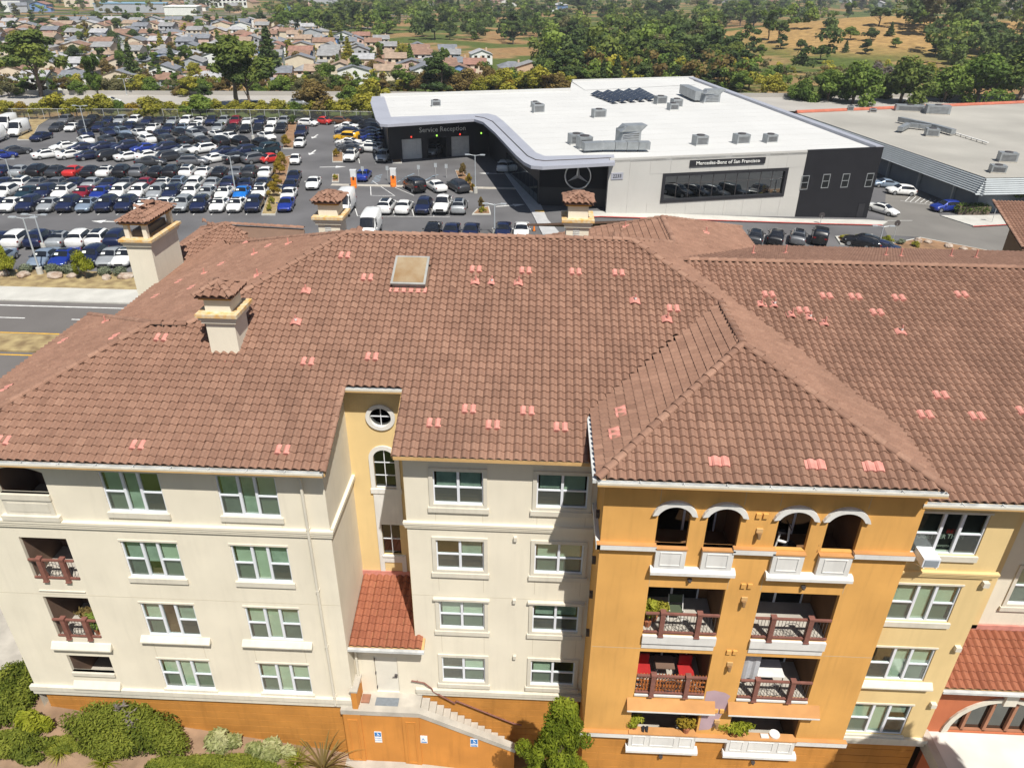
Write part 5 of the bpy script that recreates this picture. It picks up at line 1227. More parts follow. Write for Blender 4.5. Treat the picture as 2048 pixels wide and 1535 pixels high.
rooftop(1168, 297, 2.2, 2.2, 2.0, 'round-shouldered fan casing at the end of the long duct'); rooftop(1255, 287, 3.6, 2.6, 2.4, 'big hooded air handler behind the long duct on white roof', kind='hood'); rooftop(1418, 205, 4.0, 2.6, 2.2, 'big hooded air handler near the far right of the white roof', kind='hood')
duct_run('roof_duct', [(1366,190),(1398,205)], 1.8, 1.7, HZ, 'short stepped duct feeding the far hooded air handler')
M_SOLAR = pmat('solar_panel', (0.03,0.035,0.05), .25, .1, 3)
for i in range(5):
    a = RZ(1180+i*21, 191-i*1.5); b_ = RZ(1226+i*18, 209-i*1.2); r = root('solar_row', a, f'{["first","second","third","fourth","fifth"][i]} row of dark tilted solar panels from the left on white roof', 'solar panels', 'solar rows'); dv = (b_-a); n = 6; nv = Vector((dv.y, -dv.x, 0)).normalized()
    for k in range(n):
        p, q = a+dv*(k/n+.01), a+dv*((k+1)/n-.01); mb = MB(); mb.face([p+Vector((0,0,.3)), q+Vector((0,0,.3)), q-nv*1.5+Vector((0,0,1.0)), p-nv*1.5+Vector((0,0,1.0))]); mb.face([p+Vector((0,0,.25)), q+Vector((0,0,.25)), q-nv*1.5+Vector((0,0,.95)), p-nv*1.5+Vector((0,0,.95))]); mb.build('solar_panel', M_SOLAR, r, a)
        mb = MB(); mb.tube(p-nv*1.4, p-nv*1.4+Vector((0,0,.95)), .05, n=5); mb.build('leg', M_STEEL, r, a)
# ================================================================= grey store on the right
S0 = Vector((69, 117.8, -4.2)); STORE = root('grey_store', S0, 'long low grey store with flat concrete roof at the right edge', 'building')
def gpart(mb, name, mat, parent=None): return mb.build(name, mat, parent or STORE, S0)
HG = 1.6; M_STOREROOF = pmat('grey_roof', (0.33,0.315,0.28), .9, .14, .07, .1, 3, space='World', detail=9); M_BLUEG = pmat('blue_grey_block', (0.24,0.27,0.30), .85, .06, .5, space='World'); M_RIB = pmat('ribbed_metal', (0.40,0.43,0.44), .5, .06, .6, metal=.2)
g1 = RZ(1973,356,HG); g2 = RZ(1592,226,HG); g3 = RZ(2420,190,HG); g4 = RZ(2420,350,HG)
mb = MB(); mb.face([g1, g4, g3, g2]); SR = gpart(mb, 'roof', M_STOREROOF)
def ribbed(p, q, n=8, z0=-.55, z1=HG+.05):
    dv = (q-p).normalized(); nv = Vector((dv.y, -dv.x, 0)); p_, q_ = p, q
    for i in range(n):
        ex_ = dv*(1.55*(1-(i+.5)/n)*1.5); p, q = (p_, q_+ex_) if q_ is g1 else (p_-ex_, q_)
        a = z0+(z1-z0)*i/n; b_ = z0+(z1-z0)*(i+1)/n; mb = MB(); o1 = nv*(.14+1.5*(1-i/n)); o2 = nv*(1.5*(1-(i+1)/n)+.0); mb.face([(p.x+o1.x, p.y+o1.y, a), (q.x+o1.x, q.y+o1.y, a), (q.x+o2.x, q.y+o2.y, b_-.06), (p.x+o2.x, p.y+o2.y, b_-.06)]); o3 = o2+nv*.14; mb.face([(p.x+o2.x, p.y+o2.y, b_-.06), (q.x+o2.x, q.y+o2.y, b_-.06), (q.x+o3.x, q.y+o3.y, b_), (p.x+o3.x, p.y+o3.y, b_)]); gpart(mb, 'fascia_slat', M_RIB)
dg = (g2-g1).normalized(); ribbed(g2, g1); ribbed(g1, g4)
ins = Vector((.8, .5, 0)); c1_ = g1+Vector((.5, 1.2, 0)); c2_ = g2+Vector((.9, 0, 0)); c4_ = g4+Vector((0, 1.2, 0))
for p, q in ((c2_, c1_), (c1_, c4_)): mb = MB(); mb.face([(p.x, p.y, -4.6), (q.x, q.y, -4.6), (q.x, q.y, -.4), (p.x, p.y, -.4)]); gpart(mb, 'wall', M_BLUEG)
for i in range(5):
    p = c1_+(c2_-c1_)*(.09+i*.15)+Vector((-.35, -.1, 0)); mb = MB(); mb.box(p.x-.2, p.y-.2, -4.4, p.x+.2, p.y+.2, -.9); mb.tube((p.x, p.y, -1.0), (p.x+.5, p.y+.2, -.45), .22, n=6); gpart(mb, 'pilaster', M_RIB)
mb = MB(); dv = (g3-g2).normalized(); mb.tube(g2+Vector((0,0,.1)), g3+Vector((0,0,.1)), .5, n=8); gpart(mb, 'ridge_tile_edge', M_CLAYP := pmat('red_coping', (.42,.13,.08), .8, .12, .6), SR)
for (px, py, w_, d_, h_, lb) in ((1818,222,7.0,2.4,1.6,'low row of condenser fans on the grey roof near its far edge'),(1873,228,5.5,2.6,2.3,'condenser rack on legs beside the low fan row on grey roof'),(1862,272,2.6,2.2,1.7,'square air unit joined to curved ducts on the grey roof'),(2012,323,3.0,2.0,1.8,'pale green air unit near the front of the grey roof'),(1993,345,2.4,1.8,1.4,'low white unit at the front corner of the grey roof'),(1700,222,1.4,1.2,1.4,'round fan housing at the far left of the grey roof'),(1745,225,1.6,1.4,1.0,'small pale vent box by the far edge of the grey roof')):
    rooftop(px, py, w_, d_, h_, lb, z=HG, rz=-.2)
duct_run('roof_duct', [(1797,246),(1870,262),(1905,272)], 1.0, .9, HG, 'long grey duct running diagonally on the grey roof'); duct_run('roof_duct', [(1798,266),(1815,257),(1860,262)], 1.0, .8, HG, 'curved branch duct left of the square air unit on grey roof'); duct_run('roof_duct', [(1800,241),(1890,264),(1975,290)], .35, .12, HG, 'thin pale pipe run on low supports across the grey roof', M_WTRIM)
# tiled gable of the neighbouring wing at the right edge
# ================================================================= vehicles
M_CGL = pmat('car_glass', (0.012,0.014,0.018), .06, .1, 2, spec=.8); M_TYRE = pmat('tyre', (0.015,0.015,0.015), .85, .1, 4); M_RIM = pmat('alloy', (0.32,0.33,0.34), .35, .1, 4, metal=.6)
M_HL = pmat('headlamp', (0.55,0.57,0.60), .15, .05, 4); M_TL = pmat('tail_lamp', (0.22,0.012,0.012), .2, .1, 4); M_GRL = pmat('grille', (0.02,0.02,0.022), .4, .1, 6); M_PAPER = pmat('paper', (0.70,0.72,0.66), .8, .04, 3)
PAINT = {}
for k_, nm_, c, mt in (('W','white',(.74,.74,.72),0),('S','silver',(.40,.42,.43),.4),('SB','silver blue',(.27,.34,.43),.4),('N','navy',(.010,.016,.055),.1),('K','black',(.008,.008,.010),0),('G','grey',(.15,.155,.165),.3),('DG','dark grey',(.045,.047,.052),.3),('B','blue',(.012,.035,.26),.2),('BB','bright blue',(.01,.16,.55),.1),('R','dark red',(.22,.010,.022),.1),('RR','red',(.50,.025,.02),0),('Y','yellow',(.72,.40,.015),0),('BR','brown',(.16,.07,.03),.2),('T','dark teal',(.012,.035,.05),.2)):
    PAINT[k_] = (nm_, paint_mat('paint_'+nm_.replace(' ', '_'), c, mt))
# stations: y, half width, sill z, shoulder z, top z, half width of top
SEDAN = [(-2.37,.66,.40,.78,.83,.50),(-2.28,.83,.30,.90,.97,.64),(-1.85,.90,.22,.95,1.03,.70),(-1.50,.915,.20,.95,1.06,.70),(-.80,.92,.20,.94,1.37,.57),(-.15,.92,.20,.93,1.44,.59),(.35,.92,.20,.92,1.41,.58),(1.15,.915,.20,.90,1.00,.72),(1.80,.88,.22,.80,.86,.68),(2.22,.80,.28,.68,.73,.60),(2.37,.62,.36,.56,.60,.46)]
SUV = [(-2.36,.72,.48,.88,.95,.55),(-2.30,.88,.36,1.02,1.10,.66),(-2.05,.94,.26,1.06,1.20,.70),(-1.60,.95,.25,1.06,1.60,.58),(-.9,.955,.25,1.05,1.68,.60),(-.1,.955,.25,1.04,1.69,.61),(.40,.95,.25,1.03,1.64,.60),(1.12,.945,.25,1.02,1.13,.74),(1.80,.92,.27,.95,1.01,.72),(2.22,.84,.34,.82,.88,.64),(2.36,.66,.42,.68,.74,.50)]
HATCH = [(-1.95,.70,.42,.80,.86,.55),(-1.90,.82,.34,.92,1.00,.62),(-1.70,.87,.24,.96,1.12,.64),(-1.30,.88,.22,.96,1.40,.56),(-.6,.885,.22,.95,1.48,.57),(.1,.885,.22,.94,1.48,.57),(.45,.88,.22,.93,1.44,.56),(1.15,.87,.22,.91,1.02,.68),(1.60,.84,.24,.83,.89,.64),(1.88,.76,.30,.70,.75,.56),(1.96,.60,.38,.60,.64,.44)]
SMART = [(-1.32,.62,.40,.86,.92,.50),(-1.28,.74,.32,.98,1.06,.58),(-1.10,.78,.24,1.02,1.20,.60),(-.85,.79,.22,1.02,1.48,.55),(-.4,.795,.22,1.01,1.55,.56),(.05,.795,.22,1.0,1.54,.56),(.25,.79,.22,.99,1.48,.55),(.85,.78,.22,.92,1.02,.60),(1.08,.76,.26,.82,.88,.56),(1.26,.68,.32,.70,.76,.50),(1.32,.52,.38,.60,.64,.40)]
BOXY = [(-2.30,.90,.50,1.16,1.22,.80),(-2.29,.92,.42,1.18,1.30,.84),(-2.20,.93,.40,1.18,1.86,.80),(-1.4,.93,.40,1.18,1.95,.80),(-.6,.93,.40,1.18,1.96,.80),(.2,.93,.40,1.18,1.95,.80),(.42,.93,.40,1.18,1.90,.79),(.80,.93,.40,1.17,1.22,.84),(1.70,.92,.40,1.14,1.19,.84),(2.18,.90,.44,1.10,1.15,.82),(2.22,.86,.50,1.05,1.10,.78)]
VAN = [(-2.95,.92,.50,1.30,2.40,.78),(-2.94,.97,.40,1.30,2.58,.82),(-2.4,.98,.34,1.30,2.66,.84),(-1.4,.98,.34,1.30,2.68,.84),(-.4,.98,.34,1.30,2.68,.84),(.6,.98,.34,1.30,2.66,.83),(1.15,.98,.34,1.28,2.52,.80),(2.05,.97,.34,1.24,1.42,.80),(2.55,.94,.36,1.05,1.14,.76),(2.85,.86,.40,.86,.94,.68),(2.95,.70,.46,.70,.76,.55)]
PICKUP = [(-2.90,.90,.55,1.05,1.08,.86),(-2.88,.96,.48,1.10,1.13,.90),(-2.0,.98,.46,1.10,1.13,.90),(-1.1,.98,.44,1.10,1.14,.90),(-1.0,.98,.42,1.10,1.84,.66),(-.3,.98,.42,1.10,1.92,.68),(.35,.98,.42,1.09,1.88,.66),(1.10,.97,.42,1.08,1.20,.80),(2.1,.96,.44,1.04,1.12,.80),(2.68,.92,.48,1.00,1.06,.76),(2.86,.82,.54,.88,.94,.66)]
TYPES = {'sedan': (SEDAN, 1.44, -1.42, .335), 'suv': (SUV, 1.42, -1.42, .375), 'hatchback': (HATCH, 1.25, -1.22, .32), 'smart car': (SMART, .86, -.86, .29), 'boxy four-wheel drive': (BOXY, 1.42, -1.42, .40), 'van': (VAN, 1.95, -1.85, .37), 'pickup truck': (PICKUP, 1.85, -1.75, .41)}
def ring(st):
    y, hw, zb_, zs, zt, wt = st
    h = [(hw*.84, zb_), (hw*.985, zb_+.14), (hw, zb_+(zs-zb_)*.55), (hw*.965, zs), (wt+.035, zt-.07), (wt*.78, zt-.01), (0, zt+.015)]
    if zt-zs < .2: h[4] = (wt+.05, zs+(zt-zs)*.7)
    return [Vector((x, y, z)) for x, z in h]+[Vector((-x, y, z)) for x, z in h[-2::-1]]
def car_proto(kind):
    ST, fa, ra, wr = TYPES[kind]; Rg = [ring(s) for s in ST]; n = len(Rg[0]); ms = {}
    mb = MB(); mb.v = [tuple(p) for r in Rg for p in r]
    for i in range(len(Rg)-1):
        for j in range(n-1): mb.f.append((i*n+j, i*n+j+1, (i+1)*n+j+1, (i+1)*n+j))
        mb.f.append((i*n+n-1, i*n, (i+1)*n, (i+1)*n+n-1))
    mb.f.append(tuple(range(n))); k = (len(Rg)-1)*n; mb.f.append(tuple(k+j for j in range(n))[::-1]); mb.m = [0]*len(mb.f)
    for s in (1, -1):                       # mirrors and wheel arch lips
        ym = ST[7][0]-.35; mb.box(s*(ST[6][1]+.0), ym-.07, ST[6][3]-.02, s*(ST[6][1]+.17), ym+.06, ST[6][3]+.11)
    ms['body'] = mb.mesh('body', smooth=True)
    top = 3 if kind != 'pickup truck' else 4
    def strip(rows, off):
        m = MB()
        for a, b in zip(rows[:-1], rows[1:]):
            for j in range(len(a)-1): m.face([a[j]+off, a[j+1]+off, b[j+1]+off, b[j]+off])
        return m
    def lerp(a, b, t): return a+(b-a)*t
    # windscreen (between stations 6 and 7), rear window (2/3)
    def pane_rows(i0, i1, t0, t1): return [[lerp(Rg[i0][j], Rg[i1][j], t)*1.0 for j in range(4, 9)] for t in (t0, (t0+t1)/2, t1)]
    m = strip(pane_rows(7, 6, .06, .93), Vector((0, .012, .014))); ms['windscreen'] = m.mesh('windscreen', smooth=True)
    r0 = 3 if kind == 'pickup truck' else (3 if kind == 'sedan' else 2)
    if kind != 'van': m = strip(pane_rows(r0, r0+1, .14, .92), Vector((0, -.012, .014))); ms['rear_window'] = m.mesh('rear_window', smooth=True)
    lo = r0+1; hi = 6
    for s, nm in ((0, 'side_window'), (1, 'side_window_')):
        rows = []
        pts = list(range(lo, hi+1))
        if kind == 'van': pts = [5, 6]
        idx = [(i, 0) for i in pts]
        A = lambda i: (Rg[i][3], Rg[i][4]) if s == 0 else (Rg[i][n-4], Rg[i][n-5])
        off = Vector((.014 if s == 0 else -.014, 0, .003)); rows = []
        if kind != 'van': e0 = (lerp(A(lo-1)[0], A(lo)[0], .45), lerp(A(lo-1)[0], A(lo)[0], .45)+Vector((0,0,.06))); rows.append([lerp(A(lo-1)[0], A(lo)[0], .40)+Vector((0,0,.05)), lerp(A(lo-1)[1], A(lo)[1], .55)-Vector((0,0,.05))])
        for i in pts: rows.append([lerp(A(i)[0], A(i)[1], .10), lerp(A(i)[0], A(i)[1], .86)])
        rows.append([lerp(A(hi)[0], A(hi+1)[0], .72)+Vector((0,0,.03)), lerp(A(hi)[1], A(hi+1)[1], .60)-Vector((0,0,.05))])
        m = strip(rows, off); ms[nm] = m.mesh('side_window')
    rf = [[Rg[i][j]+Vector((0, 0, .012)) for j in (5, 6, 7)] for i in range(lo, hi+1)]; rf[0] = [lerp(a, b, .25) for a, b in zip(rf[0], rf[1])]; rf[-1] = [lerp(a, b, .25) for a, b in zip(rf[-1], rf[-2])]
    ms['sunroof'] = strip(rf, Vector((0,0,0))).mesh('sunroof', smooth=True)
    f = ST[-2]; f1 = ST[-3]; rr = ST[1]
    for s, nm in ((1, 'headlight'), (-1, 'headlight_')):
        m = MB(); m.prism([(s*(f[1]*.60), f[0]+.06), (s*(f[1]*1.0), f[0]-.16), (s*(f1[1]*1.0), f[0]-.36), (s*f[1]*.62, f[0]-.06)], f[3]-.13, f[3]+.015, 'z'); ms[nm] = m.mesh('headlight')
    for s, nm in ((1, 'taillight'), (-1, 'taillight_')):
        m = MB(); m.prism([(s*(rr[1]*.55), rr[0]-.03), (s*(rr[1]*1.01), rr[0]+.0), (s*(ST[2][1]*1.01), rr[0]+.22), (s*rr[1]*.6, rr[0]+.06)], rr[3]-.17, rr[3]-.02, 'z'); ms[nm] = m.mesh('taillight')
    m = MB(); m.box(-f[1]*.52, f[0]+.02, f[2]+.12, f[1]*.52, ST[-1][0]+.015, f[3]-.10); ms['grille'] = m.mesh('grille')
    m = MB(); t = lerp(lerp(Rg[7][5], Rg[6][5], .30), lerp(Rg[7][4], Rg[6][4], .30), .2); u = lerp(Rg[7][5], Rg[6][5], .62); x0 = t.x; o = Vector((0, .03, .03))
    m.face([Vector((x0, t.y, t.z))+o, Vector((x0-.40, t.y+.0, t.z+.012))+o, Vector((x0-.38, u.y, u.z+.005))+o, Vector((x0-.02, u.y, u.z))+o]); ms['price_sheet'] = m.mesh('price_sheet')
    m = MB(); m.tube((-.11, 0, 0), (.11, 0, 0), wr, n=18); ms['wheel'] = m.mesh('wheel'); m = MB(); m.tube((-.118, 0, 0), (.118, 0, 0), wr*.66, n=12); ms['rim'] = m.mesh('rim')
    if kind == 'boxy four-wheel drive': m = MB(); m.tube((.1, -2.32, 1.02), (.1, -2.52, 1.02), .36, n=16); ms['spare_wheel'] = m.mesh('spare_wheel')
    if kind == 'pickup truck': m = MB(); m.box(-.80, -2.80, 1.115, .80, -1.15, 1.15); ms['bed'] = m.mesh('bed')
    for nm, me in ms.items(): me.materials.append({'headlight': M_HL, 'headlight_': M_HL, 'taillight': M_TL, 'taillight_': M_TL, 'grille': M_GRL, 'wheel': M_TYRE, 'rim': M_RIM, 'spare_wheel': M_TYRE, 'bed': M_GRL, 'price_sheet': M_PAPER}.get(nm, M_CGL))
    return ms, (ST[0][1], fa, ra, wr, max(s[1] for s in ST))
PROTO = {k: car_proto(k) for k in TYPES}
ORD = ['first','second','third','fourth','fifth','sixth','seventh','eighth','ninth','tenth','eleventh','twelfth','thirteenth','fourteenth','fifteenth','sixteenth','seventeenth','eighteenth','nineteenth','twentieth']
def car_at(p, kind, col, heading, label, group='parked cars', sheet_=False, roof=False, sc=1.0, bodymat=None):
    ms, (_, fa, ra, wr, hw) = PROTO[kind]; nm, mat = PAINT[col]
    slope = math.atan(-.075) if 8 < p.x < 63 else 0.0
    r = root({'suv': 'parked_suv', 'van': 'parked_van', 'pickup truck': 'pickup_truck', 'smart car': 'microcar'}.get(kind, 'parked_car'), (p.x, p.y, p.z+.012), label, {'van': 'van', 'pickup truck': 'truck'}.get(kind, 'car'), group, -heading, sc*1.05)
    if slope:
        zx = Vector((.075, 0, 1)).normalized(); fy = Vector((math.sin(heading), math.cos(heading), 0)); xx = fy.cross(zx).normalized(); fy = zx.cross(xx)
        r.rotation_euler = Matrix(((xx.x, fy.x, zx.x), (xx.y, fy.y, zx.y), (xx.z, fy.z, zx.z))).to_euler()
    b = new_obj('body', ms['body'], r); key = mat
    if mat.name not in [m.name for m in ms['body'].materials if m]: pass
    b.material_slots[0].link = 'OBJECT'; b.material_slots[0].material = mat
    for k in ('windscreen', 'rear_window', 'side_window', 'side_window_', 'grille', 'headlight', 'headlight_', 'taillight', 'taillight_', 'spare_wheel', 'bed'):
        if k in ms: new_obj(k.rstrip('_'), ms[k], r)
    if roof: new_obj('sunroof', ms['sunroof'], r)
    if sheet_: new_obj('price_sheet', ms['price_sheet'], r)
    for s in (1, -1):
        for y in (fa, ra):
            w_ = new_obj('wheel', ms['wheel'], r); w_.location = (s*(hw-.10), y, wr); new_obj('rim', ms['rim'], w_)
    return r
rc = random.Random(21)
AWAY = R_(-8.5); TOWARD = AWAY+math.pi
def row(xs, y0, y1, cols, heading, where, kinds=None, group=None, sheet_=False, jit=.02, ykeys=None):
    n = len(xs)
    for i, x in enumerate(xs):
        y = (y0+(y1-y0)*(x-xs[0])/max(1, xs[-1]-xs[0])) if ykeys is None else ykeys[i]
        c = cols[i]; kd = kinds[i] if kinds else ('suv' if rc.random() < .45 else 'sedan')
        kd = {'s': 'sedan', 'u': 'suv', 'h': 'hatchback', 'm': 'smart car', 'b': 'boxy four-wheel drive', 'v': 'van', 'p': 'pickup truck'}.get(kd, kd)
        p = G(x, y); pos = (', '+ORD[i]+(' from the back in ' if ('stack' in where or 'column' in where or 'upper island' in where or 'chimney' in where) else ' from left in ')) if n > 1 else ' in '
        car_at(p, kd, c, heading+rc.uniform(-jit, jit), f'{PAINT[c][0]} {kd}{pos}{where}', group or where, sheet_, kd in ('suv', 'sedan') and rc.random() < .4)
C = lambda s: s.split()
row([-12,26.5,62,103,141,178,217,256,293,331,368,403,440.5,475,510], 418, 418, C('N W N S N SB N N W W S N W W N'), TOWARD, 'nose-out row along the aisle', C('s s u s u s u u s s u u s s u'), sheet_=True)
row([14,58,94,131,170,205,242,280,317,348,384,416,450,486,522], 394, 394, C('W T N W R B W W S N W S W BB W'), TOWARD, 'second nose-out storage row', None, sheet_=True)
row([15,50,80,118,153,188,223,258,294,330,363,395,428,462,494,528], 375, 375, C('N W G G N S N G R W SB W S N N N'), AWAY, 'middle tail-out storage row')
row([9,44,80,116,150,184,216,248,281,316,347,379,410,442,475,503,533], 349, 352.5, C('N S K DG RR K W K G K K W W K G DG W'), AWAY, 'tail-out row by pale divider')
RA = R_(44)
row([97,145,183,225,261,300,345,433,477,514], 0, 0, C('W W N K W W DG W K G'), RA, 'front slanted storage row', C('s s s u s s u s u u'), ykeys=[316,316,318,319,320,318,321,324,325,325])
row([539], 0, 0, C('RR'), RA+math.pi, 'front slanted row by island', C('m'), ykeys=[326])
row([303,388], 0, 0, C('DG G'), R_(75), 'pair across the slanted rows', C('s u'), ykeys=[331,331])
row([131,166,206,253,291,331,370,406,450,489,533], 0, 0, C('W N N N B N S W N N T'), RA+math.pi, 'second slanted storage row', C('s s s u s u s u s u b'), ykeys=[300,302,300,301,303,304,306,306,310,310,309])
RB = R_(-48)
row([173,214,253,295,333,369,405,441,480,522], 0, 0, C('W DG K W DG K DG K K K'), RB, 'third slanted storage row', C('s s u u u s s u u s'), ykeys=[287,286,285,286,287,289,288,290,290,291])
row([173,216,247,281,325,362,392,400,436,463,534], 0, 0, C('N N SB W N K S DG W W W'), RB+math.pi, 'fourth slanted storage row', C('s s u s s s u s s s s'), ykeys=[274,271,272,273,275,272,277,268,276,280,279])
row([117,147,173,202,231,261,286,308,339,366,391,439,466,493,518,542,564], 261, 264, C('DG W K N N N DG W N SB W S K K K W K'), TOWARD, 'nose-out row before fence row', C('s s b u s u s s s s u u s s s s u'))
row([134,187,219,244,272,298,323,348,375,401,425,450,473,497,522,547,569], 247, 250, C('G K N S W N DG S W W N S R W N W S'), TOWARD, 'last row against the fence')
row([9,42,84,125,166,205,240], 488, 486, C('N W N S W W N'), AWAY, 'near left tail-out row', C('s u u s u u u'))
row([4,92,133,189,225,256], 527, 523, C('SB SB B N S W'), TOWARD, 'nearest row beside the boulders', C('s s s u s s'), sheet_=True)
row([604,601], 0, 0, C('N W'), TOWARD, 'pair beside the upper island', C('p h'), ykeys=[272,293])
row([592], 0, 0, C('W'), TOWARD, 'space right of middle island', C('m'), ykeys=[328])
row([589,582,579,574], 0, 0, C('N N W B'), TOWARD, 'column right of planted island', C('s s s s'), ykeys=[361,379,397,417])
row([628], 0, 0, C('W'), TOWARD, 'open aisle between the islands', C('s'), ykeys=[374])
row([617,650,684,717], 0, 0, C('W RR BR K'), R_(100), 'side-on group by fence end', C('h m h h'), ykeys=[252,249,248,247])
row([693,694,695,694,694,697,699,702], 0, 0, C('W S N SB Y W G DG'), R_(-78), 'left stack by service wall', C('s s u s b s s s'), ykeys=[259,266,272,278,284,291,298,305])
row([738,738,740,741,742,741,740,738], 0, 0, C('K K N N B N W W'), R_(-80), 'right stack by service wall', C('u u s s s s s u'), ykeys=[255,262,269,276,283,290,296,304])
row([703,767], 0, 0, C('W S'), TOWARD+.14, 'stalls below the stacked cars', C('u u'), ykeys=[320,321])
row([728], 0, 0, C('B'), 0.0, 'bay beside orange charger', C('s'), ykeys=[358])
row([829,872,916], 0, 0, C('K W DG'), R_(-32), 'slanted bays before the chargers', C('b s u'), ykeys=[381,380,381])
row([774,809], 0, 0, C('W W'), 0.03, 'tail-out pair behind roof ridge', C('u s'), ykeys=[422,422]); row([848,886], 0, 0, C('N W'), math.pi, 'nose-out pair behind roof ridge', C('u p'), ykeys=[422,420]); row([919], 0, 0, C('S'), 0.0, 'last bay behind roof ridge', C('u'), ykeys=[422])
row([691,742], 0, 0, C('W W'), TOWARD+.1, 'aisle behind the tiled chimney', C('v v'), ykeys=[424,470]); row([866,903,942,1006,1043], 0, 0, C('K N N N W'), math.pi, 'row half hidden by ridge', C('s s s s s'), ykeys=[470,472,472,470,470])
row([1008], 0, 0, C('W'), R_(3), 'walkway by dark glazed side', C('u'), ykeys=[341])
row([1508,1549,1593,1636], 0, 0, C('DG K G K'), R_(18), 'angled bays behind right roof', C('u u u b'), ykeys=[484,484,484,484]); row([1722,1757], 0, 0, C('K N'), R_(-62), 'pair beside planted corner', C('u s'), ykeys=[494,502])
row([1767,1799], 0, 0, C('SB W'), R_(-95), 'bays along grey store wall', C('s u'), ykeys=[374,389]); row([1763], 0, 0, C('W'), R_(140), 'kerb by black corner wall', C('s'), ykeys=[426]); row([1890], 0, 0, C('B'), R_(-100), 'kerb before the clipped hedge', C('u'), ykeys=[422])
row([-8,18,41], 0, 0, C('W W W'), TOWARD-.05, 'van bay at upper left', C('v v v'), ykeys=[285,258,270]); row([84], 0, 0, C('N'), TOWARD+.2, 'bay beside planted wedge', C('s'), ykeys=[280]); row([34,4], 0, 0, C('DG B'), RA, 'pair at left lot edge', C('s s'), ykeys=[309,318])
row([222,512,600], 0, 0, C('W W S'), R_(85), 'motorway traffic', C('s s u'), ykeys=[207,214,211])
car_at(Vector(sp_(8.5, .03, -2.6)), 'suv', 'S', math.pi+.2, 'silver car inside the open service bay doorway', 'service bay')
# ================================================================= vegetation
def leaf_mat(name, dark, mid, light, rough=.7):
    m = bpy.data.materials.new(name); m.use_nodes = True; N, L = nodes_of(m); b = N['Principled BSDF']; b.inputs['Roughness'].default_value = rough; b.inputs['Specular IOR Level'].default_value = .25
    at = N.new('ShaderNodeAttribute'); at.attribute_name = 'tone'; oi = N.new('ShaderNodeObjectInfo'); ad = N.new('ShaderNodeMath'); ad.operation = 'MULTIPLY_ADD'; ad.inputs[1].default_value = .28; ad.inputs[2].default_value = -.14
    L.new(oi.outputs['Random'], ad.inputs[0]); a2 = N.new('ShaderNodeMath'); a2.operation = 'ADD'; L.new(at.outputs['Fac'], a2.inputs[0]); L.new(ad.outputs[0], a2.inputs[1])
    cr = N.new('ShaderNodeValToRGB'); e = cr.color_ramp.elements; e[0].position = .05; e[0].color = (*dark, 1); e[1].position = .95; e[1].color = (*light, 1); k = e.new(.5); k.color = (*mid, 1)
    L.new(a2.outputs[0], cr.inputs[0]); L.new(cr.outputs[0], b.inputs['Base Color'])
    tr = N.new('ShaderNodeBsdfTranslucent'); L.new(cr.outputs[0], tr.inputs[0]); mx = N.new('ShaderNodeMixShader'); mx.inputs[0].default_value = .35; L.new(b.outputs[0], mx.inputs[1]); L.new(tr.outputs[0], mx.inputs[2]); L.new(mx.outputs[0], N['Material Output'].inputs['Surface'])
    return m
LM = {'pine': leaf_mat('pine_needles', (0.042,0.071,0.019), (0.097,0.139,0.030), (0.193,0.233,0.044)), 'cypress': leaf_mat('cypress_leaf', (0.030,0.058,0.021), (0.065,0.104,0.029), (0.130,0.177,0.046)), 'euc': leaf_mat('eucalyptus_leaf', (0.090,0.094,0.040), (0.162,0.156,0.066), (0.260,0.234,0.109)),
      'yellow': leaf_mat('yellow_green_leaf', (0.135,0.149,0.021), (0.269,0.261,0.033), (0.434,0.389,0.053)), 'green': leaf_mat('green_leaf', (0.056,0.100,0.018), (0.122,0.190,0.032), (0.225,0.296,0.054)), 'brown': leaf_mat('browned_leaf', (0.108,0.076,0.028), (0.186,0.131,0.041), (0.271,0.207,0.068)), 'gold': leaf_mat('golden_leaf', (0.160,0.110,0.012), (0.280,0.200,0.020), (0.400,0.290,0.035)), 'sage': leaf_mat('sage_leaf', (0.120,0.150,0.090), (0.200,0.230,0.150), (0.300,0.330,0.220)), 'juniper': leaf_mat('juniper', (0.062,0.090,0.010), (0.144,0.174,0.019), (0.250,0.270,0.038)), 'lime': leaf_mat('lime_leaf', (0.140,0.170,0.010), (0.260,0.280,0.020), (0.380,0.380,0.050)), 'varieg': leaf_mat('variegated', (0.120,0.150,0.040), (0.280,0.300,0.110), (0.460,0.460,0.240)), 'bare': leaf_mat('bare_twig', (0.117,0.098,0.085), (0.195,0.169,0.150), (0.273,0.234,0.208))}
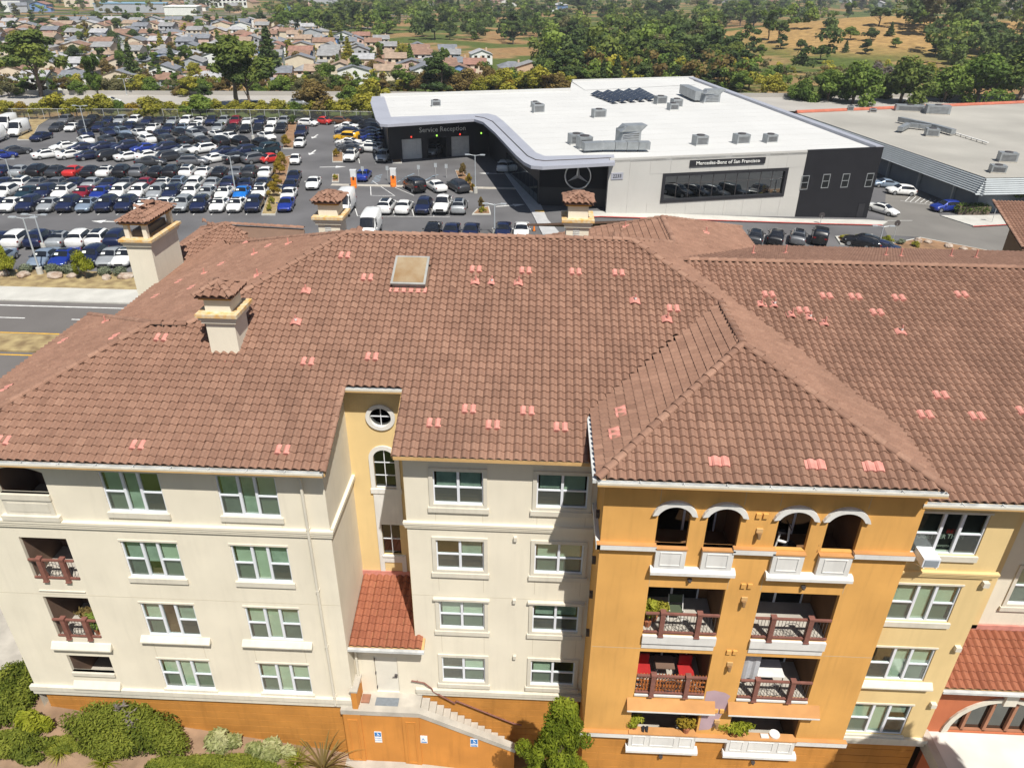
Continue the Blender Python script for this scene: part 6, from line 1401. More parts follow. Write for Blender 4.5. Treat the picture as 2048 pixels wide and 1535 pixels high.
def leaves(seed, blobs, n, size, up=.35, asp=1.6, droop=0.0):
    """leaf faces spread through the outer part of each blob; tone by clump"""
    r = random.Random(seed); V = []; Fs = []; T = []
    tot = sum(b[3]*b[4]*b[5] for b in blobs)**1 or 1; vols = [(b[3]*b[4]*b[5])**.72 for b in blobs]; sv = sum(vols)
    for b, vl in zip(blobs, vols):
        cx, cy, cz, rx, ry, rz = b; k = max(10, int(n*vl/sv)); base = clamp(r.gauss(.5, .17), .1, .9)
        for _ in range(k):
            u = r.uniform(-1, 1); a = r.uniform(0, 6.283); s = math.sqrt(1-u*u); q = r.uniform(.55, 1.06)
            d = Vector((s*math.cos(a), s*math.sin(a), u)); p = Vector((cx+d.x*rx*q, cy+d.y*ry*q, cz+d.z*rz*q))
            nv = (d*.7+Vector((r.gauss(0, .55), r.gauss(0, .55), r.gauss(up, .5)))).normalized(); t = nv.orthogonal().normalized(); bt = nv.cross(t); c, s2 = math.cos(a*3), math.sin(a*3); t, bt = t*c+bt*s2, bt*c-t*s2
            sz = size*r.uniform(.6, 1.35); i = len(V); e = t*sz*asp*.5; f = bt*sz*.5
            V.extend([tuple(p-e), tuple(p+f*.9+nv*sz*.12), tuple(p+e-Vector((0,0,droop*sz))), tuple(p-f*.9+nv*sz*.12)]); Fs.append((i, i+1, i+2, i+3)); T.append(clamp(base+.16*(u)+r.gauss(0, .13), 0, 1))
    me = bpy.data.meshes.new('crown'); me.from_pydata(V, [], Fs); at = me.attributes.new('tone', 'FLOAT', 'FACE'); at.data.foreach_set('value', T); me.update(); return me
def trunk_mesh(seed, h, r0, limbs, lean=.06, top=.85):
    r = random.Random(seed); mb = MB(); p = Vector((0, 0, -.15)); n = 5; ax_ = [p]
    for i in range(n): p = Vector((p.x+r.gauss(0, lean*h/n), p.y+r.gauss(0, lean*h/n), h*top*(i+1)/n)); ax_.append(p)
    for i in range(n): mb.tube(ax_[i], ax_[i+1], r0*(1-.75*i/n), r0*(1-.75*(i+1)/n), 7, cap=False)
    for q in limbs:
        k = clamp(q[2]/h*.72, .25, .9); j = int(k*n); a = ax_[j]; mb.tube(a, Vector(q)*.95, r0*.38, r0*.10, 5, cap=False)
    me = mb.mesh('trunk', smooth=True); me.materials.append(M_BARK); return me
def make_tree(kind, seed):
    r = random.Random(seed*7+3); B = []; H = 10.0
    if kind == 'pine':
        for i in range(24):
            a = r.uniform(0, 6.28); d = r.uniform(.3, 3.6); z = 4.3+4.7*(1-(d/4.3)**2)*r.uniform(.3, 1.05); B.append((d*math.cos(a), d*math.sin(a), z, r.uniform(.85, 1.45), r.uniform(.85, 1.45), r.uniform(.55, .85)))
        me = leaves(seed, B, 4300, .40, .5); r0 = .30
    elif kind == 'cypress':
        for i in range(26):
            z = r.uniform(1.2, 9.4); R_m = 3.1*(1-((z-3.6)/6.4)**2); a = r.uniform(0, 6.28); d = R_m*r.uniform(.35, 1); B.append((d*math.cos(a), d*math.sin(a), z, r.uniform(.9, 1.6), r.uniform(.9, 1.6), r.uniform(.4, .7)))
        me = leaves(seed, B, 4300, .40, .6); r0 = .28
    elif kind == 'cone':
        for i in range(22):
            z = .9+8.7*(i/21); R_m = 2.3*(1-i/22)+.15; a = i*2.4+r.uniform(-.4, .4); B.append((R_m*.55*math.cos(a), R_m*.55*math.sin(a), z, R_m*.6+.25, R_m*.6+.25, .6))
        me = leaves(seed, B, 3000, .38, .3); r0 = .2
    elif kind == 'euc':
        for i in range(15):
            a = r.uniform(0, 6.28); d = r.uniform(.2, 2.9); z = r.uniform(3.6, 9.4); B.append((d*math.cos(a), d*math.sin(a), z, r.uniform(.6, 1.25), r.uniform(.6, 1.25), r.uniform(.5, 1.0)))
        me = leaves(seed, B, 2600, .34, .1, 2.2, .5); r0 = .22
    elif kind == 'round':
        for i in range(26):
            a = r.uniform(0, 6.28); d = r.uniform(0, 3.8); z = 1.0+7.0*math.sqrt(max(0, 1-(d/4.2)**2))*r.uniform(.5, 1.0); B.append((d*math.cos(a), d*math.sin(a), z, r.uniform(1.1, 1.8), r.uniform(1.1, 1.8), r.uniform(.9, 1.4)))
        me = leaves(seed, B, 4600, .38, .3); r0 = .3
    elif kind == 'shrub':
        for i in range(14):
            a = r.uniform(0, 6.28); d = r.uniform(0, 3.9); z = 1.6+5.2*(1-(d/5.2)**2)*r.uniform(.5, 1.15); B.append((d*math.cos(a), d*math.sin(a), z, r.uniform(1.1, 1.9), r.uniform(1.1, 1.9), r.uniform(1.2, 2.0)))
        me = leaves(seed, B, 3200, .46, .4); r0 = .18
    elif kind == 'bare':
        for i in range(12):
            a = r.uniform(0, 6.28); d = r.uniform(.4, 2.6); z = r.uniform(4, 9.3); B.append((d*math.cos(a), d*math.sin(a), z, .8, .8, .9))
        me = leaves(seed, B, 900, .30, .1, 5.0); r0 = .2
    limbs = [(b[0], b[1], b[2]) for b in B[:9]]; tr = trunk_mesh(seed, H*.9, r0, limbs)
    return me, tr
TREES = {k: [make_tree(k, s) for s in ss] for k, ss in (('pine', (1, 2, 3)), ('cypress', (4, 5, 6)), ('cone', (7, 8)), ('euc', (9, 10, 11)), ('round', (12, 13)), ('shrub', (14, 15, 16)), ('bare', (17,)))}
rv = random.Random(77)
LEAFOF = {'pine': 'pine', 'cypress': 'cypress', 'cone': 'cypress', 'euc': 'euc', 'round': 'green', 'shrub': 'yellow', 'bare': 'bare'}
def tree_at(p, h, kind, label, leaf=None, group=None, wide=1.0, cat='tree', name=None):
    me, tr = rv.choice(TREES[kind]); s = h/9.8
    r = root(name or {'pine': 'pine_tree', 'cypress': 'cypress_tree', 'cone': 'conifer_tree', 'euc': 'eucalyptus_tree', 'round': 'broadleaf_tree', 'shrub': 'shrub', 'bare': 'bare_tree'}[kind], p, label, cat, group, rv.uniform(0, 6.28)); r.scale = (s*wide, s*wide, s)
    if not me.materials: me.materials.append(LM[LEAFOF[kind]])
    c = new_obj('crown', me, r); c.material_slots[0].link = 'OBJECT'; c.material_slots[0].material = LM[leaf or LEAFOF[kind]]
    new_obj('trunk', tr, r); return r
def tree_px(px, pb, pt, kind, label, leaf=None, wide=1.0, group=None, cat='tree'):
    p = G(px, pb); h = max(1.0, at_y(px, pt, p.y).z-p.z); return tree_at(p, h, kind, label, leaf, group, wide, cat)
TENS = ['', '', 'twenty', 'thirty', 'forty', 'fifty', 'sixty', 'seventy', 'eighty', 'ninety']
def ordn(i):
    """1-based ordinal in words"""
    if i <= 20: return ORD[i-1]
    if i < 100: return (TENS[i//10][:-1]+'ieth') if i % 10 == 0 else TENS[i//10]+'-'+ORD[i % 10-1]
    return 'hundred and '+ordn(i-100) if i > 100 else 'hundredth'
# --- named trees
tree_px(84, 196, 50, 'pine', 'big rounded pine standing alone beyond the fence at far left', wide=1.15)
tree_px(203, 212, 108, 'euc', 'thin bare-stemmed tree with a small tuft left of the lamp', 'green', .75)
tree_px(478, 218, 64, 'pine', 'tallest broad pine with two trunks beside the motorway', wide=1.25); tree_px(500, 217, 92, 'pine', 'smaller pine leaning out of the tallest pine on its right', wide=.9)
tree_px(632, 232, 150, 'round', 'wide golden-brown round tree beside the left end of dealership', 'brown', 1.35)
tree_px(412, 224, 165, 'cypress', 'small dark ragged tree left of the twin-trunk pine', wide=1.0)
tree_px(272, 175, 88, 'cone', 'dark narrow conifer among the blue and white houses'); tree_px(545, 170, 56, 'cone', 'dark pointed conifer behind the tallest broad pine', wide=1.1)
tree_px(880, 195, 104, 'cypress', 'dark green spreading cypress in front of the residential street', wide=1.3)
for px, pb, pt, kd, lf, lb in ((960,195,150,'shrub','yellow','yellow-green shrub right of the dark spreading cypress'),(1010,195,150,'shrub','gold','golden shrub behind the left part of the white roof'),(1080,192,138,'shrub','green','rounded green shrub behind the step in the white roof'),(1140,190,148,'shrub','yellow','yellow-green shrub at the raised corner of white roof'),(745,215,150,'shrub','yellow','yellow-green shrub at the left tip of the canopy'),(700,215,165,'shrub','green','dark shrub between golden tree and canopy tip'),(920,192,140,'round','green','broad green tree touching the dark spreading cypress')): tree_px(px, pb, pt, kd, lb, lf, 1.2)
for px, pb, pt, kd, lf, w_, lb in ((1650,225,128,'round','green',1.1,'rounded tree just right of the white roof edge'),(1700,232,108,'round','green',1.1,'large rounded tree left of the grey bare tree'),(1742,200,118,'bare','bare',1.2,'bare grey twiggy tree between two large evergreens'),(1795,230,98,'round','pine',1.15,'large layered evergreen behind the middle of the grey roof'),(1945,228,92,'round','green',1.3,'large layered evergreen behind the right half of grey roof'),(1880,226,118,'round','green',1.2,'feathery green tree between two layered evergreens'),(2025,228,64,'round','pine',1.1,'tall dark evergreen at the right edge of the photo'),(1855,70,-20,'euc','euc',1.2,'tall grey-green eucalyptus on top of the brown hill'),(1905,62,-5,'cypress','cypress',1.2,'dark tree right of the hilltop eucalyptus'),(1600,222,150,'shrub','green',1.1,'bushy tree behind the right edge of the white roof'),(1545,200,142,'shrub','yellow',1.1,'yellowish bush behind the far right roof corner'),(1480,185,135,'round','green',1.1,'green tree behind the far roof corner'),(1870,112,75,'cypress','cypress',1.2,'flat-topped dark cypress alone on the brown slope'),(1760,215,170,'shrub','euc',1.0,'grey-green bush below the bare grey tree'),(1920,130,80,'euc','euc',1.2,'pale feathery tree beside the sand patch'),(1990,120,60,'euc','euc',1.2,'brownish tree on the slope at the right edge')): tree_px(px, pb, pt, kd, lb, lf, w_)
# --- shrubs in front of the motorway
x = -12; i = 0
while x < 760:
    i += 1; tree_px(x, 236+rv.uniform(-1, 2), rv.uniform(180, 205), 'shrub', f'yellow-green shrub behind the chain link fence, {ordn(i)} from left', rv.choice(['yellow', 'yellow', 'green', 'gold', 'yellow']), rv.uniform(1.1, 1.7), 'shrubs behind the fence', 'shrub'); x += rv.uniform(24, 36)
# --- belt between motorway and houses
x = -15; i = 0
while x < 1130:
    i += 1; kd = rv.choice(['shrub', 'euc', 'euc', 'round', 'shrub', 'cypress']); tree_px(x, rv.uniform(188, 196), rv.uniform(142, 172) if x < 820 else rv.uniform(125, 160), kd, f'tree in the belt beyond the motorway, {ordn(i)} from left', rv.choice(['brown', 'yellow', 'green', 'euc', 'green', 'brown']), rv.uniform(1.1, 1.6), 'belt beyond the motorway'); x += rv.uniform(14, 22)
# --- dark cypress belt in front of the golf course
for rw_ in range(4):
    i = 0; x = 1080+rw_*9
    while x < 1500-rw_*6:
        i += 1; pb = 182-rw_*15+rv.uniform(-4, 4)-(x-1100)*.012; tree_px(x, pb, pb-rv.uniform(46, 74)+rw_*2, rv.choice(['cypress', 'cypress', 'pine', 'cone']), f'dark evergreen before the golf course, {ordn(i)} from left in belt row {ordn(rw_+1)}', rv.choice(['cypress', 'cypress', 'pine']), rv.uniform(.95, 1.25), 'golf course belt'); x += rv.uniform(19, 29)
# --- golf course and hill trees
i = 0; jobs = []
for _ in range(430):
    px = rv.uniform(560, 2080); pb = rv.uniform(26, 136)**1.0
    if i >= 120: break
    if 1450 < px < 1890 and 58 < pb < 140 and rv.random() < .92: continue
    if px > 1880 and pb > 70 and rv.random() < .4: continue
    if px < 700 and pb > 62: continue
    if px < 1080 and pb > 84+(px-700)*.02: continue
    i += 1; sc_h = 30+pb*.28; jobs.append((px, pb, pb-rv.uniform(.7, 1.25)*sc_h, rv.choice(['cypress', 'cypress', 'pine', 'pine', 'euc', 'cone']), rv.choice(['cypress', 'pine', 'cypress', 'euc', 'green']), rv.uniform(.9, 1.3)))
for i, q in enumerate(sorted(jobs)): tree_px(q[0], q[1], q[2], q[3], f'tree on the golf course beyond the belt, {ordn(i+1)} from left', q[4], q[5], 'golf course trees')
# --- low bushes on the brown hill
for i, (px, pb, s_) in enumerate(sorted(((1520,112,26),(1560,98,30),(1600,100,24),(1650,75,26),(1700,80,30),(1740,82,30),(1780,70,26),(1730,108,30),(1690,105,24),(1655,58,24),(1640,120,34),(1600,128,30),(1790,95,22)))): tree_px(px, pb, pb-s_, ['round', 'cypress', 'shrub', 'cone'][i % 4], f'dark bushy tree on the brown hillside, {ordn(i+1)} from left', 'cypress' if i % 4 else 'green', 1.35, 'hillside trees')
# ================================================================= houses
ROOFC = [pmat('shingle_'+n, c, .9, .2, .6) for n, c in (('slate', (.17,.18,.20)), ('grey', (.24,.24,.24)), ('brown', (.23,.14,.10)), ('tan', (.30,.22,.16)), ('red', (.26,.14,.105)), ('pale', (.34,.34,.35)))]
RNAME = ['slate', 'grey', 'brown', 'tan', 'red-brown', 'pale grey']
WALLC = [pmat('siding_'+n, c, .85, .06, .5) for n, c in (('cream', (.62,.54,.42)), ('white', (.70,.70,.68)), ('tan', (.52,.38,.26)), ('blue', (.16,.28,.52)), ('pink', (.60,.42,.36)), ('grey', (.36,.38,.40)))]
WNAME = ['cream', 'white', 'tan', 'blue', 'pink', 'grey']
M_GAR = pmat('garage_door', (.66,.64,.60), .7, .05, 1)
def house_proto(kind):
    w_, d_, h = ((10.5, 12.0, 4.9), (11.5, 11.0, 3.4), (9.5, 13, 5.2))[kind]; P = {}
    mb = MB(); mb.box(-w_/2, -d_/2, -1.5, w_/2, d_/2, h)
    rh = 1.9; o = .5; r = MB()
    if kind == 0:     # gable to the street
        mb.prism([(-w_/2, h), (w_/2, h), (0, h+rh)], -d_/2, d_/2)
        for s in (1, -1): r.face([(s*(w_/2+o), -d_/2-o, h-o*rh/(w_/2)+.1), (s*(w_/2+o), d_/2+o, h-o*rh/(w_/2)+.1), (0, d_/2+o, h+rh+.1), (0, -d_/2-o, h+rh+.1)])
        mb2 = None
    elif kind == 1:   # hip
        e = [(-w_/2-o, -d_/2-o, h), (w_/2+o, -d_/2-o, h), (w_/2+o, d_/2+o, h), (-w_/2-o, d_/2+o, h)]; a, b = (-1.6, 0, h+2.1), (1.6, 0, h+2.1)
        r.face([e[0], e[1], b, a]); r.face([e[1], e[2], b]); r.face([e[2], e[3], a, b]); r.face([e[3], e[0], a]); r.face(e[::-1])
    else:             # side gable with lower front wing
        mb.prism([(-d_/2, h), (d_/2, h), (0, h+rh)], -w_/2, w_/2, 'x')
        for s in (1, -1): r.face([(-w_/2-o, s*(d_/2+o), h-o*rh/(d_/2)+.1), (w_/2+o, s*(d_/2+o), h-o*rh/(d_/2)+.1), (w_/2+o, 0, h+rh+.1), (-w_/2-o, 0, h+rh+.1)])
        mb.box(-w_/2, -d_/2-3, -1.5, 0, -d_/2+.2, 2.6); r.face([(-w_/2-.3, -d_/2-3.4, 2.5), (.3, -d_/2-3.4, 2.5), (.3, -d_/2+.1, 3.5), (-w_/2-.3, -d_/2+.1, 3.5)])
    P['wall'] = mb.mesh('wall'); P['roof'] = r.mesh('roof', fix=False)
    yf = -d_/2-(3 if kind == 2 else 0); m = MB(); m.box(-w_*.42, yf-.06, 0, -w_*.42+(2.6 if kind != 2 else 3.4), yf, 2.1); P['garage_door'] = m.mesh('garage_door'); m = MB(); m.box(1.6, -d_/2-.06, 0, 2.6, -d_/2, 2.0); P['door'] = m.mesh('door')
    zs = h-1.7; wl = [(-w_*.3, zs), (w_*.05, zs), (w_*.32, zs)]
    for i, (x, z) in enumerate(wl):
        if kind == 2 and i == 0: z = h-1.6
        m = MB(); m.box(x-.75, -d_/2-.05, z, x+.75, -d_/2, z+1.2); P['window_%d' % i] = m.mesh('window')
    m = MB(); m.box(w_*.25, d_*.1, h, w_*.25+.8, d_*.1+.8, h+2.6); P['chimney'] = m.mesh('chimney')
    for k, me in P.items(): me.materials.append(M_GAR if k == 'garage_door' else M_DGLASS if k.startswith('window') else M_BROWN if k == 'door' else ROOFC[0])
    return P
HP = [house_proto(k) for k in range(3)]
def proj(p):
    d = Vector(p)-Vector((0, 0, CAMZ)); z = d.dot(FW); return (1024+F_PX*d.dot(RT)/z, 767.5-F_PX*d.dot(UP)/z)
hi = 0; rowi = 0; Yh = 238.0
M_STREET = pmat('suburb_street', (.17,.165,.16), .9, .1, .1, space='World')
while Yh < 760:
    rowi += 1; Xh = -560+rv.uniform(0, 8); inrow = 0
    while Xh < 140:
        yy = Yh+.16*(Xh+150)+rv.uniform(-2.5, 2.5); p = Vector((Xh, yy, gz(Xh, yy))); px, py = proj(p)
        ok = -60 < px < 600+(py-58)*5.2 and 50 < py < 184 and yy > 222 and px < 1090
        if ok and hi < 300 and rv.random() < .93:
            hi += 1; inrow += 1; k = rv.randrange(3); wi = rv.choices(range(6), (5, 4, 4, 1.5, 2, 3))[0]; ri = rv.choices(range(6), (5, 5, 3.5, 2, 1.3, 3))[0]
            r = root('house', p, f'{WNAME[wi]} house with {RNAME[ri]} roof, {ordn(inrow)} from left in suburb row {ordn(rowi)}', 'house', 'suburban houses', R_(rv.choice([9, 9, 9, 99]))+rv.uniform(-.06, .06)+(math.pi if rv.random() < .15 else 0), .78)
            for kk, me in HP[k].items():
                if kk == 'chimney' and rv.random() < .5: continue
                o = new_obj(kk.split('_')[0] if kk.startswith('window') else kk, me, r)
                if kk in ('wall', 'roof', 'chimney'): o.material_slots[0].link = 'OBJECT'; o.material_slots[0].material = {'wall': WALLC[wi], 'roof': ROOFC[ri], 'chimney': WALLC[2]}[kk]
        Xh += rv.uniform(10.5, 13)
    if rowi % 2 == 0:
        mb = MB(); yc = Yh+14
        for s in range(-60, -11): xa, xb = s*10, s*10+10; y_ = lambda x: yc+.16*(x+150); mb.face([(xa, y_(xa)-4, gz(xa, y_(xa))+.25), (xb, y_(xb)-4, gz(xb, y_(xb))+.25), (xb, y_(xb)+4, gz(xb, y_(xb))+.25), (xa, y_(xa)+4, gz(xa, y_(xa))+.25)])
        structure(mb.build('suburb_street', M_STREET))
    Yh += 17 if rowi % 2 else 25
# trees between the houses
jobs = []
for i in range(105):
    px = rv.uniform(-10, 900); pb = rv.uniform(56, 182)
    if px > 560+(pb-58)*4.6: continue
    hgt = (12+pb*.20)*rv.uniform(.6, 1.3); jobs.append((px, pb, pb-hgt, rv.choice(['round', 'shrub', 'euc', 'cypress', 'cone']), rv.choice(['green', 'yellow', 'cypress', 'brown', 'green']), rv.uniform(.9, 1.3)))
for i, q in enumerate(sorted(jobs)): tree_px(q[0], q[1], q[2], q[3], f'garden tree among the suburban houses, {ordn(i+1)} from left', q[4], q[5], 'suburban garden trees')
# tree belt above the houses on the left
x = -10; i = 0
while x < 720:
    i += 1; pb = rv.uniform(50, 64); tree_px(x, pb, pb-rv.uniform(18, 34), rv.choice(['cypress', 'pine', 'round', 'cone']), f'tree in the belt above the suburb roofs, {ordn(i)} from left', rv.choice(['cypress', 'green', 'pine']), rv.uniform(1, 1.5), 'belt above the suburb'); x += rv.uniform(13, 24)
# distant warehouses and flats along the top edge
def warehouse(px0, px1, pb, h, mat, label, dpt=30, wins=0, rm=None):
    a = G(px0, pb); b = G(px1, pb); c = (a+b)/2; L_ = (b-a).length; r = root('distant_building', c, label, 'building', None, math.atan2(b.y-a.y, b.x-a.x)); mb = MB(); mb.box(-L_/2, 0, -2, L_/2, dpt, h); mb.build('wall', mat, r); mb = MB(); mb.box(-L_/2-.4, -.4, h, L_/2+.4, dpt+.4, h+.5); mb.build('roof', rm or ROOFC[5], r)
    for i in range(wins):
        for f_ in range(3): mb = MB(); x = -L_/2+L_*(i+.5)/wins; mb.box(x-L_/wins*.28, -.15, 2+f_*4.2, x+L_/wins*.28, -.02, 4.8+f_*4.2); mb.build('window', M_DGLASS, r)
warehouse(190, 335, 26, 7, WALLC[5], 'long low blue-grey warehouse near the top edge at left', rm=pmat('blue_roof', (.20,.33,.44), .6, .08, .1)); warehouse(330, 395, 31, 6, WALLC[1], 'white shed right of the long blue-grey warehouse', rm=WALLC[1]); warehouse(395, 495, 16, 14, WALLC[1], 'pale apartment block with window rows at the top edge', wins=12); warehouse(8, 45, 24, 9, WALLC[1], 'small white building at the top left corner'); warehouse(130, 190, 14, 8, WALLC[0], 'low cream building at the top edge near left corner'); warehouse(600, 700, 8, 7, WALLC[5], 'grey low building at the top edge left of centre')
for i, px in enumerate(sorted(rv.uniform(-10, 2060) for _ in range(60))):
    pb = rv.uniform(6, 40); tree_px(px, pb, pb-rv.uniform(12, 26), rv.choice(['cypress', 'round', 'pine']), f'far tree near the top edge, {ordn(i+1)} from left', rv.choice(['cypress', 'green', 'pine', 'euc']), rv.uniform(1, 1.6), 'far trees near the top edge')

# distant woodland that reads as one mass: small crowns joined into one object
def woodland(name, spots, leafset, label, seed):
    r = random.Random(seed); V = []; Fs = []; T = []; Mi = []
    for (p, h, w_) in spots:
        base = clamp(r.gauss(.5, .2), .1, .9); mi = r.randrange(len(leafset)); nb = 7
        for _ in range(nb):
            a = r.uniform(0, 6.28); d = r.uniform(0, .34)*w_*h; c = Vector((p.x+d*math.cos(a), p.y+d*math.sin(a), p.z+h*r.uniform(.22, .84))); R3 = h*w_*r.uniform(.10, .19)
            for _k in range(52):
                u = r.uniform(-.7, 1); t = r.uniform(0, 6.28); s = math.sqrt(max(0, 1-u*u)); q = r.uniform(.6, 1.1); o = c+Vector((s*math.cos(t), s*math.sin(t), u*.75))*R3*q; nv = Vector((s*math.cos(t)+r.gauss(0, .5), s*math.sin(t)+r.gauss(0, .5), u+.4+r.gauss(0, .4))).normalized(); e = nv.orthogonal().normalized(); f = nv.cross(e); sz = h*.032*r.uniform(.7, 1.5); k = len(V)
                V.extend([tuple(o-e*sz*1.3), tuple(o+f*sz), tuple(o+e*sz*1.3), tuple(o-f*sz)]); Fs.append((k, k+1, k+2, k+3)); T.append(clamp(base+.15*u+r.gauss(0, .12), 0, 1)); Mi.append(mi)
    me = bpy.data.meshes.new(name); me.from_pydata(V, [], Fs); at = me.attributes.new('tone', 'FLOAT', 'FACE'); at.data.foreach_set('value', T); me.polygons.foreach_set('material_index', Mi)
    for m in leafset: me.materials.append(LM[m])
    me.update(); o = new_obj(name, me); o['kind'] = 'stuff'; o['label'] = label; o['category'] = 'woodland'; return o
def scatter(n, fn, seed, hm):
    r = random.Random(seed); out = []
    while len(out) < n:
        px, pb = r.uniform(-40, 2090), r.uniform(2, 190)
        if not fn(px, pb, r): continue
        p = G(px, pb); out.append((p, (hm[0]+r.uniform(0, hm[1])), r.uniform(.8, 1.2)))
    return out
def f_golf(px, pb, r):
    if px < 560 or pb > 150: return False
    if 1500 < px < 1890 and 60 < pb < 132: return r.random() < .05
    if px > 1900 and 70 < pb < 125: return r.random() < .35
    if px < 1080: return pb < 84
    if 1440 < px < 1900 and pb > 120: return r.random() < .16
    band = math.sin(px*.011+pb*.09)+math.sin(px*.023-pb*.05)
    return pb > 100 or band > -1.0
woodland('golf_woodland', scatter(560, f_golf, 5, (9, 8)), ['cypress', 'pine', 'cypress', 'green'], 'dense evergreen wood spread across the golf course beyond the belt', 31)
woodland('far_woodland', scatter(230, lambda px, pb, r: pb < 34 and (px > 520 or pb > 24 or r.random() < .3), 6, (8, 6)), ['cypress', 'green', 'euc'], 'far wooded skyline along the top edge of the photo', 32)
woodland('suburb_greenery', scatter(150, lambda px, pb, r: px < 560+(pb-58)*4.6 and 56 < pb < 186, 7, (3, 4)), ['green', 'yellow', 'brown', 'euc'], 'garden hedges and bushes filling the gaps between suburb houses', 33)
woodland('roadside_thicket', scatter(130, lambda px, pb, r: 182 < pb < 190 and px < 1150, 8, (3, 3.5)), ['euc', 'brown', 'green', 'yellow'], 'olive and brown thicket along the far side of the motorway', 34)
woodland('roof_edge_thicket', scatter(70, lambda px, pb, r: 150 < pb < 185 and 1080 < px < 1560, 9, (6, 5)), ['yellow', 'green', 'brown'], 'yellow-green thicket behind the far edge of the white roof', 35)
woodland('right_thicket', scatter(75, lambda px, pb, r: 142 < pb < 178 and 1500 < px < 2080, 10, (2.5, 3.5)), ['green', 'yellow', 'euc', 'brown'], 'mixed thicket behind the grey roof below the brown hill', 36)
# far roofs at the very top
for i, px in enumerate(sorted(rv.uniform(-10, 2050) for _ in range(46))):
    pb = rv.uniform(3, 26)
    p = G(px, pb); wi = rv.randrange(6); ri = rv.randrange(6); r = root('far_house', p, f'tiny far house near the top edge, {ordn(i+1)} from left', 'house', 'far houses', rv.uniform(0, 3), 1.1); k = rv.randrange(3)
    for kk in ('wall', 'roof'): o = new_obj(kk, HP[k][kk], r); o.material_slots[0].link = 'OBJECT'; o.material_slots[0].material = WALLC[wi] if kk == 'wall' else ROOFC[ri]
# ================================================================= small things
M_LAMP = pmat('lamp_grey', (.42,.45,.47), .45, .06, 3, metal=.2)
def lamp_post(px, pb, pt, label, arm=0, base=True):
    p = G(px, pb); h = at_y(px, pt, p.y).z-p.z; r = root('lamp_post', p, label, 'street lamp', 'car park lamp posts')
    m = MB(); m.tube((0, 0, .5 if base else 0), (0, 0, h), .10, .065, 8); m.build('pole', M_LAMP, r)
    if base: m = MB(); m.tube((0, 0, -.1), (0, 0, .85), .33, .30, 12); m.build('footing', M_WALK, r)
    for s in ((1, -1) if not arm else (arm,)):
        m = MB(); m.tube((0, 0, h-.1), (s*.9, 0, h+.05), .045, n=6); a = m.build('arm', M_LAMP, r)
        m = MB(); m.box(s*.75, -.17, h-.02, s*1.45, .17, h+.10); m.build('lamp_head', M_LAMP, a)
    return r
for a in ((82,550,436,'double-headed lamp post in front of the boulders at left'),(90,500,430,'slim lamp post standing between the near left rows'),(176,276,212,'lamp post rising from the slanted rows at left'),(507,280,238,'lamp post at the right end of the slanted rows'),(472,388,312,'lamp post among the nose-out rows left of the island'),(26,366,318,'lamp post at the left edge of the storage lot'),(951,386,310,'lamp post beside the tall shrubs by the chargers'),(989,470,408,'lamp post rising above the roof ridge'),(1757,492,452,'lamp post on the planted corner at right'),(255,196,158,'curved grey lamp post on the motorway'),(133,180,150,'lamp post left of the curved one on the motorway')): lamp_post(*a)
# electric chargers
M_CHG = pmat('charger_white', (.62,.63,.63), .5, .05, 3); M_ORG2 = pmat('safety_orange', (.75,.20,.02), .6, .1, 3)
for i, (px, py) in enumerate(((709, 374), (788, 371))):
    p = G(px, py); r = root('charging_station', p, f'tall charging station with orange base, {("left","right")[i]} one of the pair', 'charger', 'charging stations'); m = MB(); m.prism([(-.4, 0), (.4, 0), (.42, 2.3), (.5, 2.6), (-.5, 2.6), (-.42, 2.3)], -.25, .25); m.build('cabinet', M_CHG, r); m = MB(); m.box(-.42, -.28, 0, .42, -.251, 1.5); m.build('front_panel', M_ORG2, r); m = MB(); m.box(-.13, -.30, 1.1, .13, -.281, 1.6); m.build('screen', M_BLK, r); m = MB(); m.tube((0, -.6, 0), (0, -.6, .35), .42, .42, 12); m.build('base_ring', M_ORG2, r)
# sign posts in the charging area
for i, (px, pb, pt) in enumerate(((727,364,333),(776,362,332),(838,358,330),(872,357,326),(893,356,328))):
    p = G(px, pb); h = at_y(px, pt, p.y).z-p.z; r = root('sign_post', p, f'thin sign post by the chargers, {ORD[i]} from left', 'sign', 'charger sign posts'); m = MB(); m.tube((0, 0, 0), (0, 0, h), .035, n=6); m.build('pole', M_STEEL, r); m = MB(); m.box(-.22, -.03, h-.65, .22, -.0, h); m.build('plate', M_LAMP, r)
for i, (px, py, lb) in enumerate(((1068,462,'orange traffic cone at the end of the hidden row'),(614,252,'small traffic cone near the fence end'))):
    p = G(px, py); r = root('traffic_cone', p, lb, 'cone'); m = MB(); m.box(-.22, -.22, 0, .22, .22, .05); m.build('base', M_BLK, r); m = MB(); m.tube((0,0,.05), (0,0,.95), .17, .04, 10); m.build('cone', M_ORG2, r)
for (px, pb, pt, lb) in ((1786,480,446,'round dark stop sign seen from behind at the junction'),(1983,446,412,'small street sign on the pavement by the grey store'),(1640,449,430,'low red kerb post by the pavement')):
    p = G(px, pb); h = at_y(px, pt, p.y).z-p.z; r = root('street_sign', p, lb, 'sign'); m = MB(); m.tube((0,0,0), (0,0,h), .04, n=6); m.build('pole', M_STEEL, r); m = MB(); m.prism([(.42*math.cos(math.pi/8+k*math.pi/4), h+.0+.42*math.sin(math.pi/8+k*math.pi/4)) for k in range(8)], -.03, 0); m.build('plate', M_METAL, r)
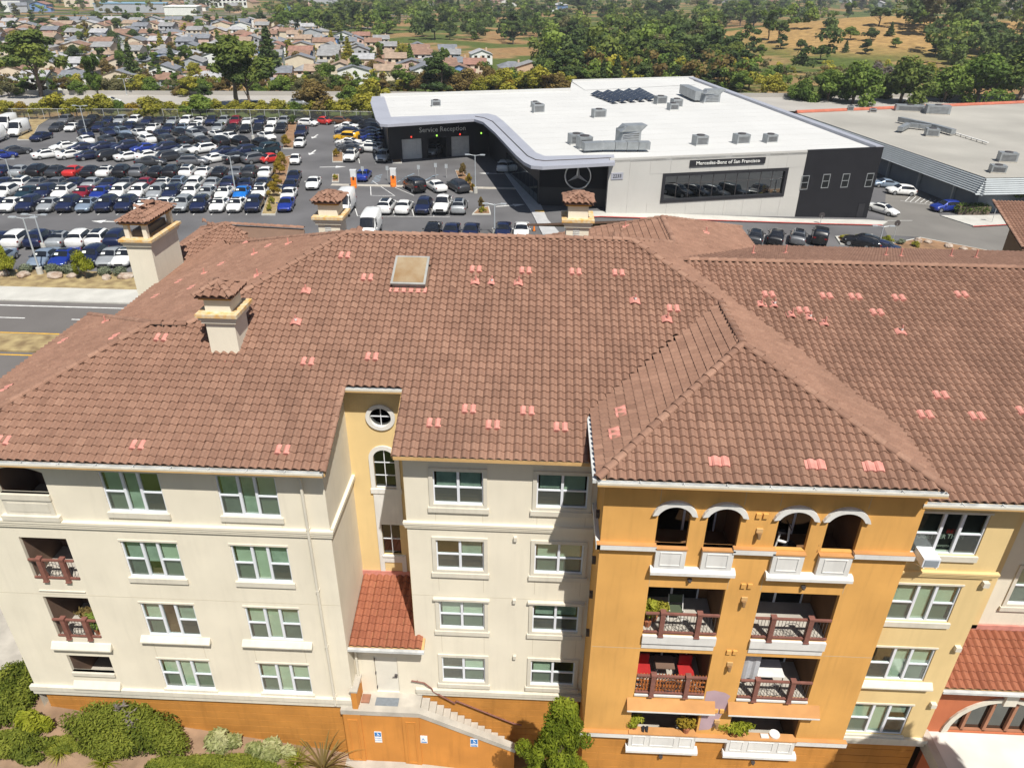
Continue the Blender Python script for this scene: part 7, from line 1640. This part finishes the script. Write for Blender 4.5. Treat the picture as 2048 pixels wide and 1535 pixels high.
# island and forecourt planting
for i, (px, pb, pt, kd, lf, w_) in enumerate(sorted(((573,296,266,'round','gold',.8),(563,336,300,'round','gold',.8),(560,352,318,'round','gold',.8),(554,376,345,'round','gold',.8),(548,395,358,'round','gold',.8),(545,410,390,'shrub','yellow',.7),(540,424,405,'shrub','yellow',.7),(588,250,228,'round','cypress',1.0),(673,315,295,'shrub','gold',.8),(791,315,294,'round','lime',.7),(671,360,350,'shrub','yellow',1.0),(925,355,322,'round','brown',.6),(938,372,343,'round','gold',.55),(945,382,365,'shrub','gold',.8),(962,420,390,'round','brown',.5),(965,426,415,'shrub','yellow',1.2),(1690,482,474,'shrub','yellow',1.8),(1720,480,472,'shrub','yellow',1.6),(1772,489,468,'shrub','lime',1.2),(1800,490,480,'shrub','sage',1.4),(1830,495,484,'shrub','yellow',1.4)))):
    tree_px(px, pb, pt, kd, f'planted {("golden" if lf == "gold" else "green")} shrub in a kerbed island, {ordn(i+1)} from left', lf, w_, 'forecourt planting', 'shrub')
for i, (px, pb, pt) in enumerate(((17, 556, 485), (173, 560, 494))): tree_px(px, pb, pt, 'round', f'small staked street tree on the verge, {("left","right")[i]} of the two', 'lime', .62)
# clipped hedge and trees by the grey store
g = G(1943, 428); r = root('clipped_hedge', g, 'clipped rounded hedge at the corner of the grey store', 'hedge'); hb = [(-1.4, 0, .9, 1.5, .9, .9), (0, 0, .9, 1.5, .9, .95), (1.4, 0, .9, 1.4, .9, .9)]; me = leaves(51, hb, 2600, .16, .2); me.materials.append(LM['green']); new_obj('foliage', me, r); mb = MB(); mb.box(-2.4, -.6, 0, 2.4, .6, 1.35); mb.build('core', M_BARK, r)
tree_px(2052, 428, 352, 'pine', 'pine at the right edge in front of the grey store', 'green', 1.1); tree_px(2040, 432, 405, 'shrub', 'low dark shrubs under the pine at the right edge', 'cypress', 1.4)
# verge boulders and sage bushes
M_ROCK = pmat('boulder', (.33,.22,.15), .9, .25, 1.5, .5, 6, hue=(.36,.31,.26))
def rock_mesh(seed):
    r = random.Random(seed); bm = bmesh.new(); bmesh.ops.create_icosphere(bm, subdivisions=2, radius=1)
    for v in bm.verts: v.co *= r.uniform(.82, 1.12); v.co.z *= .62
    me = bpy.data.meshes.new('boulder'); bm.to_mesh(me); bm.free(); me.materials.append(M_ROCK); return me
ROCKS = [rock_mesh(s) for s in (1, 2, 3)]
for i, (px, py, s_) in enumerate(((8,553,.7),(48,555,.75),(112,556,.9),(147,556,.6),(215,560,.6),(252,558,.8),(1835,485,.7),(1855,488,.6),(1895,496,.7),(1925,502,.6),(1945,507,.7))):
    g = G(px, py); o = new_obj('boulder', ROCKS[i % 3]); o.location = (g.x, g.y, g.z+.3); o.scale = (s_, s_*.8, s_*.8); o.rotation_euler = (0, 0, i*1.3); tag(o, f'rounded brown boulder, {ORD[i]} from left along the planted verges', 'boulder', 'verge boulders')
SAGE = leaves(61, [(0, 0, .45, .62, .62, .45), (.2, .1, .5, .5, .5, .4)], 700, .10, .3); SAGE.materials.append(LM['sage'])
for i, (px, py) in enumerate(((12,545),(52,548),(107,547),(136,548),(157,549),(211,552),(240,553))):
    g = G(px, py); o = new_obj('sage_bush', SAGE); o.location = (g.x, g.y, g.z+.05); o.rotation_euler = (0, 0, i); o.scale = (1.15,)*3; tag(o, f'round grey-green bush behind the boulders, {ORD[i]} from left on the verge', 'bush', 'sage bushes')
# ---- front garden
def mound(name, cx, cy, rx, ry, h, n, size, leaf, label, cat='shrub', seed=1, nb=14, up=.6, asp=2.3, zoff=0.0):
    r = random.Random(seed); z = gz(cx, cy)+zoff; o = root(name, (cx, cy, z), label, cat, None); B = []
    for i in range(nb):
        a = r.uniform(0, 6.28); d = math.sqrt(r.uniform(0, 1))*.8; x, y = d*rx*math.cos(a), d*ry*math.sin(a); hh = h*(1-.55*d*d)*r.uniform(.8, 1.1); B.append((x, y, gz(cx+x, cy+y)-z-zoff+hh*.55, rx*.34, ry*.40, hh*.55))
    me = leaves(seed, B, n, size, up, asp); me.materials.append(LM[leaf]); new_obj('foliage', me, o)
    mb = MB(); rr = random.Random(seed)
    for b in B[:7]: mb.tube((b[0]*.3, b[1]*.3, 0), (b[0], b[1], b[2]), .03, .012, 5)
    mb.build('stems', M_BARK, o); return o
mound('juniper', -16.35, 18.75, 2.5, 1.0, 1.75, 30000, .062, 'juniper', 'large spreading juniper mound in front of the ochre base wall', seed=71, nb=34)
mound('dead_twigs', -16.2, 18.95, .8, .35, 1.95, 420, .10, 'bare', 'patch of dead grey twigs on top of the large juniper', 'twigs', seed=79, nb=5, asp=4.0)
mound('juniper', -21.9, 19.6, 1.3, 2.2, 1.2, 20000, .062, 'juniper', 'juniper bank around the left corner of the building', seed=72, nb=24)
mound('juniper', -20.3, 17.75, 1.5, .7, .75, 11000, .062, 'juniper', 'low juniper at the bottom left below the lime bush', seed=73, nb=16)
mound('ground_cover', -11.6, 18.25, 2.3, .55, .55, 13000, .058, 'juniper', 'low green ground cover right of the large juniper', 'ground cover', seed=74, nb=24)
mound('juniper', -9.6, 18.1, 1.2, .45, .45, 6000, .058, 'juniper', 'low green ground cover ending near the grass tuft', 'ground cover', seed=78, nb=12)
mound('ground_cover', -14.0, 17.95, 1.3, .5, .5, 7000, .058, 'juniper', 'low green ground cover directly below the large juniper right side', 'ground cover', seed=66, nb=12)
mound('ground_cover', -18.4, 18.1, .9, .45, .45, 4000, .058, 'juniper', 'small green ground cover patch between lime bush and large juniper', 'ground cover', seed=67, nb=8)
mound('lime_bush', -20.0, 18.75, .75, .45, 1.0, 2200, .12, 'lime', 'bright lime bush left of the large juniper', seed=75, nb=9)
mound('variegated_bush', -12.65, 19.15, .7, .45, 1.0, 1700, .14, 'varieg', 'left one of two pale variegated bushes by the ochre wall', seed=76, nb=8); mound('variegated_bush', -10.75, 19.15, 1.0, .45, 1.0, 2200, .14, 'varieg', 'right one of two pale variegated bushes by the ochre wall', seed=77, nb=9)
def blades(name, cx, cy, n, L_, w_, leaf, label, seed, spread=1.0, z=None):
    r = random.Random(seed); V = []; Fs = []; T = []; z = gz(cx, cy) if z is None else z
    for i in range(n):
        a = r.uniform(0, 6.28); el = r.uniform(.35, 1.3)/spread; l = L_*r.uniform(.6, 1.1); d = Vector((math.cos(a), math.sin(a), 0)); sd = Vector((-d.y, d.x, 0))*w_*r.uniform(.7, 1.2); p = d*.05; t = r.random(); pr = None
        for k in range(5):
            e = el-1.0*(k/4)**2*spread*.9; q = p+(d*math.cos(e)+Vector((0,0,1))*math.sin(e))*l/4; wk = 1-(k+1)/5.2; b = len(V); w0 = 1-k/5.2
            V.extend([tuple(p-sd*w0), tuple(p+sd*w0), tuple(q+sd*wk), tuple(q-sd*wk)]); Fs.append((b, b+1, b+2, b+3)); T.append(clamp(t*.7+.15+.1*k/4, 0, 1)); p = q
    me = bpy.data.meshes.new('leaves'); me.from_pydata(V, [], Fs); at = me.attributes.new('tone', 'FLOAT', 'FACE'); at.data.foreach_set('value', T); me.materials.append(LM[leaf]); me.update()
    o = new_obj(name, me); o.location = (cx, cy, z); return tag(o, label, 'plant')
blades('flax_plant', -8.45, 18.95, 52, 1.6, .05, 'brown', 'big spiky flax plant at the corner of the stair wall', 81)
blades('grass_tuft', -9.6, 18.95, 140, .75, .016, 'lime', 'bright grass tuft left of the flax plant', 82); blades('grass_tuft', -18.6, 17.9, 130, .6, .016, 'lime', 'bright grass tuft below the large juniper on its left', 83); blades('grass_tuft', -16.8, 17.75, 150, .6, .016, 'lime', 'bright grass tuft below the middle of the large juniper', 84); blades('grass_tuft', -8.5, 18.5, 70, .35, .02, 'lime', 'small lime tuft under the spiky flax plant', 85)
M_BED = pmat('bed_soil', (.25,.165,.105), .95, .25, 1.2, .5, 14, space='World', detail=9)
mb = MB()
for i in range(40):
    x0, x1 = -24+i*.45, -24+(i+1)*.45
    for j in range(14): y0, y1 = 13.2+j*.5, 13.7+j*.5; mb.face([(x0, y0, gz(x0, y0)+.02), (x1, y0, gz(x1, y0)+.02), (x1, y1, gz(x1, y1)+.02), (x0, y1, gz(x0, y1)+.02)])
structure(mb.build('planting_bed', M_BED))
grid_sheet('front_walk', -7.6, 14, 10, YW+.02, 1.2, M_CONC, .03)
# tree at the foot of the steps
p = Vector((1.35, 17.4, gz(1.35, 17.4))); r = root('feathery_tree', p, 'feathery bright green young tree at the foot of the steps', 'tree'); rr = random.Random(5); B = []
for i in range(80): z = rr.uniform(1.3, 7.7); Rm = 1.75*max(.06, 1-((z-3.6)/4.3)**2); a = rr.uniform(0, 6.28); d = Rm*rr.uniform(.15, .95); B.append((d*math.cos(a), d*math.sin(a)*.55, z, rr.uniform(.25, .45), rr.uniform(.2, .35), rr.uniform(.28, .5)))
me = leaves(91, B, 30000, .06, .3, 3.0, .5); me.materials.append(leaf_mat('feathery_leaf', (.09,.125,.008), (.19,.235,.016), (.31,.34,.035))); new_obj('crown', me, r); new_obj('trunk', trunk_mesh(92, 7.4, .08, [(b[0], b[1], b[2]) for b in B[:16]], .02), r)
# tall tree in front of the right corner (outside the frame; the photograph shows its shadow on the base)
p = Vector((17.5, 11.5, gz(17.5, 11.5))); r = root('broadleaf_tree', p, 'tall street tree whose shadow falls on the right corner base', 'tree', None); rr = random.Random(8); B = [(rr.uniform(-1.7, 1.7), rr.uniform(-1.2, 1.2), rr.uniform(16.2, 18.8), .7, .7, .6) for _ in range(14)]; me = leaves(93, B, 4200, .24, .3, 2.4); me.materials.append(LM['green']); new_obj('crown', me, r); new_obj('trunk', trunk_mesh(94, 17.8, .2, [(b[0], b[1], b[2]) for b in B[:8]], .01), r)
# ---- signs on the stair wall
M_SIGNB = pmat('sign_blue', (.02,.17,.46), .5, .05, 3); M_SIGNW = pmat('sign_white', (.74,.74,.72), .5, .04, 3)
def wall_sign(x, z, w_, h, kind, label):
    o = Vector((x, YW-.012, z)); r = root('wall_sign', o, label, 'sign'); m = MB(); m.box(-w_/2, -.02, -h/2, w_/2, 0, h/2); m.build('plate', M_SIGNW, r)
    if kind in (1, 3):
        zt = h/2-.03; zb2 = zt-w_*.86; m = MB(); m.box(-w_/2+.02, -.026, zb2, w_/2-.02, -.0205, zt); m.build('blue_field', M_SIGNB, r); c = Vector((0, -.03, (zt+zb2)/2)); m = MB(); q = w_*.9
        pr = None
        for k in range(12): a = -2.6+k*.42; pt = c+Vector((-.02*q+.20*q*math.cos(a), 0, -.11*q+.20*q*math.sin(a))); (m.tube(pr, pt, .022*q, n=5) if pr is not None else None); pr = pt
        for a, b in (((-.06, .30), (-.04, .05)), ((-.04, .05), (.12, .04)), ((.12, .04), (.2, -.16)), ((.2, -.16), (.27, -.14)), ((-.05, .17), (.1, .17))): m.tube(c+Vector((a[0]*q, 0, a[1]*q)), c+Vector((b[0]*q, 0, b[1]*q)), .028*q, n=5)
        m.tube(c+Vector((-.06*q, -.004, .36*q)), c+Vector((-.06*q, .004, .36*q)), .055*q, n=10); m.build('wheelchair_symbol', M_SIGNW, r)
        if kind == 1: text_mesh('VAN', .13, M_SIGNB, 'lettering', r, (0, -.022, zb2-.13), (1,0,0), (0,0,1), (0,-1,0), (0,0,0), .002); text_mesh('ACCESSIBLE', .055, M_SIGNB, 'lettering', r, (0, -.022, zb2-.26), (1,0,0), (0,0,1), (0,-1,0), (0,0,0), .002)
        else: m = MB(); m.box(-w_/2+.03, -.026, -h/2+.02, w_/2-.03, -.0205, -h/2+.13); m.build('blue_field', M_SIGNB, r); text_mesh('ONLY', .09, M_SIGNW, 'lettering', r, (0, -.028, -h/2+.075), (1,0,0), (0,0,1), (0,-1,0), (0,0,0), .002)
    else: text_mesh('A', .22, M_SIGNB, 'lettering', r, (-.03, -.022, .0), (1,0,0), (0,0,1), (0,-1,0), (0,0,0), .002); m = MB(); m.box(-w_/2+.03, -.025, -h/2+.04, w_/2-.03, -.0205, -h/2+.10); m.build('text_bar', M_SIGNB, r)
wall_sign(-6.12, .16, .30, .68, 1, 'tall blue and white wheelchair sign left on the ochre wall'); wall_sign(-4.2, .14, .29, .46, 2, 'small white notice in the middle of the ochre wall'); wall_sign(-2.1, .07, .32, .50, 3, 'blue wheelchair sign at right below the sloping cap')
o = MB().box(-6.2, 19.72, 1.745, -5.25, 20.2, 1.76).build('door_mat', pmat('mat', (.16,.18,.20), .9, .1, 8)); tag(o, 'grey door mat on the landing before the white door', 'mat')
# ---- things on the balconies
M_REDF = pmat('red_fabric', (.36,.015,.015), .8, .1, 4)
yb = YO+.75
for i, x in enumerate((4.35, 5.95)):
    r = root('red_chair', (x, yb, 4.9), f'red chair on the lattice balcony, {("left","right")[i]} of the two', 'chair', 'red chairs'); m = MB(); m.box(-.28, -.28, .40, .28, .28, .48); m.build('seat', M_REDF, r); m = MB(); m.box(-.24, .22, .48, .24, .30, .95); m.build('backrest', M_REDF, r)
    for a in (-.24, .24):
        for b in (-.24, .24): m = MB(); m.tube((a, b, 0), (a, b, .4), .02, n=6); m.build('leg', M_METAL, r)
def table(x, y, z, w_, d_, h, mat, label):
    r = root('balcony_table', (x, y, z), label, 'table'); m = MB(); m.box(-w_/2, -d_/2, h-.04, w_/2, d_/2, h); m.build('top', mat, r)
    for a in (-w_/2+.05, w_/2-.05):
        for b in (-d_/2+.05, d_/2-.05): m = MB(); m.tube((a, b, 0), (a, b, h-.04), .02, n=6); m.build('leg', M_METAL, r)
table(5.15, yb+.1, 4.9, .7, .6, .72, M_DARKIN, 'dark small table between the two red chairs'); table(9.0, YO+.8, 4.87, 1.0, .8, .72, M_WTRIM, 'white table on the balcony right of the lattice one')
r = root('patio_chair', (5.2, yb, 8.02), 'pale folding chair behind the upper left orange balcony rail', 'chair'); m = MB()
for a in (-.25, .25): m.tube((a, -.25, 0), (a, .2, .95), .018, n=6); m.tube((a, .25, 0), (a, -.25, .6), .018, n=6)
m.build('frame', M_WTRIM, r); m = MB(); m.box(-.24, -.22, .42, .24, .2, .45); m.build('seat', LM['sage'], r); m = MB(); m.box(-.24, .16, .6, .24, .2, .95); m.build('backrest', LM['sage'], r)
def potted(x, y, z, h, leaf, label, seed, n=350, sp=1.0):
    r = root('potted_plant', (x, y, z), label, 'plant'); m = MB(); m.tube((0, 0, 0), (0, 0, .26), .11, .15, 10); m.build('pot', pmat('terracotta_pot', (.36,.13,.06), .8, .1, 4), r); rr = random.Random(seed); me = leaves(seed, [(rr.uniform(-.15, .15)*sp, rr.uniform(-.1, .1), .26+h*rr.uniform(.3, .9), .2*sp, .16, .18) for _ in range(6)], n, .085, .3, 2.4); me.materials.append(LM[leaf]); new_obj('foliage', me, r)
potted(4.2, YO+.35, 8.03, .9, 'lime', 'leafy plant at the left end of the upper orange balcony', 1, 600); potted(4.45, YO+.6, 8.03, .6, 'yellow', 'bushy plant behind the left post of the upper orange balcony', 2, 500, 1.5)
potted(6.15, YO+.02, 2.81, .35, 'gold', 'orange flowering pot on the lower left balcony ledge', 3, 400, 1.2); potted(4.18, YO+.1, 2.81, .2, 'lime', 'small green pot at the left end of the lower ledge', 4, 200); potted(8.0, YO+.02, 2.75, .25, 'lime', 'row of green leaves on the lower right balcony ledge', 5, 500, 2.2)
potted(-17.15, YL+.5, 5.12, .95, 'brown', 'autumn-coloured plant filling the left lower balcony', 6, 1000, 2.4); potted(-16.95, YL+.25, 5.12, .7, 'green', 'green plant in front of the autumn-coloured balcony plant', 7, 500, 1.6)
for i, dx in enumerate((0, .14)): m = MB(); m.prism([(4.47+dx, YO-.08), (4.55+dx, YO-.1), (4.6+dx, YO+.12), (4.55+dx, YO+.16), (4.47+dx, YO+.1)], 2.803, 2.87, 'z'); tag(m.build('shoe', M_BLK), f'dark shoe drying on the lower left balcony ledge, {("left","right")[i]} one', 'shoe', 'pair of shoes')
o = MB().tube((9.55, YO+.1, 2.745), (9.55, YO+.1, 2.80), .2, .2, 16).build('white_plate', M_WTRIM); tag(o, 'round white lid on the lower right balcony ledge', 'lid'); o = MB().box(9.0, YO-.08, 2.745, 9.3, YO+.1, 2.79).build('white_box', M_WTRIM); tag(o, 'small white box beside the round white lid', 'box')
o = MB().tube((9.2, YO+.05, 11.955), (9.2, YO+.05, 12.2), .06, .04, 8).tube((9.2, YO+.05, 12.2), (9.2, YO+.05, 12.3), .055, .05, 8).build('bottle', pmat('amber', (.25,.10,.04), .3, .1, 4)); tag(o, 'small brown figurine on the rightmost arch sill', 'figurine')
r = root('exercise_bike', (8.3, YO+.7, 11.2), 'white exercise bike inside the third arch', 'exercise bike'); m = MB(); m.tube((-.3, 0, .05), (.35, 0, .05), .04, n=6); m.tube((-.2, 0, .05), (-.1, 0, .95), .035, n=6); m.tube((.25, 0, .05), (.15, 0, 1.25), .035, n=6); m.tube((-.15, 0, .6), (.22, 0, .5), .05, n=6); m.build('frame', M_WTRIM, r); m = MB(); m.box(-.22, -.1, .95, .05, .1, 1.02); m.build('saddle', M_BLK, r); m = MB(); m.tube((.12, -.25, 1.25), (.12, .25, 1.25), .02, n=6); m.build('handlebar', M_METAL, r); m = MB(); m.tube((.28, -.05, .35), (.28, .05, .35), .24, n=16); m.build('flywheel', M_GRL, r)
r = root('privacy_sheet', (8.1, YO+.35, 5.5), 'grey and white sheet hanging at the left of the lower right balcony', 'sheet'); m = MB()
for k in range(8): x0, x1 = -.35+k*.09, -.35+(k+1)*.09; y0, y1 = .04*math.sin(k*1.7), .04*math.sin((k+1)*1.7); m.face([(x0, y0, 0), (x1, y1, 0), (x1, y1, 1.45), (x0, y0, 1.45)])
m.build('cloth', pmat('grey_cloth', (.42,.43,.45), .9, .1, 3), r)
# window air conditioner on the right section
r = root('air_conditioner', (12.95, YR-.28, 11.42), 'white window air conditioner sticking out of the banner window', 'air conditioner'); m = MB(); m.box(-.27, -.26, 0, .27, .36, .34); m.build('casing', M_VINYL, r); m = MB(); m.box(-.22, -.275, .04, .22, -.2605, .29); m.build('grille', M_BLUEG, r)
for x in (-.2, .2): m = MB(); m.tube((x, .3, -.3), (x, -.28, -.02), .018, n=6); m.build('bracket', M_WTRIM, r)
# banner behind the top right window
M_BAN = pmat('banner_black', (.02,.02,.022), .6, .1, 3); o0 = Vector((13.56, YR+.155, 12.35)); r = root('window_banner', o0, 'black sports banner with white lettering inside the top right window', 'banner'); m = MB(); m.box(-.98, 0, -.75, .98, .012, .75); m.build('cloth', M_BAN, r)
text_mesh('TOGETHER', .26, M_LETTER, 'lettering', r, (-.52, -.004, -.22), (1,0,0), (0,0,1), (0,-1,0), (0,0,0), .003, squash=.8); text_mesh('THEM', .26, M_LETTER, 'lettering', r, (.32, -.004, -.2), (1,0,0), (0,0,1), (0,-1,0), (0,0,0), .003, squash=.8); text_mesh('BE!', .24, M_REDF, 'lettering', r, (.12, -.004, .02), (1,0,0), (0,0,1), (0,-1,0), (0,0,0), .003); text_mesh('TOYOTA', .12, M_LETTER, 'lettering', r, (.0, -.004, -.6), (1,0,0), (0,0,1), (0,-1,0), (0,0,0), .003)
# gable of a neighbouring house at the right edge
q0 = at_z(2012, 480, 8.6); N0 = Vector((q0.x, q0.y, gz(q0.x, q0.y))); r = root('neighbour_house', N0, 'brown wall and tiled roof corner at the right edge behind the ridge', 'building')
mb = MB(); mb.box(q0.x+1.5, q0.y-1.6, -4, q0.x+14, q0.y+2.4, 8.9); mb.build('wall', pmat('brown_stucco', (.30,.18,.10), .9, .08, 1), r, N0)
pl = [Vector((q0.x-.6, q0.y-3.4, 9.0)), Vector((q0.x+14, q0.y-3.4, 9.0)), Vector((q0.x+14, q0.y+2.6, 11.3)), Vector((q0.x-.6, q0.y+2.6, 11.3))]
B0s = B0.copy(); B0 = N0; DKR = deck.__globals__; mb = MB(); mb.face(pl); mb.face([p-Vector((0,0,.15)) for p in pl]); dk = mb.build('roof', M_TILE, r, N0); lay_tiles(Slope(pl[0], (1,0,0), (0,6,2.3)), pl, dk, M_TILE); ridge_caps(pl[0], pl[3], dk); B0 = B0s

# ================================================================= air
mb = MB(); mb.box(-1000, -60, -9, 1200, 2700, 75)
hz = mb.build('haze', bpy.data.materials.new('haze_air')); hz['kind'] = 'stuff'; hz['label'] = 'thin pale haze over the distance'; hz['category'] = 'haze'
hm_ = hz.data.materials[0]; hm_.use_nodes = True; N, L = nodes_of(hm_); N.remove(N['Principled BSDF']); pv = N.new('ShaderNodeVolumePrincipled'); pv.inputs['Color'].default_value = (.84,.89,.96,1); pv.inputs['Density'].default_value = 0.0002; pv.inputs['Anisotropy'].default_value = .2; L.new(pv.outputs[0], N['Material Output'].inputs['Volume'])
